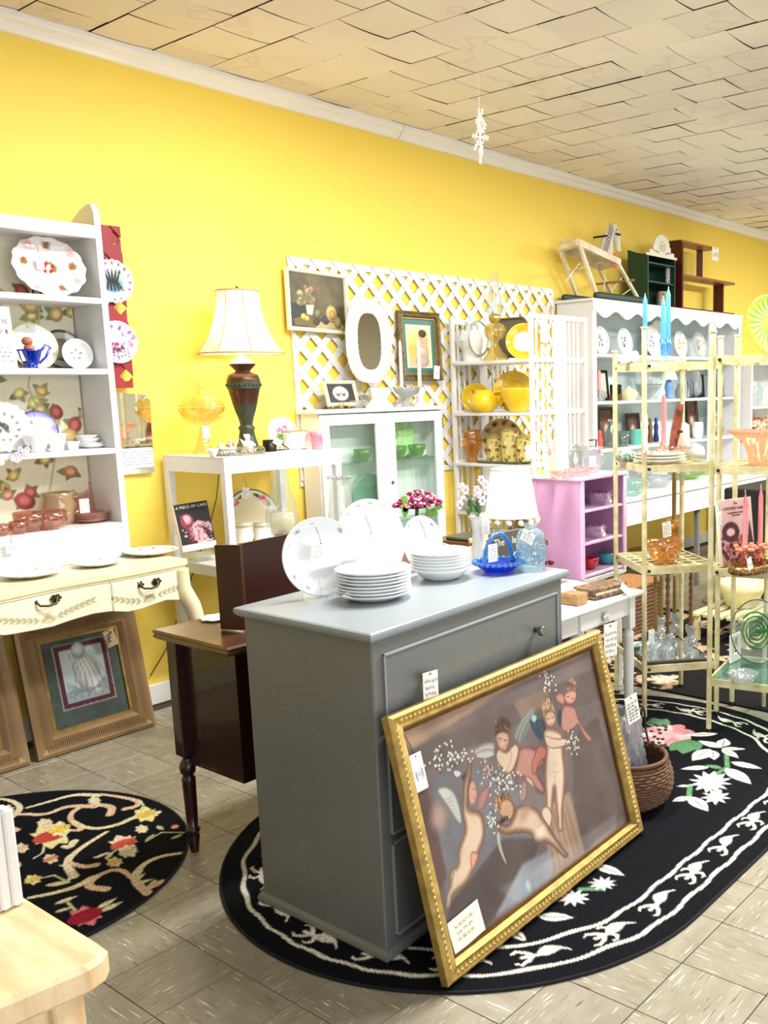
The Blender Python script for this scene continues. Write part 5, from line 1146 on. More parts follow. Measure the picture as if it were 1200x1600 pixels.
# crystal hurricane with beaded rim behind the platter
lh = on(552, 2.95, .80); lh = Vector((2.56, 2.86, .80)); lh = on(552, 2.60, .745); 
hs_ = thing('pedestal_stand', 'white pedestal standing behind the grey dresser platter', 'stand', (on(552, 3.05, 0).x, 3.05, 0)); B().lathe([(.13, 0), (.13, .02), (.03, .05), (.03, .68), (.12, .70), (.12, .715)], n=20, caps=True).build('column', WHITE, hs_)
lh = Vector((hs_.location.x, 3.05, .716)); k = mpp(lh); v0 = proj(lh)[1]; g_ = [(24, 0), (32, 10), (34, 30), (30, 50), (22, 70), (15, v0-760), (15, v0-750), (17, v0-746)]
hl = LZ('glass_hurricane', 'clear glass hurricane shade with beaded rim behind the sprigged platter', 'vase', lh, g_, glass('clear_glass_thick', (226, 232, 228), .22, .5), n=28, parts=[('beaded_rim', lambda b, k: [b.ball((17*k*math.cos(2*PI*i/16), 17*k*math.sin(2*PI*i/16), (v0-746)*k), 3*k, n=8, m=5) for i in range(16)], PRESSED)])
# pedestal on desk side: hurricane lamp chimney on the shelf unit
lo = on(445, 3.555, .7055); k = mpp(lo); v0 = proj(lo)[1]
LZ('oil_lamp', 'tall clear glass chimney oil lamp at the front of the shelf stand', 'lamp', lo, [(13, v0-846), (13, v0-838), (22, v0-828), (25, v0-810), (22, v0-785), (14, v0-765), (12.5, v0-740), (12.5, v0-716)], CLEAR, n=28, main='chimney',
   parts=[('font', [(20, 0), (22, 6), (10, 14), (8, v0-858), (14, v0-850), (13, v0-846)], PRESSED), ('burner', [(10, v0-850), (12, v0-840), (10, v0-832), (4, v0-828), (.5, v0-826)], mat('dark_pewter', (70, 66, 60), .5, .4)), ('oil', [(17, v0-832), (20, v0-815), (17, v0-800), (.5, v0-800)], glass('milky', (250, 240, 214), .7, .2))])

# ================================================================= SHELF STAND CONTENTS
zt2 = 1.1905
# compote
lc = on(320, 3.92, zt2); k = mpp(lc); v0 = proj(lc)[1]
LZ('compote', 'yellow glass lidded compote at the left end of the shelf stand', 'compote', lc, [(18, 0), (18, 1.5), (13, 8), (6, v0-676), (5, v0-668), (14, v0-662), (28, v0-655), (34, v0-642), (36, v0-638), (34, v0-638), (30, v0-648), (12, v0-658), (.5, v0-660)], HONEY, n=30, flute=.02, nf=15, main='bowl',
   parts=[('lid', [(35, v0-637), (34, v0-633), (26, v0-624), (14, v0-618), (5, v0-615), (4, v0-612), (7, v0-606), (6, v0-601), (.5, v0-599)], HONEY)])
price_tag('white tag hanging from the yellow compote stem', at(321, 665, y=3.89), .035, .060, 6, string=at(319, 648, y=3.90), seed=91)
# big lamp
l0 = on(388, 3.90, zt2); k = mpp(l0); v0 = proj(l0)[1]; V = lambda v: v0-v
lamp = thing('table_lamp', 'large table lamp with bronze green urn body and cream bell shade', 'lamp', l0)
BRZ = mat('bronze_body', (74, 42, 26), .35, .3, var=.3, vscale=10); GRN = mat('verdigris_body', (62, 70, 52), .45, .2, var=.4, vscale=30)
B().lathe([(20, 0), (20, 3), (17, 6), (13, V(684)), (11, V(672)), (13, V(668)), (9, V(664)), (9, V(662))] and [(r*k, max(0, z)*k) for r, z in [(20, 0), (20, 3), (17, 6), (13, V(684)), (11, V(674)), (13, V(669)), (9, V(664))]], n=28).build('foot', GRN, lamp)
B().lathe([(r*k, z*k) for r, z in [(9, V(664)), (11, V(655)), (15, V(643)), (18, V(632))]], n=36, flute=.03, nf=18).build('fluted_stem', GRN, lamp)
B().lathe([(r*k, z*k) for r, z in [(19, V(632)), (19, V(630)), (24, V(609))]], n=32).build('body', BRZ, lamp)
gk = B().lathe([(r*k, z*k) for r, z in [(25.5, V(609)), (25.5, V(598))]], n=32)
for i in range(24):
    a = 2*PI*i/24; gk.ball((25.5*k*math.cos(a), 25.5*k*math.sin(a), V(603.5)*k), 2*k, 2*k, 3*k, 6, 4)
gk.build('frieze', GRN, lamp)
B().lathe([(r*k, z*k) for r, z in [(25, V(598)), (25, V(595)), (22, V(588)), (12, V(584)), (11, V(582)), (20, V(573)), (20, V(571.5))]], n=32).build('shoulder', BRZ, lamp)
B().lathe([(r*k, z*k) for r, z in [(20, V(571.5)), (15, V(566)), (5, V(561)), (3, V(559)), (2, V(545))]], n=28).build('cap', mat('pale_brass', (206, 190, 150), .35, .3), lamp)
def shf(z):  # bell profile by height fraction
    return np.interp(z, [0, .05, .25, .5, .75, 1], [64, 60, 48, 39, 33, 31])
SHD = mat('silk_shade', (252, 240, 206), .8, bump=.2, bscale=90)
nt = SHD.node_tree; bs = nt.nodes['Principled BSDF']; tl = nt.nodes.new('ShaderNodeBsdfTranslucent'); tl.inputs[0].default_value = tuple(lin((255, 236, 190)))+(1,); mx = nt.nodes.new('ShaderNodeMixShader'); mx.inputs[0].default_value = .28
nt.links.new(bs.outputs[0], mx.inputs[1]); nt.links.new(tl.outputs[0], mx.inputs[2]); nt.links.new(mx.outputs[0], nt.nodes['Material Output'].inputs[0])
zb, zt_ = V(556)*k, V(463)*k; rings = []
for i in range(15):
    t = i/14; r0 = shf(t)*k; ring = []
    for j in range(64):
        a = 2*PI*j/64; f = 1-.035*(1-t*.5)*abs(math.cos(a*4)) if True else 1; ring.append((r0*f*math.cos(a), r0*f*math.sin(a), zb+(zt_-zb)*t))
    rings.append(ring)
B().loft(rings, True, False).build('shade', SHD, lamp)
pl = bpy.data.lights.new('lamp_bulb', 'POINT'); pl.energy = 3.2; pl.shadow_soft_size = .03; pl.color = (1, .86, .62); plo = bpy.data.objects.new('lamp_bulb', pl); COL.objects.link(plo); plo.parent = lamp; plo.location = (0, 0, zb+(zt_-zb)*.42)
SM = mat('shade_braid', (190, 160, 120), .8)
for j in range(8):
    a = PI/8+PI/4*j+PI/8*0; B().tube([(shf(i/12)*k*1.0*math.cos(a)*(1-.035*(1-i/24)*abs(math.cos(a*4))), shf(i/12)*k*math.sin(a)*(1-.035*(1-i/24)*abs(math.cos(a*4))), zb+(zt_-zb)*i/12) for i in range(13)], .9*k, 5).build('seam', SM, lamp)
for z, r in ((zb, 64), (zt_, 31)): B().tube([(r*k*math.cos(2*PI*i/40), r*k*math.sin(2*PI*i/40), z) for i in range(40)], 1.3*k, 5, True).build('braid', SM, lamp)
B().lathe([(.5*k, zt_), (2*k, zt_+1*k), (3*k, zt_+4*k), (.5*k, zt_+8*k)], n=10).build('finial', BRZ, lamp)
# filigree tray with little white cherub figures
lt = on(374, 3.73, zt2); k = mpp(lt); tr = thing('filigree_tray', 'oval antiqued metal gallery tray in front of the big lamp', 'tray', lt)
TRM = mat('antique_silver', (168, 160, 130), .4, .5, var=.5, vscale=60)
B().lathe([(46*k, 0), (47*k, 1*k), (45*k, 1.5*k), (.0004, 1.2*k)], n=36, sy=.62).build('base', TRM, tr)
b = B()
for i in range(44):
    a = 2*PI*i/44; b.tube([(42*k*math.cos(a)+2.4*k*math.cos(q), 42*.62*k*math.sin(a), 5*k+3.5*k*math.sin(q)) for q in (0, 1.05, 2.1, 3.14, 4.2, 5.25)], .6*k, 4, True)
for z in (1.5, 9): b.tube([(42*k*math.cos(2*PI*i/36), 42*.62*k*math.sin(2*PI*i/36), z*k) for i in range(36)], .8*k, 5, True)
b.build('gallery', TRM, tr)
BISQ = mat('white_bisque', (240, 234, 226), .5)
def cherub(lab, loc, s, rz=0):
    t = thing('cherub_figurine', lab, 'figurine', loc, rz); b = B()
    b.lathe([(.5*s, 0), (.52*s, .08*s), (.3*s, .2*s), (.34*s, .42*s), (.30*s, .66*s), (.16*s, .8*s), (.1*s, .84*s)], n=12, caps=True)
    b.tube([(-.28*s, 0, .68*s), (-.42*s, -.2*s, .45*s), (-.1*s, -.35*s, .5*s)], [.11*s, .09*s, .07*s], 7); b.tube([(.28*s, 0, .68*s), (.42*s, -.2*s, .45*s), (.1*s, -.35*s, .5*s)], [.11*s, .09*s, .07*s], 7)
    b.tube([(-.15*s, -.1*s, .2*s), (-.25*s, -.45*s, .18*s), (-.2*s, -.5*s, -.0*s+.05*s)], [.15*s, .12*s, .07*s], 7); b.tube([(.15*s, -.1*s, .2*s), (.25*s, -.45*s, .18*s), (.2*s, -.5*s, .05*s)], [.15*s, .12*s, .07*s], 7)
    b.ball((0, 0, 1.02*s), .2*s, .2*s, .22*s, 12, 9); b.ball((0, -.19*s, 1.0*s), .04*s, .05*s, .05*s, 6, 4)
    b.build('body', BISQ, t); h = B()
    for i in range(16): a = i*2.4; h.ball((.17*s*math.cos(a), .05*s+.14*s*math.sin(a), 1.12*s+.06*s*math.sin(i)), .07*s, n=6, m=4)
    h.build('curls', BISQ, t)
    for g in (-1, 1): B().loft([[(g*.1*s, .2*s, .75*s), (g*.1*s, .24*s, .45*s), (g*.12*s, .26*s, .6*s)], [(g*.5*s, .3*s, 1.0*s), (g*.45*s, .32*s, .5*s), (g*.5*s, .34*s, .7*s)]], True).build('wing', BISQ, t)
    return t
cherub('white cherub figurine at the right of the filigree tray', on(388, 3.72, zt2+2*k), 23*k); cherub('small pale cherub figurine at the left of the filigree tray', on(348, 3.73, zt2+2*k), 14*k, .4)
rb = thing('rose_box', 'little white box heaped with roses on the filigree tray', 'box', on(361, 3.75, zt2+2*k)); B().lathe([(8*k, 0), (9*k, 8*k), (7*k, 10*k)], n=14, caps=True).build('box', CHINA, rb); b = B(); rd = random.Random(4)
for i in range(9): b.ball((rd.uniform(-7, 7)*k, rd.uniform(-5, 5)*k, rd.uniform(10, 17)*k), 3.4*k, n=7, m=5)
b.build('rosebuds', mat('cream_rose', (224, 206, 190), .6, var2=(140, 120, 90), vscale=60), rb)
bg2 = thing('ring_dish', 'small white dish against the left of the filigree tray', 'dish', on(333, 3.70, zt2)); B().lathe([(4*k, 0), (7*k, 6*k), (9*k, 12*k), (8*k, 12*k), (.0004, 3*k)], n=16, flute=.08, nf=6).build('dish', CHINA, bg2)
def peony(P, r):
    rd = random.Random(9); P.C[:] = (246, 244, 244)
    for i in range(60): a = rd.uniform(0, 6.28); q = math.sqrt(rd.random()); P.blob(.05*r+q*.42*r*math.cos(a), .18*r+q*.30*r*math.sin(a), .09*r, .06*r, a, rd.choice([(196, 70, 150), (222, 130, 190), (240, 200, 226), (150, 40, 110)]), soft=.5)
    for i in range(5): P.leaf((-.1*r, -.3*r), (-.3*r+.12*i*r, -.7*r), .3, (150, 170, 60))
leanplate('display_plate', 'white plate with magenta peony beside the big lamp', 'plate', 441, 3.98, zt2, .078, peony, 14, 14, nr=28)
l = on(462, 3.80, zt2); k = mpp(l)
def orchid(P):
    P.C[:] = (246, 246, 242); rd = random.Random(6)
    for i in range(26): P.blob(rd.uniform(0, P.S.max()), rd.uniform(0, P.T.max()), .004, .003, 0, rd.choice([(120, 130, 140), (170, 180, 90), (150, 90, 160)]), soft=.6)
mg = thing('planter_cup', 'white floral china cup planter beside the peony plate', 'cup', l); sheet('cup', GLOSSP, lambda S, T: ((18*k+3*k*T/(23*k))*np.cos(S/(20*k)), (18*k+3*k*T/(23*k))*np.sin(S/(20*k)), T), 60, 16, (2*PI*20*k, 26*k), orchid, mg, thick=.003)
B().lathe([(.0004, 1*k), (17*k, 1*k)], n=20).build('base', CHINA, mg); B().tube([(20*k, 0, 20*k), (28*k, 0, 18*k), (26*k, 0, 8*k), (19*k, 0, 6*k)], 1.8*k, 6).build('handle', CHINA, mg)
B().lathe([(20.5*k, 26*k), (21.5*k, 27*k), (20*k, 28*k)], n=30).build('gilt_rim', mat('olive_gilt', (170, 160, 100), .4, .4), mg)
for dx, dz_, s in ((-28, 10, 6), (-24, 18, 7), (-30, 16, 5)): pass
sp_ = thing('silk_sprig', 'green leaf sprig leaning between peony plate and floral cup', 'flowers', on(438, 3.82, zt2)); 
for a in range(7): bigleaf(0, 16*k, 11*k*math.cos(a*.9), 16*k+13*k*math.sin(a*.9), .45, 0).build('leaf', LFM, sp_)
B().tube([(0, 0, 0), (0, 0, 18*k)], .8*k, 5).build('stem', LEAF, sp_)
ci = thing('iron_holder', 'small curved black iron holder in front of the peony plate', 'holder', on(422, 3.76, zt2)); B().lathe([(10*k, 0), (10*k, 17*k), (9*k, 17*k), (9*k, 1*k), (.0004, 1*k)], n=18).build('cup', BLACKM, ci); B().tube([(10*k, 0, 12*k), (22*k, -.01, 8*k), (33*k, -.01, 2*k), (20*k, -.01, 1*k), (8*k, 0, 1*k)], 1*k, 6).build('scroll', BLACKM, ci)
price_tag('white tag lying against the black iron holder', at(436, 686, y=3.72), .045, .032, 10, roll=28, seed=92)
l = on(496, 3.68, zt2); LZ('pitcher', 'small flared pink pitcher at the right end of the shelf stand', 'pitcher', l, [(7.5, 0), (8, 2), (8, 6), (10, 18), (15, 27), (14, 27), (9, 17), (6, 3), (.5, 2)], mat('pink_glaze', (240, 140, 158), .25, coat=.4), n=20, parts=[('handle', lambda b, k: b.tube([(-12*k, 0, 24*k), (-17*k, 0, 24*k), (-15*k, 0, 14*k), (-9*k, 0, 9*k)], 1.5*k, 6), MATS['pink_glaze'])])
price_tag('white tag hanging on the small pink pitcher', at(507, 671, y=3.64), .028, .05, 10, seed=93)
# on the lower shelf: book on a stand, floral plate, rose canisters
zl = .7055
def bookc(P):
    P.C[:] = (30, 16, 22); w, h = P.S.max(), P.T.max(); rd = random.Random(2)
    P.blob(w*.3, h*.62, w*.2, h*.17, .2, (190, 60, 90), .5); P.blob(w*.3, h*.66, w*.13, h*.10, .2, (240, 190, 206), .4); P.blob(w*.62, h*.40, w*.32, h*.2, 0, (226, 160, 180), .5); P.blob(w*.66, h*.36, w*.16, h*.13, .6, (120, 30, 50), .4)
    for i in range(60): P.blob(rd.uniform(.1, .95)*w, rd.uniform(.2, .55)*h, w*.03, w*.02, i, rd.choice([(250, 210, 220), (150, 30, 60), (60, 10, 24)]), soft=.5)
    for i in range(14): P.blob(w*(.2+.05*i), h*(.12+.04*math.sin(i)), w*.03, w*.045, i, (90, 14, 34), soft=.4)
    P.C[P.T < h*.14] = (240, 236, 234)
    P.poly([(w*.48, h*.12), (w*.95, h*.16), (w*.98, h*.5), (w*.6, h*.62), (w*.4, h*.5)], (226, 190, 200)); P.poly([(w*.66, h*.52), (w*.98, h*.32), (w*.98, h*.2), (w*.84, h*.18)], (46, 14, 24)); P.line([(w*.15, h*.75), (w*.35, h*.2)], w*.03, (150, 40, 60))
    for i in range(22): P.blob(w*(.5+.42*rd.random()), h*(.2+.38*rd.random()), w*.035, w*.025, i, (176, 90, 116), soft=.5)
BN = at(311, 842, y=3.86); bt_ = thing('cake_book', 'cookbook with dark cover titled in capitals standing on the lower shelf', 'book', (BN.x, 3.855, zl+.052))
bw, bh = .155, .22
B().box(-bw/2, .002, 0, bw/2, .028, bh).build('pages', mat('paper_block', (240, 232, 206), .8), bt_); sheet('cover', SATINP, lambda S, T: (S-bw/2, 0*S, T), 50, 70, (bw, bh), bookc, bt_, thick=.002); B().box(-bw/2-.002, -.0, 0, -bw/2, .03, bh).build('spine', mat('spine_white', (240, 234, 226), .6), bt_)
text_part('title', 'A PIECE OF CAKE', .0185, WAXW, bt_, (0, -.003, bh*.92), (PI/2, 0, 0)); bt_.rotation_euler = (math.radians(-12), math.radians(-4), math.radians(-14))
bs2 = thing('book_stand', 'clear acrylic book stand under the cookbook', 'stand', (BN.x, 3.87, zl)); B().box(-.05, -.05, 0, .05, .06, .006, .002).box(-.04, -.035, .006, .04, -.028, .044).box(-.04, .085, .006, .04, .09, .12).build('stand', CLEAR, bs2)
def floralp(P, r):
    P.C[:] = (226, 214, 178); d = np.hypot(P.S, P.T)/r; P.C[d > .72] = (236, 230, 206); rd = random.Random(3)
    for a in (0.9, -.3, 2.3, 3.3, 4.3):
        for i in range(8): P.blob(r*.8*math.cos(a+rd.uniform(-.12, .12)), r*.8*math.sin(a+rd.uniform(-.12, .12)), r*.09, r*.06, i, rd.choice([(220, 130, 130), (236, 180, 170), (196, 80, 90)]), soft=.5)
        for g in (-.3, .3): P.leaf((r*.8*math.cos(a+g*.6), r*.8*math.sin(a+g*.6)), (r*.85*math.cos(a+g*1.6), r*.85*math.sin(a+g*1.6)), .5, (50, 90, 40))
    P.C[d > .97] = (90, 70, 50)
leanplate('platter', 'large cream platter with rose border standing on the lower shelf', 'plate', 394, 4.03, zl, .145, floralp, 10, 14, nr=34)
price_tag('white tag hanging on the cream rose platter', at(385, 762, y=3.96), .035, .055, 8, roll=14, string=at(381, 745, y=3.98), seed=94)
def canp(P):
    P.C[:] = (246, 244, 236)
    for i in range(5):
        c = .022+i*.05; P.blob(c, .03, .011, .009, 0, (236, 150, 140), .3, .3)
        for g in (-1, 1, .2): P.leaf((c, .025), (c+g*.016, .012), .5, (50, 80, 50))
    P.C[P.T > P.T.max()*.9] = (206, 186, 130)
for i, (u, lab) in enumerate(((383, 'white rose-painted canister behind the shelf stand post, left one'), (412, 'white rose-painted canister with gold rim, right one on the lower shelf'))):
    l = on(u, 3.90, zl); k = mpp(l); cn = thing('canister', lab, 'canister', l); hh = proj(l)[1]-820
    sheet('wall', GLOSSP, lambda S, T: (13*k*np.cos(S/(13*k)), 13*k*np.sin(S/(13*k)), T), 70, 30, (2*PI*13*k, hh*k), canp, cn); B().lathe([(13.4*k, hh*k), (13.4*k, (hh+3)*k), (.0004, (hh+4)*k)], n=24).build('lid', CHINA, cn)
price_tag('white paper label beside the rose canisters', at(424, 838, y=3.8), .03, .045, 8, seed=95)

# ================================================================= FOREGROUND BENCH
bz = .45; be = thing('bench', 'pale natural wood bench with rounded corner in the foreground', 'bench', (.55, 1.9, 0))
NAT = mat('natural_wood', (246, 222, 180), .4, var2=(226, 190, 142), vscale=5, stretch=(6, 1, 1), bump=.1)
c0 = at(172, 1482, z=bz); c1_ = at(22, 1383, z=bz); cx_, cy_ = c0.x-.55, c0.y-1.9
poly = [(-.5, cy_+.04), (-.12, cy_+.02), (cx_-.05, cy_-.02), (cx_-.02, cy_-.012), (cx_, cy_+.01), (cx_+.002, cy_+.05), (cx_-.002, c1_.y-1.9), (cx_, cy_+.9), (-.5, cy_+.9)]
def ringz(e, z): return [(x+(e if x > 0 else 0), y-(e if y < cy_+.1 else 0), z) for x, y in poly]
B().loft([ringz(-.006, bz-.055), ringz(0, bz-.048), ringz(0, bz-.010), ringz(-.008, bz)], False, True).build('seat', NAT, be)
for x, y in ((cx_-.075, cy_+.045), (cx_-.075, cy_+.8), (-.4, cy_+.07), (-.4, cy_+.8)): B().box(x-.028, y-.028, 0, x+.028, y+.028, bz-.055, .004).build('leg', NAT, be)
B().box(-.4, cy_+.04, bz-.13, cx_-.09, cy_+.06, bz-.055, .003).build('apron', NAT, be)
wb = thing('fluted_board', 'white fluted wooden board standing on the bench at the left edge', 'board', at(-8, 1425, z=bz)+Vector((0, 0, .0005)))
b = B()
for i in range(5): b.box(-.06+.022*i, -.02, 0, -.06+.022*i+.019, .02-.0*i, .205, .004)
b.box(-.062, -.012, .0, .05, .012, .2).build('board', WHITE2, wb)
# ================================================================= WHITE LATTICE PANEL
LX0, LZ0, LWd, LHt = 3.29, .965, 2.35, 1.205
lt_ = thing('lattice_panel', 'large white diagonal lattice panel on the yellow wall', 'lattice', (LX0, 4.124, LZ0))
lattice(lt_, LWd, LHt, .1462, .040, WHITE, 0, 0, .0045, 'slat', first=.066)
for x0, z0, x1, z1 in ((0, 0, LWd, .03), (0, LHt-.034, LWd, LHt), (0, .03, .03, LHt-.034), (LWd-.03, .03, LWd, LHt-.034)): B().box(x0, -.0065, z0, x1, 0, z1).build('rail', WHITE, lt_)
LY = 4.10
def hang(p): return p
# still life picture
q = [at(448, 417, y=4.06), at(545, 428, y=4.06), at(548, 522, y=4.06), at(452, 517, y=4.06)]
pw = (q[1].x-q[0].x+q[2].x-q[3].x)/2; ph = ((q[0].z-q[3].z)+(q[1].z-q[2].z))/2
def still(P):
    w, h = P.S.max(), P.T.max(); P.C[:] = (92, 84, 58); P.cloud(.22, 4); P.grain(.12); rd = random.Random(5)
    P.poly([(0, 0), (w*.3, 0), (w*.3, h*.42), (0, h*.45)], (44, 54, 44)); P.poly([(w*.06, h*.14), (w*.2, h*.2), (w*.5, h*.15), (w*.45, h*.03), (w*.08, h*.03)], (110, 92, 62))
    P.poly([(w*.45, h*.08), (w*.6, h*.15), (w*.95, h*.12), (w, h*.02), (w*.45, 0)], (176, 160, 116))
    P.poly([(w*.3, h*.25), (w*.29, h*.42), (w*.44, h*.44), (w*.4, h*.24)], (196, 196, 176))
    for x, z, r, c in ((.2, .62, .06, (226, 190, 150)), (.34, .66, .07, (216, 176, 150)), (.24, .5, .075, (230, 190, 156)), (.4, .53, .07, (220, 170, 136)), (.18, .46, .05, (200, 176, 130)), (.4, .72, .05, (206, 160, 130)), (.3, .76, .03, (190, 150, 120))):
        P.blob(x*w, z*h, r*w, r*w*.9, 0, c, .7, .3); P.blob(x*w, z*h, r*w*.5, r*w*.45, 0, tuple(int(v*.86) for v in c), .3, .5)
    for k in range(24): a = rd.uniform(0, 6.28); P.leaf((w*.3, h*.55), (w*(.3+.19*math.cos(a)), h*(.56+.22*math.sin(a))), .2, (104, 110, 66)) if k % 3 == 0 else None
    for x, z, r, c in ((.24, .2, .05, (216, 200, 90)), (.30, .17, .045, (200, 190, 96)), (.50, .28, .07, (130, 136, 86)), (.56, .22, .06, (96, 100, 76)), (.46, .12, .06, (84, 66, 62)), (.63, .17, .07, (70, 76, 80)), (.75, .3, .10, (226, 200, 130)), (.76, .28, .06, (200, 160, 90)), (.86, .14, .07, (160, 146, 96))): P.blob(x*w, z*h, r*w, r*w*(1.2 if x > .7 else .9), 0, c, .6, .2)
PALE = mat('pale_silver_wood', (226, 218, 196), .4)
frame('still_life_picture', 'still life print of roses and fruit in a pale narrow frame hung on the lattice', pw, ph, .022, .02, PALE, still, ((q[0].x+q[1].x)/2, 4.088, (q[3].z+q[2].z)/2), (math.radians(-2), math.radians(1.5), 0), step=.003)
# woman print in carved frame
q = [at(626, 485, y=4.05), at(692, 489, y=4.05), at(696, 594, y=4.05), at(634, 596, y=4.05)]
pw = (q[1].x-q[0].x+q[2].x-q[3].x)/2; ph = ((q[0].z-q[3].z)+(q[1].z-q[2].z))/2
def lady(P):
    w, h = P.S.max(), P.T.max(); P.C[:] = (70, 122, 110); P.poly([(w*.12, h*.12), (w*.88, h*.12), (w*.88, h*.88), (w*.12, h*.88)], (244, 240, 224)); P.poly([(w*.15, h*.14), (w*.85, h*.14), (w*.85, h*.86), (w*.15, h*.86)], (232, 206, 160))
    P.blob(w*.45, h*.5, w*.28, h*.24, 0, (240, 200, 110), 0, .5); P.blob(w*.6, h*.38, w*.17, h*.22, 0, (222, 204, 184), .5, .2); P.blob(w*.58, h*.24, w*.2, h*.11, 0, (206, 190, 176), .4, .2)
    P.line([(w*.55, h*.55), (w*.68, h*.5), (w*.72, h*.62)], w*.05, (222, 176, 140), shade=.3); P.blob(w*.58, h*.68, w*.09, h*.07, .3, (226, 182, 150), .3); P.blob(w*.62, h*.73, w*.12, h*.07, 0, (56, 46, 40), .3, .2)
    for i in range(8): P.line([(w*(.45+.03*i), h*.42), (w*(.5+.03*i), h*.18)], w*.006, (170, 150, 140))
frame('lady_picture', 'print of a woman in a long dress in a carved bronze frame on the lattice', pw, ph, .036, .03, mat('carved_bronze', (130, 112, 76), .45, .4, var=.5, vscale=50), lady, ((q[0].x+q[1].x)/2, 4.085, (q[3].z+q[2].z)/2), (math.radians(-2), 0, 0), inner=.007, step=.003)
# ================================================================= GLASS DOOR CABINET
kx0, kx1, kt = 3.30, 4.245, 1.375
cb_ = thing('glass_cabinet', 'white two door cabinet with glass panes against the lattice', 'cabinet', ((kx0+kx1)/2, 4.04, 0)); hw = (kx1-kx0)/2
cy0, cy1 = -.075, .062
for x in (-hw, hw-.02): B().box(x, cy0, 0, x+.02, cy1, kt-.022, .002).build('side', WHITE2, cb_)
B().box(-hw+.02, cy1-.008, .05, hw-.02, cy1, kt-.022).build('back', mat('cabinet_back', (232, 238, 236), .6), cb_); B().box(-hw-.03, cy0-.03, kt-.022, hw+.03, cy1, kt, .004).build('top', WHITE2, cb_); B().box(-hw+.02, cy0, .03, hw-.02, cy1-.01, .06).build('bottom', WHITE2, cb_)
gs1 = 1.075
for z in (gs1, .72): B().box(-hw+.02, cy0+.012, z-.006, hw-.02, cy1-.01, z).build('glass_shelf', glass('shelf_glass', (170, 220, 205), .25, .4, see=(215, 240, 230)), cb_)
for s in (-1, 1):
    x0, x1 = (-hw+.003, -.012) if s < 0 else (.012, hw-.003); st_ = .062 if True else 0
    d = B(); d.box(x0, cy0-.02, .07, x0+st_, cy0-.001, kt-.03, .003); d.box(x1-st_, cy0-.02, .07, x1, cy0-.001, kt-.03, .003); d.box(x0+st_, cy0-.019, kt-.085, x1-st_, cy0-.001, kt-.03); d.box(x0+st_, cy0-.019, .07, x1-st_, cy0-.001, .16)
    dd = d.build('door', WHITE2, cb_); B().box(x0+st_-.004, cy0-.011, .155, x1-st_+.004, cy0-.008, kt-.082).build('pane', PANE, dd)
    if s > 0: B().lathe([(.004, 0), (.01, .004), (.004, .015)], n=10, caps=True).xf(Matrix.Translation((x0+.02, cy0-.02, .95)) @ Matrix.Rotation(PI/2, 4, 'X')).build('knob', mat('grey_hinge', (110, 110, 110), .4, .5), dd)
B().box(-.012, cy0-.012, .07, .012, cy0, kt-.03).build('centre_stile', WHITE2, cb_)
ct = kt
def sunray(P, r):
    P.C[:] = (130, 196, 96)
    for k in range(36): a = 2*PI*k/36; P.line([(.25*r*math.cos(a), .25*r*math.sin(a)), (.85*r*math.cos(a), .85*r*math.sin(a))], .015*r, (210, 236, 180))
gp = leanplate('display_plate', 'ribbed green glass plate behind the right cabinet door', 'plate', 617, 4.048, gs1, .140, sunray, 0, 6, nr=24, seg=96, m=SATINP); 
gp2 = leanplate('display_plate', 'dark green glass plate on the lower shelf behind the left cabinet door', 'plate', 578, 4.048, .722, .14, lambda P, r: P.C.__setitem__(slice(None), (110, 160, 130)), 0, 6, nr=12, m=SATINP)
GG = glass('jade_glass', (120, 190, 100), .6, .4, see=(170, 225, 150))
for i, (u, v, lab) in enumerate(((567, 714, 'pair of green glass bowls behind the left cabinet door'), (652, 708, 'green glass teacup behind the right cabinet door'), (622, 712, 'green glass creamer in front of the ribbed green plate'))):
    l = on(u, 4.005, gs1); k = mpp(l); LZ(('bowl', 'teacup', 'creamer')[i], lab, ('bowl', 'cup', 'creamer')[i], l, [(7, 0), (8, 2), (13, 12), (14, 20), (13, 20), (11, 11), (.5, 3)], GG, n=22, flute=.02, nf=11, parts=[('saucer', [(15, .5), (16, 3), (8, 1)], GG)] if i == 1 else ([('handle', lambda b, k: b.tube([(12*k, 0, 17*k), (18*k, 0, 16*k), (14*k, 0, 6*k)], 1.3*k, 6), GG)] if i == 2 else ()))
price_tag('white tag on the green glass teacup in the cabinet', at(660, 700, y=3.985), .035, .045, 6, roll=-20, seed=101); price_tag('white tag in front of the green glass creamer in the cabinet', at(614, 705, y=3.985), .035, .05, 6, seed=102)
# things on the cabinet
def twins(P):
    w, h = P.S.max(), P.T.max(); P.C[:] = (24, 24, 26); P.blob(w*.5, h*.5, w*.3, h*.4, 0, (176, 176, 172)); 
    for x in (.4, .6): P.blob(w*x, h*.48, w*.07, h*.13, 0, (90, 90, 90), .5); P.blob(w*x, h*.56, w*.055, h*.08, 0, (220, 218, 214), .3)
l = on(534, 4.0, ct); k = mpp(l)
frame('portrait_photo', 'black and white oval portrait in a pale wood frame leaning on the cabinet top', 52*k*1.35, 40*k, 5.5*k, .014, mat('pale_maple', (232, 216, 176), .45), twins, Vector((l.x, 3.985, ct+.014)), (math.radians(-14), math.radians(0), math.radians(6)), step=.003)
e = thing('brass_easel', 'small gold scroll easel with mirrored feet holding the portrait', 'stand', Vector((on(533, 3.955, ct).x, 3.955, ct+.001))); b = B()
for s in (-1, 1): b.tube([(0, 0, .004), (s*.02, 0, .018), (s*.05, 0, .014), (s*.06, 0, .004)], .003, 6); b.tube([(s*.012, 0, 0), (s*.012, -.008, .03)], .003, 6)
b.build('scroll', GOLD, e)
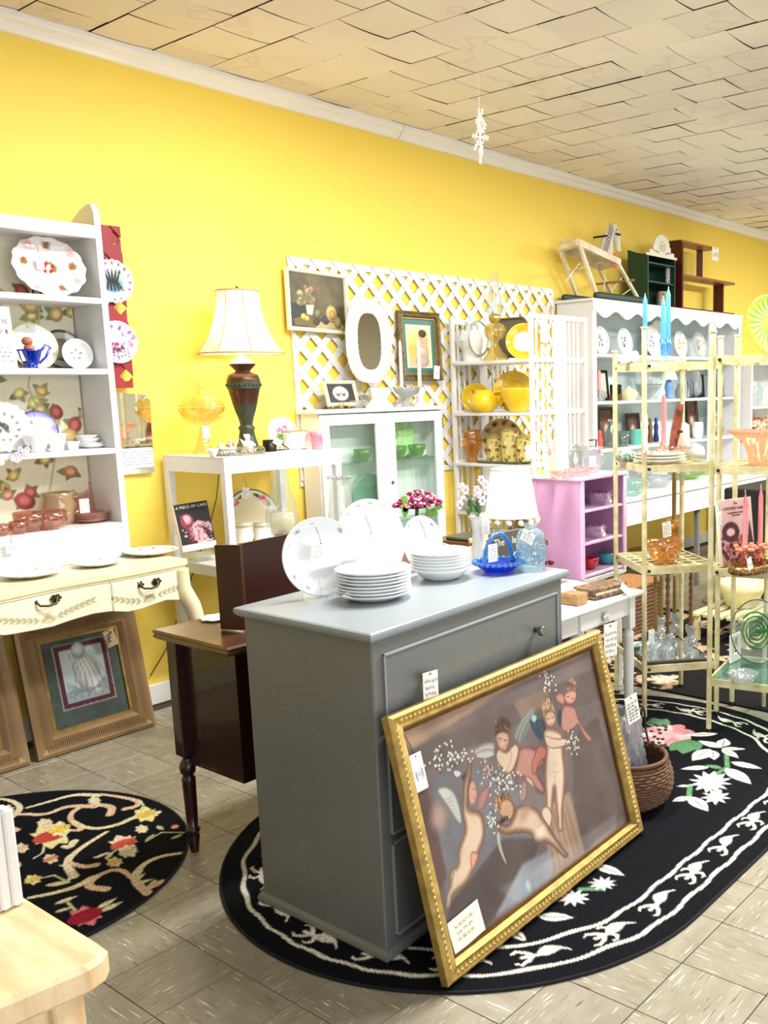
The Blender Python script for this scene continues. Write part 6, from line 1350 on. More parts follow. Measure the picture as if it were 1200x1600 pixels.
# oval mirror on pedestal
l = on(592, 4.00, ct); k = mpp(l); om = thing('vanity_mirror', 'white ribbed oval vanity mirror on a pedestal standing on the cabinet', 'mirror', l); v0 = proj(l)[1]
cxm, czm = (on(581, 4.0, ct).x-l.x), (v0-537)*k; kxm = k*1.38
def oval(rx, rz, n=72, p=2.6): return [(math.copysign(abs(math.cos(a))**(2/p), math.cos(a))*rx, math.copysign(abs(math.sin(a))**(2/p), math.sin(a))*rz) for a in [2*PI*i/n for i in range(n)]]
o1, o2 = oval(34*kxm, 63*k), oval(17*kxm, 42*k); rings = []
for f, y in ((0, 0), (0, -.012), (.25, -.026), (.5, -.03), (.8, -.024), (1, -.008), (1, 0)):
    ring = []
    for i, (a, b_) in enumerate(zip(o1, o2)):
        rp = 1 if i % 2 else .985; ring.append((cxm+(a[0]+(b_[0]-a[0])*f)*rp, y*(1.0 if i % 2 else .55), czm+(a[1]+(b_[1]-a[1])*f)*rp))
    rings.append(ring)
B().loft(rings, False, False).build('rim', WHITE, om)
B().prism([(cxm+a*1.02, czm+b_*1.02) for a, b_ in o2], (-.004, -.008), lambda a, c, y: (a, y, c)).build('glass', MIRROR, om)
B().lathe([(28*k, 0), (28*k, 4*k), (18*k, 8*k), (13*k, 14*k), (16*k, 22*k), (20*k, 30*k)], n=24, sy=.5, caps=True).build('pedestal', WHITE, om)
# footed bowl, candles, dishes, tag
l = on(637, 3.975, ct); LZ('footed_bowl', 'cut glass footed bowl at the right of the cabinet top', 'bowl', l, [(14, 0), (12, 3), (4, 8), (6, 11), (24, 22), (29, 30), (27, 30), (20, 21), (.5, 12)], PRESSED, n=30, flute=.03, nf=15, sy=.36)
for i, (u, v1, v0_, r, m_, lab) in enumerate(((657, 536, 618, 3.3, WAXW, 'tall white taper candle standing on the cabinet right of the cut glass bowl'), (629, 538, 610, 3.0, mat('blush_wax', (250, 222, 218), .4), 'tall blush taper candle behind the cut glass bowl on the cabinet'))):
    l = on(u, 4.035, ct); k = mpp(l); v0 = proj(l)[1]; t = thing('taper_candle', lab, 'candle', l); B().lathe([(r*1.2*k, 14*k), (r*k, 20*k), (r*.8*k, (v0-v1)*k), (.3*k, (v0-v1+4)*k)], n=14).build('candle', m_, t); B().lathe([(11*k, 0), (11*k, 2*k), (4*k, 6*k), (5.5*k, 15*k), (4*k, 16*k)], n=18).build('holder', CHINA, t)
price_tag('white hang tag below the carved bronze frame', at(683, 572, y=4.03), .045, .08, 8, roll=6, seed=103, rows=1)
l = on(555, 4.03, ct); LZ('glass_dish', 'low clear cut glass dish left of the mirror pedestal', 'dish', l, [(10, 0), (18, 6), (22, 12), (20, 12), (.5, 3)], PRESSED, n=24, flute=.04, nf=12)
kn = thing('hanging_keys', 'bunch of small green beads hanging from the right edge of the cabinet', 'ornament', at(690, 655, y=3.95)); b = B()
for i in range(5): b.ball((.0+.006*(i % 2), 0, -.012*i), .009, n=8, m=5)
b.build('beads', mat('moss_bead', (110, 120, 70), .4), kn)

# ================================================================= SLATTED DISPLAY STAND (x 4.45)
EX, EY0, EY1, ED, ET = 4.454, 3.42, 4.06, .585, 1.90
es = thing('slatted_stand', 'white folding display stand with slatted end panels and four shelves', 'shelf', (EX+ED/2, (EY0+EY1)/2, 0)); sx0, sy0 = -ED/2, -(EY1-EY0)/2
zsh = [1.638, 1.327, 1.015, .705, .445]
for y, yy in ((sy0, 0), (-sy0-.022, 1)):
    for x in (sx0, sx0+ED*.44, sx0+ED*.52, -sx0-.03): B().box(x, y, 0, x+.03+(.02 if x == sx0+ED*.44 else 0), y+.022, ET, .002).build('stile', WHITE2, es)
    B().box(sx0+ED*.4, y+.004, .1, sx0+ED*.62, y+.018, ET-.01).build('board', WHITE2, es) if yy == 0 else None
    for z in (ET-.03, 1.62, 1.31, 1.0, .69, .42, .1): B().box(sx0+.03, y+.002, z, -sx0-.03, y+.02, z+.028).build('rail', WHITE2, es)
    for x in [sx0+.03+.052*i+.035 for i in range(3)]+[sx0+ED*.62+.045*i+.035 for i in range(3)]:
        B().box(x-.006, y+.006, .1, x+.006, y+.016, ET-.03).build('slat', WHITE2, es)
for z in zsh: B().box(sx0-.004, sy0+.022, z-.02, sx0+.31, -sy0-.022, z, .003).build('shelf', WHITE2, es)
price_tag('white tag with vertical writing hanging on the slatted stand front', at(850, 500, y=EY0-.012), .075, .13, 0, seed=111, rows=3)
def onx(v_unused, u, x, z):
    # point on plane x at pixel column u and height z
    y = at(u, 600, x=x).y
    for _ in range(20): y -= (u-proj((x, y, z))[0])*mpp((x, y, z))*1.3
    return Vector((x, y, z))
XS = EX+.09
def ex(u, z, dx=0): return onx(0, u, XS+dx, z+.001)
# top shelf
l = ex(738, zsh[0]); k = mpp(l)
lan = thing('lantern', 'white metal lantern-like pitcher with a large ring handle on the top shelf', 'lantern', l)
B().lathe([(r*k, z*k) for r, z in ((15, 0), (15, 20), (17, 22), (17, 36), (14, 44), (9, 48), (9, 56), (12, 60), (.5, 62))], n=26).build('body', CHINA, lan)
B().tube([(-3*k+23*k*math.cos(a), -17*k, 34*k+26*k*math.sin(a)) for a in [2*PI*i/32 for i in range(32)]], 1.3*k, 6, True).build('ring_handle', mat('bright_wire', (190, 192, 190), .3, .8), lan)
price_tag('white tag on the ringed white pitcher', lan.location+Vector((-.066, -.01, 46*k)), .04, .06, 60, roll=15, seed=112)
wr = thing('white_wreath', 'white floral metal wreath standing behind the ringed pitcher', 'wreath', ex(722, zsh[0], .12)); b = B(); rd = random.Random(3)
for i in range(46):
    a = 2*PI*i/46; c = (0, 30*k*math.cos(a), 34*k+32*k*math.sin(a)); b.ball((rd.uniform(-3, 3)*k, c[1]+rd.uniform(-4, 4)*k, c[2]+rd.uniform(-4, 4)*k), 3.6*k, 3.6*k, 2.6*k, 6, 4)
b.build('petals', WHITE2, wr)
l = ex(775, zsh[0], -.04); k = mpp(l); v0 = proj(l)[1]
LZ('oil_lamp', 'honey glass oil lamp with clear chimney on the top shelf of the slatted stand', 'lamp', l, [(20, 0), (19, 4), (12, 12), (5, 24), (6, 30), (16, 36), (18, 46), (14, 54), (6, 57)], HONEY, n=28, main='font', parts=[('burner', [(6, 57), (9, 60), (10, 66), (7, 70), (.5, 71)], mat('brass', (200, 170, 90), .3, .8)), ('chimney', [(9, 66), (13, 74), (13, 84), (8, 104), (7, v0-436), (10, v0-432)], CLEAR)])
tq = thing('serving_tray', 'grey rounded metal tray propped behind the oil lamp', 'tray', ex(800, zsh[0], .12)); B().prism([(-.10, .0), (.10, .0), (.13, .03), (.13, .20), (.10, .235), (-.10, .235), (-.13, .20), (-.13, .03)], (0, .008), lambda a, c, x: (x, a, c+.02)).build('tray', mat('grey_tray', (104, 100, 88), .5), tq)
B().tube([(-.008, a, c+.02) for a, c in ((-.10, .0), (.10, .0), (.13, .03), (.13, .20), (.10, .235), (-.10, .235), (-.13, .20), (-.13, .03))], .005, 6, True).build('rim', mat('grey_tray', (104, 100, 88), .5), tq)
def ydisc(lab, nm, u, z, r, dx=0, yaw=60, tilt=10, m=None, cat='plate', base=(226, 190, 40), depth=.14, **kw):
    c = ex(u, z, dx)+Vector((0, 0, r*math.cos(math.radians(tilt))+.003)); return settle(plate(nm, lab, cat, c, r, kw.pop('paint', None), yaw, tilt, base=base, depth=depth, **kw), z)
ydisc('yellow ringed plate on the top shelf of the slatted stand', 'display_plate', 819, zsh[0], .108, .03, 55, paint=lambda P, r: [P.C.__setitem__(np.abs(np.hypot(P.S, P.T)/r-q)<.03, (206, 170, 30)) for q in (.4, .7, .9)], nr=30, base=(238, 206, 50))
ydisc('tall yellow bowl standing on edge at the left of the second shelf', 'bowl', 745, zsh[1], .090, .04, 58, 10, cat='bowl', depth=.3)
ydisc('large yellow plate standing behind the nested yellow bowls', 'display_plate', 803, zsh[1], .125, .08, 58, 10)
l = ex(757, zsh[1], -.05); k = mpp(l)
LZ('pitcher', 'squat glossy yellow pitcher with loop handle on the second shelf', 'pitcher', l, [(12, 0), (19, 5), (22, 14), (20, 24), (14, 31), (13, 34), (12, 34), (14, 28), (.5, 4)], YELLOWC, n=30, parts=[('handle', lambda b, k: b.tube([(10*k, -12*k, 30*k), (16*k, -22*k, 32*k), (18*k, -28*k, 22*k), (13*k, -20*k, 8*k)], 2*k, 8), YELLOWC), ('spout', lambda b, k: b.loft([[(-8*k, 10*k, 20*k), (8*k, 14*k, 20*k), (0, 8*k, 24*k)], [(-4*k, 22*k, 34*k), (4*k, 24*k, 34*k), (0, 16*k, 33*k)]], True), YELLOWC)])
l = ex(810, zsh[1], -.01); LZ('bowl', 'deep ridged yellow bowl at the right of the second shelf', 'bowl', l, [(13, 0), (15, 3), (24, 18), (27, 34), (28, 37), (26, 37), (22, 18), (.5, 5)], YELLOWC, n=30)
# third shelf
l = ex(738, zsh[2]-.0, -.05); k = mpp(l); LZ('vase', 'ruffled amber glass pitcher vase on the third shelf', 'vase', l, [(9, 0), (10, 3), (8, 8), (15, 26), (16, 34), (12, 42), (15, 50), (13, 50), (10, 42), (.5, 4)], AMBER, n=30, flute=.05, nf=9)
price_tag('white tag beside the ruffled amber vase', ex(726, zsh[2], -.10)+Vector((0, 0, 38*k)), .03, .05, 50, seed=113)
gt = thing('glass_tray', 'dark green glass tray under the flowered jars on the third shelf', 'tray', ex(790, zsh[2]-.0)); B().box(-.09, -.17, 0, .09, .17, .014, .005).build('tray', mat('olive_glass_tray', (70, 84, 50), .2, coat=.5), gt)
ydisc('large brown floral platter leaning behind the flowered jars', 'platter', 785, zsh[2]+.0, .135, .13, 58, 10, paint=lambda P, r: sprigs(11, .8, (96, 50, 30), .12, (180, 90, 80))(P, r), base=(206, 184, 130), nr=24)
def jarp(P):
    P.C[:] = (206, 190, 110); rd = random.Random(8)
    for i in range(70): P.blob(rd.uniform(0, P.S.max()), rd.uniform(0, P.T.max()), .010, .007, i, rd.choice([(130, 90, 30), (90, 60, 24), (236, 226, 160), (170, 140, 60)]), soft=.5)
for i, (u, w, h, lab) in enumerate(((773, 12, 34, 'olive flowered jar left on the green tray'), (798, 14, 46, 'taller olive flowered jar in the middle of the green tray'), (818, 11, 36, 'small olive flowered jar right on the green tray'))):
    l = ex(u, zsh[2]+.014, -.02); k = mpp(l); t = thing('jar', lab, 'jar', l); sheet('body', GLOSSP, lambda S, T: (w*k*np.cos(S/(w*k)), w*k*np.sin(S/(w*k)), T), 60, 30, (2*PI*w*k, h*k), jarp, t); B().lathe([(w*1.05*k, h*k), (w*1.05*k, (h+2)*k), (w*.5*k, (h+5)*k), (.5*k, (h+9)*k)], n=20).build('lid', mat('olive_lid', (150, 130, 60), .3), t)
price_tag('white tag at the right of the flowered jars', ex(826, zsh[2], -.12)+Vector((0, 0, .12)), .035, .085, 50, seed=114)
l = ex(745, zsh[3], -.03); LZ('bowl', 'grey pressed glass scalloped bowl on the fourth shelf', 'bowl', l, [(16, 0), (20, 4), (25, 22), (24, 22), (18, 5), (.5, 2)], PRESSED, n=32, flute=.06, nf=12)
l = ex(752, zsh[4], -.03); LZ('dish', 'fan shaped cut glass dish on the bottom shelf of the slatted stand', 'dish', l, [(10, 0), (14, 4), (26, 20), (24, 20), (12, 4), (.5, 2)], PRESSED, n=32, flute=.08, nf=14)

# ================================================================= WHITE SIDE TABLE, ORNATE BOX
st = thing('side_table', 'white painted side table with turned legs and a shaped apron', 'table', (3.08, 2.23, 0))
B().box(-.33, -.19, .585, .34, .19, .603, .005).build('top', WHITE, st); B().box(-.29, -.15, .50, .30, -.13, .585, .002).build('apron', WHITE, st); B().box(-.29, .13, .50, .30, .15, .585, .002).build('apron', WHITE, st); B().box(.28, -.13, .50, .30, .13, .585).build('apron', WHITE, st); B().box(-.29, -.13, .50, -.27, .13, .585).build('apron', WHITE, st)
d_ = B().box(-.10, -.162, .505, .22, -.149, .575, .003).build('drawer', WHITE2, st); b = B(); b.ball((.06, -.172, .54), .018, .012, .018, 10, 6)
for a in range(6): b.ball((.06+.014*math.cos(a*1.05), -.176, .54+.014*math.sin(a*1.05)), .008, .006, .008, 6, 4)
b.build('rosette_knob', mat('ivory_knob', (226, 222, 208), .4, var=.4, vscale=70), d_)
for x in (-.28, .29):
    for y in (-.14, .14): B().box(x-.022, y-.022, .44, x+.022, y+.022, .585, .002).lathe([(.020, .44), (.016, .43), (.024, .42), (.022, .40), (.024, .30), (.020, .14), (.016, .06), (.022, .04), (.014, .012)], (x, y, 0), 14, True).build('leg', WHITE, st)
price_tag('large white tag hanging from the rosette knob of the white side table', Vector((3.135, 2.03, .515)), .075, .14, 12, string=(3.14, 2.05, .54), seed=121, rows=4)
bl_ = on(938, 2.14, .604); ob = thing('ornate_box', 'low carved brown and cream wooden box on the white side table', 'box', bl_, math.radians(-6))
ring_box(B(), -.095, -.05, .095, .05, [(0, 0), (.008, .004), (.004, .012), (.0, .016), (0, .030), (.008, .034), (.010, .042), (.0, .046), (-.01, .048)]).build('box', mat('carved_box', (150, 122, 92), .5, var2=(70, 46, 30), vscale=60), ob)
b = B()
for i in range(16): b.box(-.09+.0115*i, -.054, .017, -.083+.0115*i, -.049, .029)
b.build('inlay', mat('bone_inlay', (232, 220, 190), .5), ob)
price_tag('white tag lying against the carved brown box', Vector((bl_.x+.045, bl_.y-.075, .645)), .04, .06, 0, roll=-35, tilt=30, seed=122, rows=1)
ob2 = thing('small_box', 'small tan wooden box behind the right end of the grey dresser', 'box', on(897, 2.14, .604)); ring_box(B(), -.035, -.04, .035, .04, [(0, 0), (.003, .004), (0, .03), (.003, .036), (0, .045)]).build('box', mat('tan_box', (176, 136, 88), .5, var=.3, vscale=30), ob2)

# ================================================================= LILAC SHELF
PUR = mat('lilac_paint', (206, 158, 202), .4, var=.05); PUR2 = mat('lilac_paint_light', (230, 196, 228), .4)
ps = thing('lilac_shelf', 'small lilac painted open shelf cabinet behind the white side table', 'shelf', (3.64, 2.525, .6)); w_, d2, h_ = .19, .135, .45
B().box(-w_, -d2, 0, -w_+.016, d2, h_, .002).box(-w_-.004, -d2+.0, 0, -w_+.002, -d2+.028, h_).box(-w_-.004, d2-.03, 0, -w_+.002, d2, h_).build('side_panel', PUR, ps)
B().box(w_-.016, -d2, 0, w_, d2, h_, .002).build('side_panel', PUR, ps); B().box(-w_+.016, d2-.01, 0, w_-.016, d2, h_).build('back', PUR, ps)
B().box(-w_-.012, -d2-.012, h_, w_+.012, d2, h_+.014, .003).build('top', PUR2, ps)
for x in (-w_-.001, w_-.026): B().box(x, -d2-.006, 0, x+.027, -d2+.002, h_).build('stile', PUR2, ps)
for z in (.015, .165, .315): B().box(-w_+.016, -d2, z-.012, w_-.016, d2-.01, z, .002).build('shelf', PUR2, ps)
tb2 = thing('stool', 'plain white stool under the lilac shelf', 'stool', (3.64, 2.53, 0)); B().box(-.2, -.14, .575, .2, .14, .599, .004).build('seat', WHITE, tb2)
for x in (-.17, .17):
    for y in (-.11, .11): B().tube([(x, y, .575), (x*1.05, y*1.05, .0085)], .012, 8).build('leg', WHITE, tb2)
for i, (z, u, lab) in enumerate(((.915+.001, 935, 'cut glass dish on the upper shelf of the lilac cabinet'), (.766, 925, 'pressed glass basket on the middle shelf of the lilac cabinet'))):
    l = on(u, 2.46, z); LZ('glass_dish', lab, 'dish', l, [(10, 0), (14, 3), (22, 16), (20, 20), (12, 5), (.5, 3)], glass('lilac_tinted_glass', (236, 216, 238), .3, 1, see=(240, 226, 242), cut=70), n=26, flute=.08, nf=13); price_tag('white tag on the '+lab, on(u+15, 2.40, z+.055), .02, .05, 10, roll=-25, seed=130+i, rows=1)
for i, (u, m_, lab) in enumerate(((921, mat('red_glaze', (190, 24, 34), .2, coat=.5), 'red round bowl in the bottom of the lilac cabinet'), (950, mat('teal_glaze', (60, 180, 196), .2, coat=.5), 'teal scalloped bowl in the bottom of the lilac cabinet'))):
    l = on(u, 2.47, .616); LZ('bowl', lab, 'bowl', l, [(6, 0), (10, 2), (15, 12), (15.5, 18), (14, 18), (9, 5), (.5, 3)], m_, n=24, flute=.02, nf=8)
zt3 = 1.0655
def rosebook(P):
    w, h = P.S.max(), P.T.max(); P.C[:] = (246, 216, 176); rd = random.Random(5)
    for i in range(24): P.blob(w*.5+rd.gauss(0, w*.13), h*.75+rd.gauss(0, h*.07), w*.08, w*.06, i, rd.choice([(226, 110, 120), (240, 160, 160), (200, 80, 100)]), soft=.5)
    for i in range(6): P.line([(w*.15, h*(.5-.045*i)), (w*.85, h*(.5-.045*i))], .001, (214, 150, 110))
    for i in range(7): P.leaf((w*.5, h*.08), (w*(.5+.3*math.cos(i*.5+.1)), h*(.08+.12*math.sin(i*.5))), .3, (240, 160, 150))
l = on(866, 2.52, zt3); k = mpp(l); rbk = thing('rose_book', 'cream book with a pink rose on its cover standing on the lilac cabinet', 'book', l); sheet('cover', SATINP, lambda S, T: (S-.046, 0*S, T), 40, 60, (.092, .155), rosebook, rbk, thick=.002); B().box(-.048, .002, 0, .046, .014, .155).build('pages', MATS['paper_block'], rbk); rbk.rotation_euler = (math.radians(-10), 0, math.radians(12))
l = on(900, 2.50, zt3); t = thing('crystal_clock', 'oval crystal disc with curved lines standing on the lilac cabinet', 'ornament', l); k = mpp(l); b = B()
for r in (22, 17, 12): b.tube([(r*k*.72*math.cos(2*PI*i/30), 0, 25*k+r*k*math.sin(2*PI*i/30)) for i in range(30)], 1.6*k, 6, True)
b.build('rings', PRESSED, t); B().lathe([(.0004, -.004), (16*k, -.004), (20*k, 0), (16*k, .004), (.0004, .004)], n=26).xf(Matrix.Translation((0, 0, 25*k)) @ Matrix.Rotation(PI/2, 4, 'X')).build('disc', CLEAR, t); B().box(-8*k, -6*k, 0, 8*k, 6*k, 4*k, .002).build('foot', PRESSED, t)
l = on(925, 2.50, zt3); LZ('vase', 'cut crystal square vase with a white tag on the lilac cabinet', 'vase', l, [(10, 0), (12, 2), (14, 34), (16, 40), (13, 38), (10, 4), (.5, 3)], PRESSED, n=16, flute=.07, nf=8); price_tag('white square tag on the cut crystal vase', on(926, 2.43, zt3+.085), .045, .05, 8, seed=141, rows=2)
l = on(905, 2.44, zt3); LZ('candy_dish', 'long low pink-edged crystal dish at the front of the lilac cabinet top', 'dish', l, [(22, 0), (30, 4), (38, 12), (36, 12), (20, 3), (.5, 2)], glass('blush_glass', (240, 206, 200), .35, .5), n=30, flute=.05, nf=15, sy=.36)
l = on(874, 2.43, zt3); LZ('candy_dish', 'small ribbed pink glass dish below the rose book', 'dish', l, [(8, 0), (14, 6), (17, 13), (15, 13), (.5, 3)], PINKG, n=24, flute=.08, nf=12, sy=.8)
dpk = thing('gravy_boat', 'clear glass piece with dark upright handle behind the crystal vase', 'ornament', on(930, 2.58, zt3)); k = mpp(dpk.location); B().ball((8*k, 0, 14*k), 22*k, 8*k, 14*k, 14, 9).build('body', CLEAR, dpk); B().tube([(-14*k, 0, 46*k), (4*k, 0, 46*k), (0, 0, 20*k)], 1.5*k, 6).build('handle', mat('iron_brown', (60, 44, 36), .5), dpk)
# ================================================================= BIG SCALLOPED HUTCH ON WHITE TABLE
FX0, FX1, FY0, FY1, FZ0, FZ1 = 5.66, 8.06, 3.80, 4.11, .752, 2.085
fh = thing('display_hutch', 'wide white hutch with scalloped valance and shelves of plates', 'hutch', ((FX0+FX1)/2, 3.955, FZ0)); fx, fy, fz = fh.location
AQ = mat('pale_aqua_back', (206, 222, 222), .6)
def fb(x0, y0, z0, x1, y1, z1, nm, m=WHITE2, bev=.003): return B().box(x0-fx, y0-fy, z0-fz, x1-fx, y1-fy, z1-fz, bev).build(nm, m, fh)
for x0, x1 in ((FX0, FX0+.025), (FX1-.03, FX1)): fb(x0, FY0, FZ0, x1, FY1, FZ1-.02, 'side_panel')
fb(FX0-.02, FY0-.015, FZ1-.02, FX1+.02, FY1, FZ1, 'top'); fb(FX0+.025, FY1-.01, FZ0, FX1-.03, FY1, FZ1-.02, 'back', AQ)
FS = [1.705, 1.367, 1.02]
for z in FS: fb(FX0+.025, FY0+.002, z-.022, FX1-.03, FY1-.01, z, 'shelf')
fb(FX0+.025, FY0+.002, FZ0, FX1-.03, FY1-.01, FZ0+.02, 'base_board')
xs_ = at(1113, 600, y=FY0).x; fb(xs_-.06, FY0-.004, FZ0, xs_+.06, FY0+.018, FZ1-.02, 'stile'); fb(FX0, FY0-.004, FZ0, FX0+.05, FY0, FZ1-.02, 'stile'); fb(FX1-.05, FY0-.004, FZ0, FX1, FY0, FZ1-.02, 'stile')
n = 120; up_ = [(FX0+(FX1-FX0)*i/n, FZ1-.02) for i in range(n+1)]; lo_ = [(x, FZ1-.105+.024*math.cos((x-FX0)*2*PI/.30)) for x, z in up_]
B().prism(lo_+up_[::-1], (FY0-.012, FY0-.002), lambda a, c, y: (a-fx, y-fy, c-fz)).build('valance', WHITE2, fh)
tw = thing('long_table', 'long white table with deep apron carrying the scalloped hutch', 'table', (6.1, 3.66, 0))
B().box(-1.0, -.46, .728, 2.05, .45, .75, .004).build('top', WHITE2, tw); B().box(-.99, -.45, .575, 2.04, -.43, .728, .002).build('apron', WHITE2, tw); B().box(-.99, -.43, .575, -.97, .44, .728, .002).build('apron', WHITE2, tw)
for x in (-.95, .1, 2.0):
    for y in (-.41, .41): B().box(x-.016, y-.016, 0, x+.016, y+.016, .60).build('leg', mat('grey_leg', (120, 120, 116), .5), tw)
# plates on the top shelf
def qp(c1, c2, sd): return lambda P, r: [P.blob(r*(.2*math.sin(i*2.3+sd)), r*(.34*math.cos(i*1.7+sd)), r*.09, r*.05, i, (c1, c2, (110, 130, 90))[i % 3], soft=.5) for i in range(14)]+[P.blob(r*.86*math.cos(i*.7+sd), r*.86*math.sin(i*.7+sd), r*.05, r*.04, i, c2, soft=.6) for i in range(9)]
for i, (u, r, c1, c2, lab) in enumerate(((938, .105, (70, 74, 80), (120, 110, 110), 'white plate with dark flowers, leftmost on the hutch top shelf'), (975, .105, (60, 60, 66), (110, 120, 110), 'white plate with dark leaves, second from the left on the hutch top shelf'), (1018, .125, (60, 80, 130), (200, 210, 230), 'white and blue plate behind the blue candles on the hutch top shelf'), (1028, .15, (120, 160, 90), (90, 130, 60), 'tall green-centred plate behind the blue candles'), (1062, .11, (200, 180, 60), (100, 120, 80), 'white plate with yellow fruit on the hutch top shelf'), (1091, .115, (210, 190, 50), (90, 100, 70), 'white plate with yellow flowers, rightmost before the hutch stile'))):
    leanplate('display_plate', lab, 'plate', u, 3.96+(.06 if i == 3 else 0), FS[0]+.001, r, qp(c1, c2, i), 0, 8, nr=22)
# second shelf
rd = random.Random(9); z1 = FS[1]+.001
l = on(936, 3.88, z1); LZ('candlestick', 'pale pink candle in a glass holder at the left of the hutch middle shelf', 'candle', l, [(9, 0), (10, 4), (5, 8), (6, 16), (4, 18)], PRESSED, n=16, main='holder', parts=[('candle', [(3, 16), (3, 46), (.5, 48)], WAXP)])
l = on(946, 4.0, z1); k = mpp(l); frame('small_picture', 'small dark framed picture behind the pink candle on the hutch', .16, .23, .02, .012, BLACKM, lambda P: P.C.__setitem__(slice(None), (214, 210, 196)), Vector((l.x, 4.02, z1)), (math.radians(-6), 0, 0), step=.02)
l = on(962, 3.90, z1); t = thing('trinket_box', 'black and gold trinket box on the hutch middle shelf', 'box', l); B().box(-.05, -.03, 0, .05, .03, .05, .006).build('base', GOLDD, t); B().box(-.045, -.028, .05, .045, .028, .12, .006).build('box', BLACKM, t)
l = on(982, 3.90, z1); LZ('gravy_boat', 'cream and gold dish on the hutch middle shelf', 'dish', l, [(10, 0), (12, 3), (16, 10), (10, 16), (3, 20), (.5, 22)], mat('ivory_glaze', (236, 226, 180), .2, coat=.4), n=20, flute=.05, nf=7)
tag(plate('display_plate', '', None, on(1003, 3.98, z1)+Vector((0, 0, .147)), .142, None, 0, 8, m=PRESSED, scal=.02, ns=24, nr=14), 'large clear cut glass plate standing on the hutch middle shelf', 'plate')
l = on(1015, 3.88, z1); LZ('candy_dish', 'cut glass footed dish in front of the clear plate', 'dish', l, [(8, 0), (5, 6), (16, 18), (18, 24), (15, 22), (.5, 10)], PRESSED, n=24, flute=.06, nf=12)
l = on(1045, 3.92, z1); LZ('table_lamp', 'small lamp with white cone shade and blue figurine base on the hutch', 'lamp', l, [(8, 0), (8, 3), (5, 8), (7, 18), (5, 26), (2, 30)], mat('blue_bisque', (110, 150, 206), .4), n=16, main='base', parts=[('shade', [(14, 29), (7, 48), (6.5, 48), (13.5, 29)], SHADE)])
l = on(1062, 3.90, z1); LZ('bud_jar', 'small grey-blue round jar right of the blue figurine lamp', 'jar', l, [(5, 0), (8, 5), (8, 12), (4, 18), (4, 22)], mat('slate_glaze', (130, 146, 150), .2), n=16)
tag(plate('display_plate', '', None, on(1082, 3.98, z1)+Vector((0, 0, .145)), .14, None, 0, 8, m=PRESSED, nr=14), 'round clear glass plate right of the figurine lamp on the hutch', 'plate')
t = easel(on(1082, 3.93, z1), .17, label='black easel under the round clear plate on the hutch')
l = on(1096, 4.03, z1); frame('small_picture', 'dark framed photograph half hidden by the round clear plate', .17, .2, .022, .012, BLACKM, lambda P: P.C.__setitem__(slice(None), (60, 90, 90)), Vector((l.x, 4.05, z1)), (math.radians(-4), 0, 0), step=.03)
l = on(1128, 3.94, z1); frame('small_picture', 'grey patterned picture at the right end of the hutch middle shelf', .18, .25, .012, .01, mat('grey_frame', (120, 130, 134), .5), lambda P: (P.C.__setitem__(slice(None), (130, 140, 146)), P.cloud(.5, 6)), Vector((l.x, 3.94, z1)), (math.radians(-6), 0, 0), step=.01)
# third shelf
z2_ = FS[2]+.001
for i, (u, w, h, c, lab) in enumerate(((950, .24, .30, (110, 70, 56), 'brown framed picture standing at the left of the hutch lower shelf'), (991, .20, .24, (90, 60, 54), 'dark brown framed picture behind the teal floral box'), (1083, .22, .34, (110, 66, 52), 'tall brown framed picture behind the white mug'))):
    def pp(P, c=c, i=i): P.C[:] = c; P.cloud(.3, 4); P.blob(P.S.max()*.5, P.T.max()*.4, .04, .05, 0, (200, 180, 150), .5, .5)
    l = on(u, 4.02, z2_); frame('small_picture', lab, w, h, .024, .014, MAHOG, pp, Vector((l.x, 4.02, z2_)), (math.radians(-6), 0, 0), step=.008)
l = on(996, 3.92, z2_); t = thing('fabric_box', 'teal box with pink flowers on the hutch lower shelf', 'box', l)
def tealp(P):
    P.C[:] = (90, 180, 166)
    for i in range(9): P.blob(.03+.025*i, .05+.03*(i % 2), .014, .012, i, (230, 150, 160), soft=.5)
sheet('box', SATINP, lambda S, T: (.075*np.cos(S/.075), .05*np.sin(S/.075), T), 50, 20, (2*PI*.075, .115), tealp, t); B().lathe([(.0004, .117), (.077, .116), (.077, .108)], n=24, sy=.68).build('lid', mat('teal_lid', (110, 190, 176), .5), t)
l = on(956, 3.88, z2_); LZ('pitcher', 'grey-green glass decanter on the hutch lower shelf', 'decanter', l, [(8, 0), (11, 3), (11, 22), (5, 34), (5, 40), (7, 44)], glass('smoke_glass', (170, 190, 184), .35, .5), n=20)
l = on(973, 3.86, z2_); LZ('tumbler', 'ribbed smoky glass tumbler on the hutch lower shelf', 'glass', l, [(8, 0), (9, 2), (11, 24), (10, 24), (7, 3), (.5, 2)], MATS['smoke_glass'], n=22, flute=.03, nf=11)
l = on(1090, 3.88, z2_); k = mpp(l); LZ('mug', 'plain white mug on the hutch lower shelf', 'mug', l, [(6, 0), (8, 3), (9, 14), (8, 25), (7, 25), (6, 4), (.5, 2)], CHINA, n=20, parts=[('handle', lambda b, k: b.tube([(8*k, 0, 20*k), (13*k, 0, 19*k), (12*k, 0, 8*k), (7*k, 0, 6*k)], 1.4*k, 6), CHINA)])
for u, c, lab in ((1016, (120, 90, 50), 'slim brass figurine on the hutch lower shelf'), (1025, (40, 60, 110), 'slim dark blue bottle on the hutch lower shelf')): l = on(u, 3.94, z2_); LZ('figurine', lab, 'figurine', l, [(4, 0), (5, 3), (3, 16), (4, 24), (2, 30), (3, 35), (.5, 38)], mat('fig%d' % u, c, .3, .3), n=14)
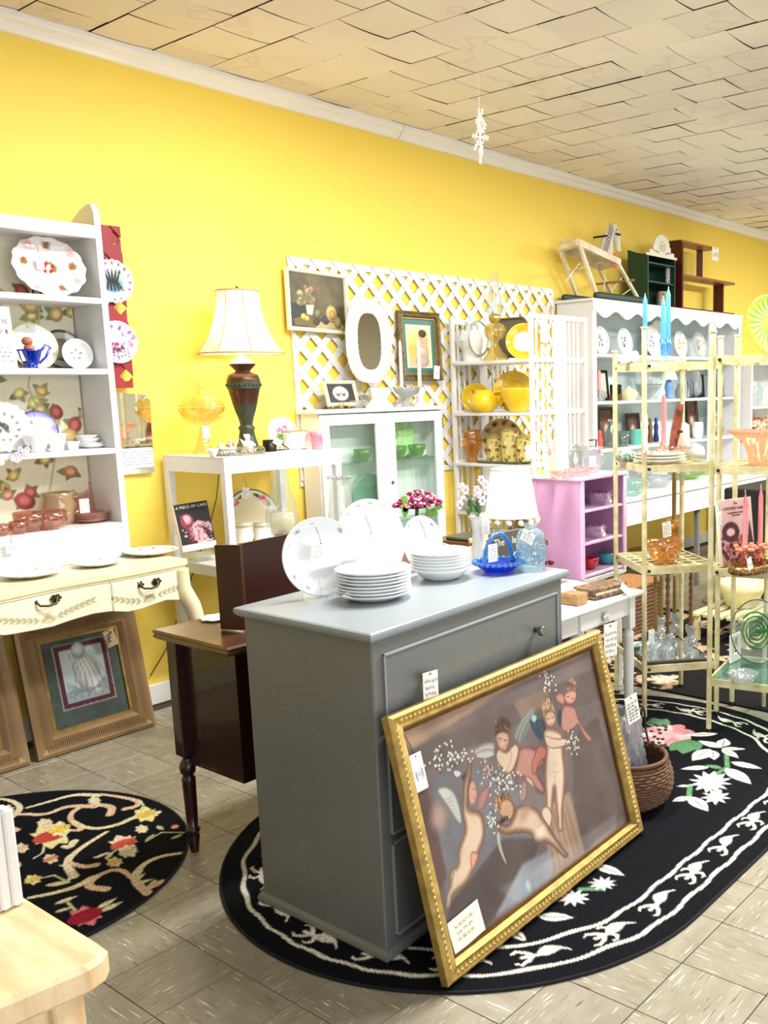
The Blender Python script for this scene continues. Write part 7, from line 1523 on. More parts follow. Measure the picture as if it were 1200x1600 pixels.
tag(plate('display_plate', '', None, on(1120, 3.97, z2_)+Vector((0, 0, .137)), .130, lambda P, r: (P.C.__setitem__(slice(None), (120, 140, 134)), sprigs(10, .4, (190, 190, 170), .12)(P, r)), 0, 8, nr=16), 'grey-green plate standing at the right of the hutch lower shelf', 'plate')
l = on(937, 3.86, z2_-0); LZ('bottle', 'small red and white salt shaker at the left end of the hutch lower shelf', 'shaker', l, [(5, 0), (6, 3), (5, 14), (3, 22), (4, 26), (.5, 30)], mat('coral_glaze', (206, 90, 80), .3), n=14)
# glassware on the long table
TZ = .7515
for i, (u, y, pr__, m_, nm, lab) in enumerate(((990, 3.40, [(10, 0), (22, 8), (26, 20), (24, 20), (.5, 3)], glass('aqua_glass', (190, 224, 214), .4, .5), 'bowl', 'aqua glass bowl at the left end of the long white table'), (1022, 3.45, [(16, 0), (24, 6), (26, 18), (24, 18), (.5, 3)], PRESSED, 'bowl', 'clear cut glass bowl with silver spoons on the long white table'), (1000, 3.62, [(14, 0), (18, 22), (17, 22), (.5, 3)], PRESSED, 'bowl', 'tall clear glass bowl behind the aqua bowl on the long white table'), (1072, 3.55, [(12, 0), (30, 9), (28, 9), (.5, 2)], glass('lime_glass', (180, 220, 110), .5, .4), 'dish', 'lime green glass dish on the long white table'), (1100, 3.6, [(14, 0), (16, 14), (15, 14), (.5, 3)], MATS['lime_glass'], 'bowl', 'lime green glass bowl right of the lime dish'), (1062, 3.78-.2, [(16, 0), (20, 18), (19, 18), (.5, 3)], PRESSED, 'bowl', 'clear glass bowl behind the lime dish'), (985, 3.30, [(10, 0), (17, 4), (18, 9), (16, 9), (.5, 2)], MATS['aqua_glass'], 'dish', 'small aqua glass dish at the front left of the long white table'))):
    l = on(u, y, TZ); LZ(nm, lab, nm, l, pr__, m_, n=26, flute=.05, nf=13)
l = on(1082, 3.70, TZ); tb = thing('green_box', 'low green and white printed box on the long white table', 'box', l); B().box(-.13, -.06, 0, .13, .06, .05, .004).build('lower', mat('green_card', (150, 190, 90), .5), tb); B().box(-.12, -.055, .05, .12, .055, .095, .004).build('upper', mat('white_green_card', (220, 232, 206), .5, var2=(140, 170, 120), vscale=40), tb)
# below the long table
l = on(1010, 3.62, 0); t = thing('round_stool', 'round tan wooden stool standing under the long white table', 'stool', l); zz = at(1010, 858, y=3.62).z; k = mpp(l); B().lathe([(27*k, zz-.03), (28*k, zz-.015), (27*k, zz), (.0004, zz)], n=28).build('seat', mat('tan_wood', (206, 170, 100), .4, var=.2), t); B().lathe([(22*k, 0), (10*k, .04), (8*k, zz*.5), (20*k, zz-.03)], n=16, caps=True).build('pedestal', mat('dark_tan', (110, 74, 40), .5), t)
l = on(985, 2.98, 0); t = thing('wicker_hamper', 'brown wicker hamper under the long white table', 'basket', l); zz = at(985, 900, y=3.1).z; b = B()
for i in range(12): b.tube([(x*.17, y*.12, .02+i*(zz-.02)/11) for x, y in ((-1, -1), (0, -1.04), (1, -1), (1.04, 0), (1, 1), (0, 1.04), (-1, 1), (-1.04, 0))], .014, 5, True)
b.build('weave', WICKER, t); B().box(-.18, -.13, zz, .18, .13, zz+.02, .004).build('lid', mat('wicker_lid', (170, 120, 70), .6, var=.4, vscale=50), t)
# dark cabinet at the back right and far white bookcase
dkc = thing('dark_cabinet', 'black cabinet standing beyond the right metal stand', 'cabinet', (at(1130, 800, y=2.60).x, 2.42, 0)); B().box(0, -.2, 0, .9, .18, .84, .01).build('carcass', mat('black_cabinet', (14, 13, 13), .5), dkc); B().box(.03, -.212, .05, .43, -.2, .80, .004).build('door', mat('black_cabinet', (14, 13, 13), .5), dkc); B().box(.46, -.212, .05, .87, -.2, .80, .004).build('door', mat('black_cabinet', (14, 13, 13), .5), dkc)
gx0 = at(1174, 620, y=3.75).x
gc = thing('tall_bookcase', 'white bookcase with shelves of glass jars at the right picture edge', 'bookcase', (gx0, 3.75, 0))
for x in (0, 1.1): B().box(x, 0, 0, x+.03, .34, 1.70, .003).build('side_panel', WHITE2, gc)
B().box(.03, .32, 0, 1.1, .34, 1.70).build('back', WHITE2, gc)
for z in (.05, .60, .93, 1.27, 1.68): B().box(.03, .005, z-.022, 1.1, .32, z, .002).build('shelf', WHITE2, gc)
for i, (u, z, pr__, m_, nm, lab) in enumerate(((1178, 1.271, [(12, 0), (13, 2), (13, 26), (8, 34), (9, 38)], CLEAR, 'jar', 'clear glass jar, left on the upper shelf of the right bookcase'), (1196, 1.271, [(13, 0), (14, 2), (14, 30), (9, 38), (10, 42)], CLEAR, 'jar', 'clear glass jar, right on the upper shelf of the right bookcase'))):
    l = on(u, 3.92, z); LZ(nm, lab, nm, l, pr__, m_, n=20)
l = on(1190, 3.94, .931); 
def orf(P):
    P.C[:] = (246, 232, 214); r2 = random.Random(1)
    for i in range(60): P.blob(r2.uniform(0, P.S.max()), r2.uniform(0, P.T.max()), .02, .012, i, r2.choice([(230, 120, 60), (190, 60, 30), (120, 50, 30), (240, 170, 100)]), soft=.5)
t = thing('flowered_tin', 'cream tin with orange flowers on the middle shelf of the right bookcase', 'tin', l); sheet('tin', SATINP, lambda S, T: (S-.13, 0*S, T), 50, 40, (.26, .22), orf, t, thick=.10, offset=-1)
l = on(1174, 3.74+.06, .931); t = thing('folded_cloth', 'small folded white cloth on the middle shelf of the right bookcase', 'cloth', l); B().box(0, 0, 0, .14, .1, .07, .02).build('cloth', WHITE, t)

# ================================================================= ON TOP OF THE HUTCH
HZ = FZ1+.0005
# rocking horse
hx0, hx1 = on(893, 3.9, HZ).x, on(992, 3.9, HZ).x
rh = thing('rocking_horse', 'old white wooden rocking horse with carved head on a dark green base on the hutch', 'rocking horse', ((hx0+hx1)/2, 3.93, HZ)); rx, ry = rh.location.x, rh.location.y; hk = mpp(rh.location)
GB = mat('dark_green_paint', (28, 62, 52), .45, var=.3, vscale=20); OW = mat('worn_white_wood', (238, 230, 208), .5, var2=(206, 188, 152), vscale=9)
yF, yB = -.13, .13
def hp(u, v, y):  # place on the plane y (relative to the horse) seen at a pixel
    p = at(u, v, y=ry+y); return Vector((p.x-rx, y, p.z-HZ))
for y, u0, u1 in ((yF, 930, 1010), (yB, 880, 975)):
    a = hp(u0, 460, y); b_ = hp(u1, 470, y); B().box(a.x, y-.025, 0, b_.x, y+.025, .045, .012).build('base_rail', GB, rh)
legs = [((906, 384), (931, 462), yF), ((876, 392), (902, 466), yB), ((966, 412), (996, 466), yF), ((936, 420), (962, 460), yB)]
tops = []
for (a, b_, y) in legs:
    p, q = hp(a[0], a[1], y*.75), hp(b_[0], b_[1], y); q.z = max(q.z, .04); tops.append(p)
    q = Vector((q.x, y, .04)); d = (q-p).normalized(); s = Vector((.016, 0, 0)); w2 = Vector((0, .010, 0))
    B().loft([[tuple(p+s+w2), tuple(p-s+w2), tuple(p-s-w2), tuple(p+s-w2)], [tuple(q+s+w2), tuple(q-s+w2), tuple(q-s-w2), tuple(q+s-w2)]], False).build('leg', OW, rh)
def beam(p, q, hw, hh, nm, m=OW):
    d = (q-p).normalized(); sd = d.cross(Vector((0, 0, 1))).normalized()*hw; up = sd.cross(d).normalized()*hh
    return B().loft([[tuple(c+sd+up), tuple(c-sd+up), tuple(c-sd-up), tuple(c+sd-up)] for c in (p, q)], False).build(nm, m, rh)
beam(tops[0]+Vector((-.02, 0, .02)), tops[2]+Vector((.02, 0, .01)), .012, .022, 'body_rail'); beam(tops[1]+Vector((-.02, 0, .02)), tops[3]+Vector((.02, 0, .01)), .012, .022, 'body_rail')
beam(tops[0]+Vector((-.0, .0, .02)), tops[1]+Vector((0, 0, .02)), .03, .02, 'rear_board'); beam(tops[2]+Vector((0, 0, .01)), tops[3]+Vector((0, 0, .01)), .02, .02, 'front_board')
mid0 = (tops[0]+tops[1])/2; mid1 = (tops[2]+tops[3])/2
beam(mid0+Vector((-.02, 0, .05)), mid0+(mid1-mid0)*.98+Vector((0, 0, .038)), .075, .010, 'seat')
for f in (.45,): beam(tops[0]*(1-f)+Vector((hp(931, 462, yF).x, yF, .04))*f, tops[1]*(1-f)+Vector((hp(902, 466, yB).x, yB, .04))*f, .008, .008, 'rung')
a = Vector((hp(983, 438, yF).x+.02, yF-.03, hp(983, 438, yF).z)); b_ = Vector((hp(937, 444, yB).x, yB+.03, hp(937, 444, yB).z)); beam(a, b_, .008, .008, 'foot_bar', mat('bare_dowel', (150, 116, 74), .6))
for (p, q) in (((884, 440), (905, 412)), ((955, 455), (972, 434)), ((944, 455), (945, 430)), ((971, 462), (985, 452))): beam(hp(p[0], p[1], 0), hp(q[0], q[1], 0), .003, .003, 'brace_wire', WHITE2)
# carved head: continuous loft along neck, head and muzzle
def hh(u, v): return hp(u, v, 0)
prof_h = [(hh(947, 400), .074, .042), (hh(947, 388), .070, .040), (hh(948, 376), .066, .038), (hh(951, 366), .060, .036), (hh(955, 357), .050, .032), (hh(958, 352), .034, .026)]
rings = []
for c, a_, b2 in prof_h: rings.append([tuple(c+Vector((a_*math.cos(t_), b2*math.sin(t_), a_*.12*math.cos(t_)))) for t_ in [2*PI*i/16 for i in range(16)]])
hd = B().loft(rings, True, True)
rings = []
for c, a_, b2 in ((hh(957, 352), .026, .022), (hh(959, 359), .050, .036), (hh(961, 368), .044, .034), (hh(963, 377), .034, .027), (hh(965, 385), .028, .022), (hh(966, 391), .025, .020), (hh(966, 394), .012, .012)): rings.append([tuple(c+Vector((a_*math.cos(t_), b2*math.sin(t_), -.3*a_*math.cos(t_)))) for t_ in [2*PI*i/14 for i in range(14)]])
hd.loft(rings, True, True)
for s in (-1, 1): e0 = hh(955, 353); hd.loft([[(e0.x-.012, s*.018-.004, e0.z), (e0.x+.012, s*.018, e0.z), (e0.x, s*.018+.006, e0.z)], [(e0.x+.002, s*.018-.001, e0.z+.028), (e0.x+.005, s*.018, e0.z+.028), (e0.x+.003, s*.018+.002, e0.z+.028)]], True)
hd.build('head', mat('aged_white_horse', (240, 234, 222), .5, var2=(206, 196, 182), vscale=16, stretch=(1, 1, .3)), rh)
mn = B()
for i in range(11):
    t_ = i/10; c = hh(940+t_*12, 398-t_*44); mn.tube([c+Vector((-.034, -.030, .012)), c+Vector((-.02, -.042, -.015)), c+Vector((-.012, -.045, -.05))], [.003, .003, .001], 5)
mn.build('mane', mat('dark_mane', (96, 84, 74), .6, var=.4, vscale=40), rh)
nb = B(); c = hh(957, 367); nb.tube([c+Vector((-.02, -.044, 0)), c+Vector((.045, -.038, 0))], .007, 6); nb.ball(tuple(hh(957, 360)+Vector((.005, -.032, .0))), .006, n=8, m=5); nb.tube([hh(938, 370)+Vector((0, -.06, 0)), hh(938, 370)+Vector((0, .06, 0))], .007, 6); nb.build('bridle_and_eye', BLACKM, rh)
p = hh(944, 408); B().box(p.x-.025, -.10, p.z-.06, p.x+.01, -.094, p.z+.045).build('red_tag', mat('red_tag', (226, 70, 84), .6), rh)
# green curio shelf
cx0, cx1 = on(990, 3.9, HZ).x, on(1050, 3.9, HZ).x; cu_ = thing('curio_shelf', 'dark green wooden curio shelf with arched cream crest on the hutch', 'shelf', (cx0, 3.92, HZ))
DG = mat('forest_green', (18, 58, 42), .4); wv = on(1058, 3.85, HZ).x-on(1006, 3.85, HZ).x; hv = .40
wv = (on(1055, 3.84, HZ).x-on(1012, 3.84, HZ).x)
bx0 = on(1012, 3.84, HZ).x-cx0
for x in (bx0, bx0+wv-.014): B().prism([(-.08, 0), (.10, 0), (.10, hv+.03), (.02, hv), (-.08, hv-.02)], (x, x+.014), lambda a, c, xx: (xx, a, c)).build('side_panel', DG, cu_)
B().box(bx0+.014, .09, 0, bx0+wv-.014, .10, hv).build('back', DG, cu_)
for z in (.012, .19, .33, hv-.01): B().box(bx0+.014, -.075, z-.012, bx0+wv-.014, .09, z, .001).build('shelf', DG, cu_)
hw_ = wv/2+.02; arch = [(-hw_, 0), (hw_, 0), (hw_, .02), (hw_*.62, .045), (hw_*.5, .085)]+[(hw_*.5*math.cos(a), .085+hw_*.36*math.sin(a)) for a in [PI*i/10 for i in range(1, 10)]]+[(-hw_*.5, .085), (-hw_*.62, .045), (-hw_, .02)]
def crest(P):
    P.C[:] = (226, 224, 204); g_ = (60, 80, 60); P.line([(.0+hw_, .03), (hw_, .03)], .001, g_)
    for i in range(5):
        for j in range(4): P.blob(hw_-.03+.015*i, .05+.014*j, .0045, .004, 0, g_, soft=.4)
    for s in (-1, 1):
        for i in range(5): P.leaf((hw_+s*(.05+.018*i), .025+.004*i), (hw_+s*(.07+.018*i), .045), .35, g_)
    P.line([(hw_+.045*math.cos(a), .06+.06*math.sin(a)) for a in [PI*i/10 for i in range(11)]], .0015, g_)
def inside(S, T):
    x = S-hw_; return (T < .02) | ((T < .045) & (np.abs(x) < hw_*.8)) | ((T < .085) & (np.abs(x) < hw_*.56)) | ((T >= .085) & ((x/(hw_*.5))**2+((T-.085)/(hw_*.36))**2 < 1))
cs_ = sheet('crest', SATINP, lambda S, T: (S-hw_+bx0+wv/2, 0*S-.084, T+hv-.025), 120, 90, (2*hw_, .085+hw_*.36), crest, cu_, thick=.010, mask=inside)
for i, (u, z, r, h, c, lab) in enumerate(((1043, .19, 4, 24, (230, 214, 214), 'small printed tin on the middle shelf of the green curio'), (1034, .012, 8, 22, (206, 196, 170), 'tan and white pot on the bottom shelf of the green curio'))):
    l = on(u, 3.90, HZ+z+.001); LZ('tin', lab, 'tin', l, [(r, 0), (r, h), (r*.9, h+.5), (.5, h+.6)], mat('tin%d' % i, c, .4, var2=(120, 90, 80), vscale=50), n=18)
# reddish brown stepped shelf
mx0 = on(1062, 3.86, HZ).x; ms = thing('stepped_shelf', 'reddish brown stepped wooden whatnot shelf at the right end of the hutch top', 'shelf', (mx0, 3.93, HZ)); RB = mat('red_brown', (84, 24, 18), .35, var=.3, vscale=8); mk = mpp((mx0, 3.93, HZ))
wl = on(1120, 3.86, HZ).x-mx0; wu = on(1100, 3.86, HZ+.3).x-mx0; x1_ = on(1148, 3.86, HZ).x-mx0
zz0 = HZ; hgt = at(1075, 378, y=3.86).z-HZ; hmid = at(1120, 437, y=3.86).z-HZ; hup = at(1110, 385, y=3.86).z-HZ
B().prism([(-.09, 0), (.10, 0), (.10, hgt-.02), (.08, hgt), (-.07, hgt), (-.09, hgt-.02)], (.0, .022), lambda a, c, x: (x, a, c)).build('side_panel', RB, ms)
xr1 = on(1122, 3.86, HZ+hup).x-mx0
B().box(.022, -.07, .0, x1_, .09, .022, .003).build('shelf', RB, ms); B().box(.022, -.07, hmid-.02, x1_, .09, hmid, .003).build('shelf', mat('rubbed_brown', (150, 96, 60), .4), ms); B().box(.022, -.07, hup-.015, xr1, .09, hup, .003).build('shelf', MATS['rubbed_brown'], ms)
B().box(x1_-.10, -.0, .022, x1_-.08, .09, hmid-.02, .002).build('upright', RB, ms); B().box(x1_-.115, .075, .022, x1_-.02, .09, hmid-.02, .002).build('back_panel', RB, ms); B().box(xr1-.12, .06, hmid, xr1-.03, .075, hup-.015, .002).build('back_panel', RB, ms)
price_tag('white tag on the upper ledge of the stepped brown shelf', Vector((mx0+xr1-.07, 3.85, HZ+hup-.002)), .12, .11, 0, seed=151, rows=1)

# ================================================================= CREAM METAL STANDS
def grate(b, c, z, nx=5):
    """strip-metal shelf over four corner points"""
    P0, P1, P2, P3 = [Vector((p.x, p.y, z)) for p in c]
def mstand(name, label, c, ztop, zs_, deco=.01, lattice_=True, group=None):
    base = (c[0]+c[1]+c[2]+c[3])/4; t = thing(name, label, 'stand', (base.x, base.y, 0.008), 0, group); o = t.location
    L3 = lambda p, z: Vector((p.x-o.x, p.y-o.y, z-o.z))
    for i, p in enumerate(c):
        zt_ = ztop[i]; B().tube([L3(p, .009), L3(p, zt_)], .0125, 6).lathe([(.0125, 0), (.016, .004), (.016, .010), (.0004, .012)], tuple(L3(p, zt_-.006)), 8).build('post', STANDM, t)
        B().lathe([(.016, 0), (.013, .012)], tuple(L3(p, .009)), 8, True).build('foot', BLACKM, t)
    for z in zs_:
        b = B()
        for i in range(4):
            p, q = L3(c[i], z), L3(c[(i+1) % 4], z); d = (q-p).normalized(); sd = Vector((-d.y, d.x, 0))*.004; up = Vector((0, 0, .016))
            b.loft([[tuple(s+sd+up), tuple(s-sd+up), tuple(s-sd-up), tuple(s+sd-up)] for s in (p, q)], False)
        b.build('shelf_rim', STANDM, t)
        for (a0, a1, b0, b1, nn) in ((0, 1, 3, 2, 4), (1, 2, 0, 3, 5)):
            for j in range(1, nn+1):
                f = j/(nn+1); p = L3(c[a0]*(1-f)+c[a1]*f, z+.008); q = L3(c[b0]*(1-f)+c[b1]*f, z+.008); d = (q-p).normalized(); sd = Vector((-d.y, d.x, 0))*.009; up = Vector((0, 0, .0015+.001*(nn == 5)))
                B().loft([[tuple(s+sd+up), tuple(s-sd+up), tuple(s-sd-up), tuple(s+sd-up)] for s in (p, q)], False).build('slat', STANDM, t)
        for i in range(4):
            p = L3(c[i]*.94+c[(i+1) % 4]*.06, z); B().ball(tuple(p+Vector((-.006, -.006, 0))), .007, n=8, m=5).build('bolt', BLACKM, t)
    return t
V2 = lambda x, y: Vector((x, y, 0))
LSc = [V2(3.459, 2.064), V2(3.700, 1.835), V2(3.958, 2.156), V2(3.705, 2.366)]
LSz = [1.545, 1.115, .675, .235]
ls = mstand('metal_stand', 'cream chipped metal shelf stand holding blue candles and an amber bowl', LSc, [1.70, 1.66, 1.66, 1.62], LSz)
RSc = [V2(3.482, 1.761), V2(3.56, 1.36), V2(3.96, 1.44), V2(3.857, 1.835)]
RSz = [1.56, 1.12, .70]
rs = mstand('metal_stand', 'cream chipped metal shelf stand at the right picture edge', RSc, [1.67, 1.67, 1.67, 1.67], RSz)
zg = .225; o = rs.location
for i in range(4):
    p, q = RSc[i]-V2(o.x, o.y), RSc[(i+1) % 4]-V2(o.x, o.y); d = (q-p).normalized(); sd = Vector((-d.y, d.x, 0))*.004; up = Vector((0, 0, .016)); zc = Vector((0, 0, zg-o.z)); p = p+zc; q = q+zc
    B().loft([[tuple(s+sd+up), tuple(s-sd+up), tuple(s-sd-up), tuple(s+sd-up)] for s in (p, q)], False).build('shelf_rim', STANDM, rs)
B().loft([[(p.x-o.x, p.y-o.y, zg-o.z+.006+dz_) for p in RSc] for dz_ in (0, .006)], False).build('glass_shelf', MATS['shelf_glass'], rs)
mp = V2(3.905, 1.70); B().tube([(mp.x-o.x, mp.y-o.y, 0), (mp.x-o.x, mp.y-o.y, 1.55)], .010, 6).build('post', STANDM, rs)
def ona(u, v, z): return at(u, v, z=z)
def seat_at(u, z, f):  # on the left stand shelf plane at column u, at depth y=f
    return on(u, f, z)
Z1, Z2, Z3, Z4 = [z+.0125 for z in LSz]
# top: blue candles
tl_ = thing('candle_cluster_tray', 'clear glass saucer strewn with white petals on the stand top', 'dish', on(1030, 2.10, Z1)); k = mpp(tl_.location); B().lathe([(36*k, 0), (44*k, 2*k), (46*k, 6*k), (44*k, 5*k), (.0004, 4*k)], n=32, flute=.03, nf=16, sy=.9).build('saucer', PRESSED, tl_); b = B(); rd = random.Random(3)
for i in range(22): b.ball((rd.uniform(-34, 30)*k, rd.uniform(-14, 10)*k, rd.uniform(4, 9)*k), 5*k, 4*k, 2*k, 6, 4)
b.build('petals', mat('white_petal', (240, 244, 246), .6), tl_)
for i, (u, vt_, y, lab) in enumerate(((1008, 466, 2.075, 'blue taper candle, left of three on the metal stand top'), (1036, 470, 2.14, 'blue taper candle, middle of three on the metal stand top'), (1044, 456, 2.07, 'blue taper candle, rightmost and tallest on the metal stand top'))):
    l = on(u, y, Z1+.011); k = mpp(l); v0 = proj(l)[1]; t = thing('taper_candle', lab, 'candle', l); hb = 34 if i else 26
    B().lathe([(9*k, 0), (9*k, 2*k), (3*k, 6*k), (4*k, 16*k), (6*k, hb*k), (4*k, hb*k), (2*k, 18*k)], n=18, flute=.06, nf=9).build('holder', BLUEG if i else PRESSED, t); B().lathe([(3.6*k, (hb-4)*k), (4*k, (hb+4)*k), (3.4*k, (v0-vt_-8)*k), (1*k, (v0-vt_)*k), (.3*k, (v0-vt_+1)*k)], n=14).build('candle', WAXB, t); B().tube([(0, 0, (v0-vt_)*k), (.5*k, 0, (v0-vt_+4)*k)], .5*k, 5).build('wick', CARD, t)
pp_ = thing('paper_roll', 'crumpled white paper lying at the left of the metal stand top', 'paper', on(980, 2.22, Z1)); k = mpp(pp_.location); B().lathe([(2*k, -24*k), (6*k, -20*k), (7*k, 0), (6*k, 18*k), (8*k, 24*k), (6*k, 24*k)], n=14, flute=.1, nf=5).xf(Matrix.Translation((0, 0, 8*k)) @ Matrix.Rotation(math.radians(78), 4, 'Y')).build('roll', CARD, pp_)
# second shelf
l = on(1031, 2.09, Z2); k = mpp(l)
for i in range(3): tag(plate('plate', '', None, (l.x, l.y, Z2+.001+i*.014), .118-.004*i, scal=.02, ns=22, depth=.16, base=(240, 238, 226), paint=sprigs(22, .93, (206, 200, 150), .03)), ('bottom', 'middle', 'top')[i]+' scalloped white plate of the three on the metal stand second shelf', 'plate', 'scalloped plates on the metal stand')
zc = Z2+.046
for i, (u, vt_, y, m_, hl_, lab) in enumerate(((1008, 645, 2.06, WAXW, 0, 'white taper candle standing on the scalloped plates'), (1037, 618, 2.13, WAXP, 0, 'tall pink taper candle standing on the scalloped plates'), (1069, 660, 2.10, mat('flesh_wax', (250, 224, 206), .4), 1, 'thick pale candle right of the carved wooden piece'))):
    l = on(u, y, zc); k = mpp(l); v0 = proj(l)[1]; w_ = 4.2 if i < 2 else 9
    t = thing('taper_candle', lab, 'candle', l); B().lathe([(w_*1.1*k, 6*k), (w_*k, 12*k), (w_*.85*k, (v0-vt_-5)*k), (.5*k, (v0-vt_)*k)], n=16).build('candle', m_, t); B().lathe([(10*k, 0), (13*k, 3*k), (12*k, 6*k), (5*k, 8*k), (6*k, 13*k), (4*k, 12*k)], n=18, flute=.08, nf=9).build('holder', PINKG, t)
l = on(1052, 2.03, zc); k = mpp(l); wc = thing('carved_figure', 'tilted carved copper-brown wooden shoe form leaning on the plates', 'carving', l)
b = B(); rings = []
for i in range(9):
    t_ = i/8; cx__ = (-3+t_*24)*k; cz_ = (4+t_*70)*k; w_ = (9+2.5*math.sin(t_*PI))*k
    rings.append([tuple(Vector((cx__+w_*math.cos(a)*(1 if (j % 2) else .8), w_*.6*math.sin(a), cz_))) for j, a in enumerate([2*PI*q/10 for q in range(10)])])
b.loft(rings, False, True).build('body', mat('copper_wood', (176, 96, 66), .35, .2, var2=(96, 40, 26), vscale=26, coat=.3), wc); B().box(2*k, -9*k, 30*k, 14*k, -4*k, 34*k).build('notch', mat('dark_notch', (60, 22, 18), .6), wc)
B().lathe([(.0004, 0), (9*k, 1*k), (11*k, 10*k), (10*k, 10*k)], n=16, flute=.1, nf=8).build('glass_foot', PINKG, wc)
l = on(978, 2.26, Z2); LZ('trinket_dish', 'small green-white beaded dish at the left of the second stand shelf', 'dish', l, [(10, 0), (16, 4), (15, 14), (10, 18), (.5, 20)], mat('celadon_beads', (200, 214, 196), .4, var2=(70, 100, 80), vscale=70), n=20, flute=.08, nf=9)
l = on(1085, 2.10, Z2); LZ('covered_dish', 'small white covered dish at the right of the second stand shelf', 'dish', l, [(10, 0), (16, 3), (17, 9), (14, 17), (5, 22), (.5, 23)], CHINA, n=22)
# third shelf: amber bowl, amber candlestick
l = on(1038, 2.06, Z3); LZ('bowl', 'amber glass bowl on the third shelf of the metal stand', 'bowl', l, [(13, 0), (15, 1), (24, 12), (29, 26), (30, 34), (28.5, 34), (27, 26), (21, 12), (.5, 3)], AMBER, n=36)
l = on(1053, 2.22, Z3); k = mpp(l); v0 = proj(l)[1]; t = thing('candlestick', 'brown taper candle in an amber glass candlestick behind the amber bowl', 'candle', l)
B().lathe([(14*k, 0), (14*k, 2*k), (7*k, 8*k), (5*k, 30*k), (6*k, (v0-830)*k), (8*k, (v0-822)*k), (12*k, (v0-812)*k), (11*k, (v0-811)*k), (4*k, (v0-825)*k)], n=20, flute=.04, nf=8).build('holder', AMBER, t); B().lathe([(3.2*k, (v0-818)*k), (3.4*k, (v0-760)*k), (3.0*k, (v0-738)*k), (.5*k, (v0-732)*k)], n=12).build('candle', WAXBR, t)
price_tag('white tag on the amber candlestick', at(1041, 816, y=2.10), .05, .07, 20, roll=-6, string=at(1049, 812, y=2.14), seed=161)
# bottom: dark mirror tray with crystal candle holders and candles
bc_ = (LSc[0]+LSc[1]+LSc[2]+LSc[3])/4; mt = thing('mirror_tray', 'dark edged mirror tray on the lowest shelf of the metal stand', 'tray', (bc_.x, bc_.y, Z4)); cc = [(p-bc_)*.93 for p in LSc]
B().loft([[(p.x, p.y, z) for p in cc] for z in (0, .012)], False).build('tray', mat('dark_tray', (60, 48, 34), .5, .2), mt); B().loft([[(p.x*.9, p.y*.9, z) for p in cc] for z in (.012, .0135)], False).build('mirror', MIRROR, mt)
for i, (u, y, vt_, m_, lab) in enumerate(((1024, 2.12, 897, WAXBR, 'olive taper candle in crystal, leftmost on the mirror tray'), (1033, 2.22, 897, WAXBR, 'olive taper candle in crystal, second from the left on the mirror tray'), (1043, 2.05, 892, mat('spiral_wax', (122, 88, 56), .35), 'spiral tan candle in crystal, left one on the mirror tray'), (1054, 2.20, 897, WAXBR, 'olive taper candle in crystal right of the left spiral candle'), (1079, 2.03, 890, None, 'spiral tan candle in crystal, right one on the mirror tray'))):
    l = on(u, y, Z4+.0145); k = mpp(l); v0 = proj(l)[1]; t = thing('candlestick', lab, 'candle', l); hb = 34
    B().lathe([(12*k, 0), (13*k, 2*k), (10*k, 12*k), (5*k, 16*k), (6*k, 22*k), (9*k, 30*k), (8*k, hb*k), (4*k, hb*k), (3*k, 24*k)], n=20, flute=.07, nf=8).build('holder', PRESSED, t)
    if m_ is WAXBR: B().lathe([(3.2*k, (hb-6)*k), (3.4*k, hb*k), (2.9*k, (v0-vt_-3)*k), (.4*k, (v0-vt_)*k)], n=12).build('candle', m_, t)
    else:
        m_ = MATS['spiral_wax']; b = B(); H_ = v0-vt_
        for ph in (0, PI): b.tube([(1.6*k*math.cos(a/2.2+ph), 1.6*k*math.sin(a/2.2+ph), (hb-6+(H_-hb+6)*a/60)*k) for a in range(61)], 2.2*k, 6)
        b.build('candle', m_, t)
price_tag('white tag among the crystal candle holders', at(1018, 985, y=2.02), .035, .055, 15, seed=162)
# right stand contents
def cabb(P, r):
    P.C[:] = (150, 180, 60); rd2 = random.Random(4)
    for i in range(46): a = i*2*PI/46; P.leaf((.3*r*math.cos(a), .3*r*math.sin(a)), (.98*r*math.cos(a+.3), .98*r*math.sin(a+.3)), .12, (206, 222, 140) if i % 2 else (110, 150, 40))
    P.blob(0, 0, .34*r, .34*r, 0, (170, 196, 84), .4); [P.blob(.2*r*math.cos(i), .2*r*math.sin(i*1.3), .07*r, .05*r, i, (130, 150, 80), soft=.6) for i in range(9)]
leanplate('serving_plate', 'large lime green leaf-moulded plate on the right metal stand top', 'plate', 1205, 1.62, 1.573, .125, cabb, 30, 14, nr=40, seg=96, m=GLOSSP)
l = on(1190, 1.62, 1.1335); k = mpp(l); PB = glass('peach_glass', (240, 200, 172), .45, .6, see=(250, 224, 204))
LZ('flared_basket', 'peach pressed glass flared basket bowl on the right metal stand', 'bowl', l, [(19, 0), (20, 2), (24, 22), (34, 38), (52, 52), (50, 52), (30, 38), (21, 20), (.5, 2)], PB, n=40, flute=.015, nf=20)
b = B(); [b.ball((52*k*math.cos(2*PI*i/40), 52*k*math.sin(2*PI*i/40), 52*k), 3*k, n=6, m=4) for i in range(40)]
rimt = [o_ for o_ in bpy.data.objects if o_.name.startswith('flared_basket')][0]; b.build('beaded_rim', PB, rimt)
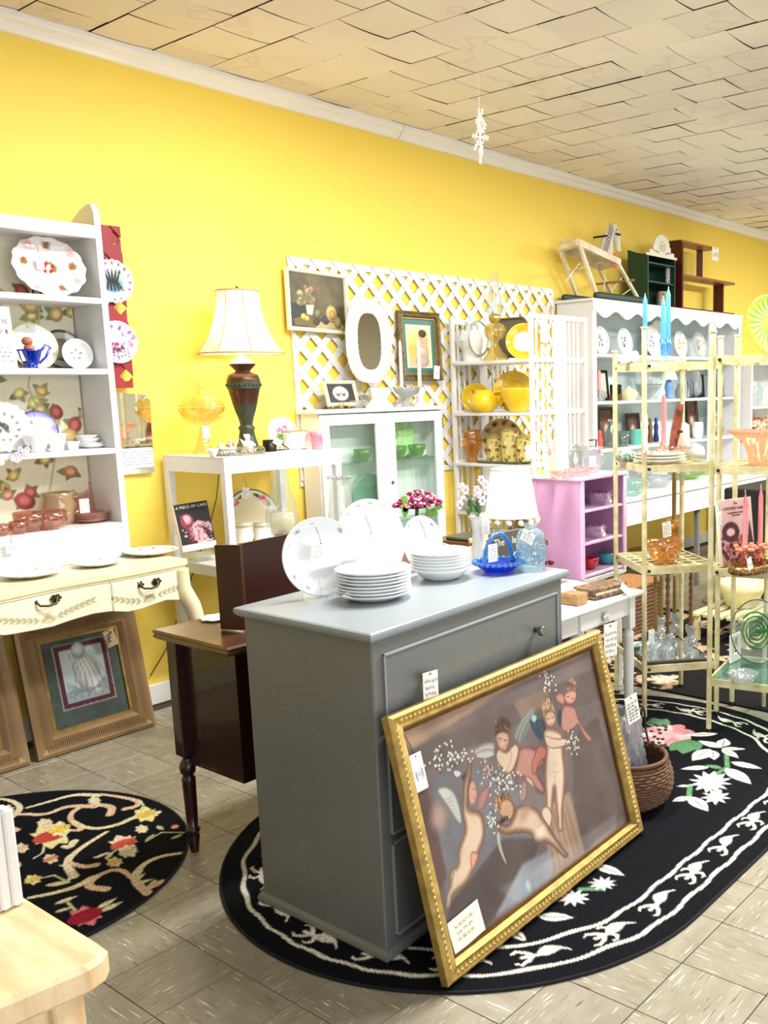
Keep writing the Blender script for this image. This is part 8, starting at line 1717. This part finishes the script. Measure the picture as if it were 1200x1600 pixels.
def harvest(P):
    w, h = P.S.max(), P.T.max(); P.C[:] = (236, 206, 206); g = np.clip(1-P.T/h, 0, 1)[..., None]; P.C = P.C*(1-g*.25); rd2 = random.Random(6)
    for i in range(90): P.blob(rd2.uniform(0, w), rd2.uniform(0, h*.42), w*.06, w*.045, i, rd2.choice([(90, 40, 60), (130, 60, 80), (60, 30, 44), (190, 110, 120), (226, 150, 130)]), soft=.5)
    a = 0
    for i in range(40): a = i*2*PI/40; P.blob(w*.3+w*.2*math.cos(a), h*.5+h*.11*math.sin(a), w*.06, w*.05, a, (60, 34, 50) if i % 2 else (90, 54, 66), soft=.6)
    P.blob(w*.3, h*.5, w*.1, h*.05, 0, (230, 206, 206), soft=.3); P.poly([(w*.8, h*.3), (w*.98, h*.3), (w*.9, h*.66)], (60, 40, 50)); P.blob(w*.42, h*.3, w*.09, h*.055, 0, (226, 150, 120), .5)
l = on(1156, 1.70, .7135); k = mpp(l); v0 = proj(l)[1]; bw, bh = .20, (v0-782)*k*1.03
hb_k = thing('harvest_book', 'pink hardcover book with a wreath photo standing on the right metal stand', 'book', l); sheet('cover', SATINP, lambda S, T: (S-bw/2, 0*S, T), 70, 80, (bw, bh), harvest, hb_k, thick=.002); B().box(-bw/2, .002, 0, bw/2-.004, .022, bh-.004).build('pages', MATS['paper_block'], hb_k)
MAR = mat('maroon_ink', (120, 30, 60), .6)
text_part('title', 'The', .016, MAR, hb_k, (0, -.001, bh*.93), (PI/2, 0, 0)); text_part('title', 'CAPTURED HARVEST', .0172, MAR, hb_k, (0, -.001, bh*.855), (PI/2, 0, 0)); text_part('subtitle', 'Creating ideas & projects\nfrom nature', .0105, MAR, hb_k, (0, -.001, bh*.77), (PI/2, 0, 0))
hb_k.rotation_euler = (math.radians(-7), 0, math.radians(-16))
price_tag('white tag hanging on the pink wreath book', at(1125, 800, y=1.70), .03, .055, 0, string=at(1120, 784, y=1.73), seed=171)
l = on(1172, 1.60, .7135); gt_ = thing('gallery_tray', 'gold filigree mirrored tray with two pink candles on the right metal stand', 'tray', l); k = mpp(l)
B().lathe([(48*k, 0), (50*k, 2*k), (48*k, 12*k), (46*k, 12*k), (46*k, 2*k), (.0004, 2*k)], n=40, sy=.6).build('tray', mat('filigree_gold', (170, 130, 70), .4, .6, var2=(60, 40, 20), vscale=90), gt_)
for i, (u, y, vt_, lab) in enumerate(((1163, 1.655, 772, 'pink taper candle with orange flower ring, left one on the gold tray'), (1187, 1.62, 764, 'pink taper candle with orange flower ring, right one on the gold tray'))):
    q = on(u, y, .7135+2*k+.0005); kk = mpp(q); v0 = proj(q)[1]; t = thing('taper_candle', lab, 'candle', q)
    B().lathe([(12*kk, 0), (10*kk, 8*kk), (6*kk, 16*kk), (9*kk, 26*kk), (5*kk, 26*kk)], n=18, flute=.08, nf=8).build('holder', glass('orange_glass', (236, 150, 100), .4, .6, see=(248, 196, 160)), t)
    B().lathe([(4*kk, 20*kk), (4*kk, 40*kk), (3.6*kk, (v0-vt_-12)*kk), (1*kk, (v0-vt_)*kk)], n=14).build('candle', WAXP, t); B().tube([(0, 0, (v0-vt_)*kk), (-2*kk, 0, (v0-vt_+7)*kk)], .7*kk, 5).build('wick', CARD, t)
    b = B()
    for j in range(12): a = 2*PI*j/12; b.ball((13*kk*math.cos(a), 13*kk*math.sin(a), (28+3*math.sin(j*2))*kk), 6*kk, 4*kk, 3*kk, 6, 4)
    b.build('flower_ring', mat('coral_petal', (232, 160, 130), .6), t)
price_tag('white tag on the gold filigree tray', at(1170, 873, y=1.55), .03, .05, 10, roll=-20, seed=172, rows=1)
# green swirl glass plate on low glass shelf
l = on(1180, 1.70, zg+.0125); c = l+Vector((0, 0, .145))
o_ = plate('swirl_platter', '', None, c, .14, None, 30, 12, m=CLEAR, nr=14); tag(o_, 'clear oval glass platter with a green spiral centre standing on the low glass shelf', 'platter')
b = B(); b.tube([((.006+.0045*a/3)*math.cos(a*.5), (.006+.0045*a/3)*math.sin(a*.5), .004) for a in range(0, 56)], .0042, 6); b.tube([(0, 0, .004), (.02, 0, .05), (.05, .01, .07), (.09, .012, .07)], [.01, .008, .014, .006], 8); sw = b.build('green_spiral', glass('emerald_glass', (60, 160, 80), .5, .5, see=(110, 210, 120)), o_)
b = B().tube([(.14*math.cos(2*PI*i/48), .14*math.sin(2*PI*i/48), .016) for i in range(48)], .003, 6, True); b.build('rim', mat('dark_glass_rim', (70, 84, 76), .1), o_)
l = on(1160, 1.62, zg+.0125); LZ('glass_bowl', 'small clear glass bowl at the front of the low glass shelf', 'bowl', l, [(10, 0), (18, 6), (24, 18), (22, 18), (.5, 3)], PRESSED, n=24, flute=.05, nf=12)
wt_ = thing('white_trivet', 'white openwork ceramic piece standing on the low glass shelf', 'ornament', on(1150, 1.78, zg+.0125)); B().box(-.05, 0, 0, -.03, .012, .13, .004).box(.03, 0, 0, .05, .012, .13, .004).box(-.03, 0, 0, .03, .012, .04, .004).box(-.03, 0, .11, .03, .012, .13, .004).build('frame', CHINA, wt_)
# cream planter and round tins seen beyond the right stand
l = Vector((4.75, 2.36, 0)); l = on(1158, 2.35, 0); t = thing('planter_stool', 'low cream slatted bench beyond the right metal stand', 'bench', l); zz = at(1158, 948, y=2.35).z
for j in range(5): B().box(-.3, -.17+.075*j, zz-.02, .3, -.12+.075*j, zz, .003).build('slat', STANDM, t)
for x in (-.27, .27):
    for y in (-.15, .15): B().box(x-.015, y-.015, .0085, x+.015, y+.015, zz-.02).build('leg', STANDM, t)
q = Vector((l.x, l.y, zz+.0005)); kq = mpp(q); LZ('planter', 'smooth cream tapered planter bowl on the slatted cream bench', 'planter', q, [(20, 0), (24, 3), (34, 26), (40, 40), (38, 40), (.5, 6)], mat('cream_ceramic', (226, 216, 160), .3), n=28)
l = on(1140, 2.80, 0); zz = at(1140, 992, y=2.80).z; t = thing('round_hassock', 'round cream lidded box with brown side bands on the floor beyond the stands', 'box', (l.x, l.y, .012)); k = mpp(l)
B().lathe([(42*k, 0), (42*k, zz*.6)], n=30, caps=True).build('drum', mat('brown_band', (150, 120, 84), .6, var=.3, vscale=20), t); B().lathe([(43*k, zz*.6), (43*k, zz-.02), (38*k, zz), (.0004, zz)], n=30).build('lid', MATS['cream_ceramic'], t)

# ================================================================= HANGING SNOWFLAKES
sp0 = at(750, 212, y=3.0); hs2 = thing('snowflake_ornament', 'white paper snowflake garland hanging from the ceiling', 'ornament', (sp0.x, sp0.y, CZ)); k = mpp(sp0)
b0 = B(); 
for j, (v, r, yaw) in enumerate(((190, 20, 60), (214, 22, 75), (238, 18, 50))):
    p = at(750, v, y=3.0); b = B(); a0 = math.radians(yaw)
    for i in range(6):
        an = i*PI/3+.3; dx, dz_ = math.cos(an), math.sin(an)
        def pt(rr, off=0): x = (rr*dx-off*dz_)*k; return (x*math.cos(a0), x*math.sin(a0), p.z-CZ+(rr*dz_+off*dx)*k)
        b.tube([pt(0), pt(r)], 1.1*k, 4)
        for q_ in (.35, .6, .82): b.tube([pt(r*(q_+.2), 6*(1.1-q_)*1.2), pt(r*q_), pt(r*(q_+.2), -6*(1.1-q_)*1.2)], .9*k, 4)
    b.build('snowflake', mat('white_glitter', (250, 250, 250), .5), hs2)
B().tube([(0, 0, 0), (0, 0, at(750, 172, y=3.0).z-CZ)], .0006, 4).build('thread', CARD, hs2)

# ================================================================= a hair of clearance under everything that stands on something
BIG = {'dresser', 'writing_desk', 'vanity_table', 'bookcase', 'shelf_unit', 'side_table', 'stool', 'pedestal_stand', 'long_table', 'lattice_panel', 'red_lattice', 'slatted_stand', 'glass_cabinet', 'metal_stand', 'oval_rug', 'round_rug', 'runner_rug', 'bench', 'dark_cabinet', 'tall_bookcase', 'snowflake_ornament', 'wall_mirror', 'handwritten_note', 'lamp_cord', 'wicker_hamper', 'round_stool'}
for q in list(bpy.data.objects):
    if q.parent is None and q.get('category') and q.name.split('.')[0] not in BIG and 'label' in q: q.location.z += .0013
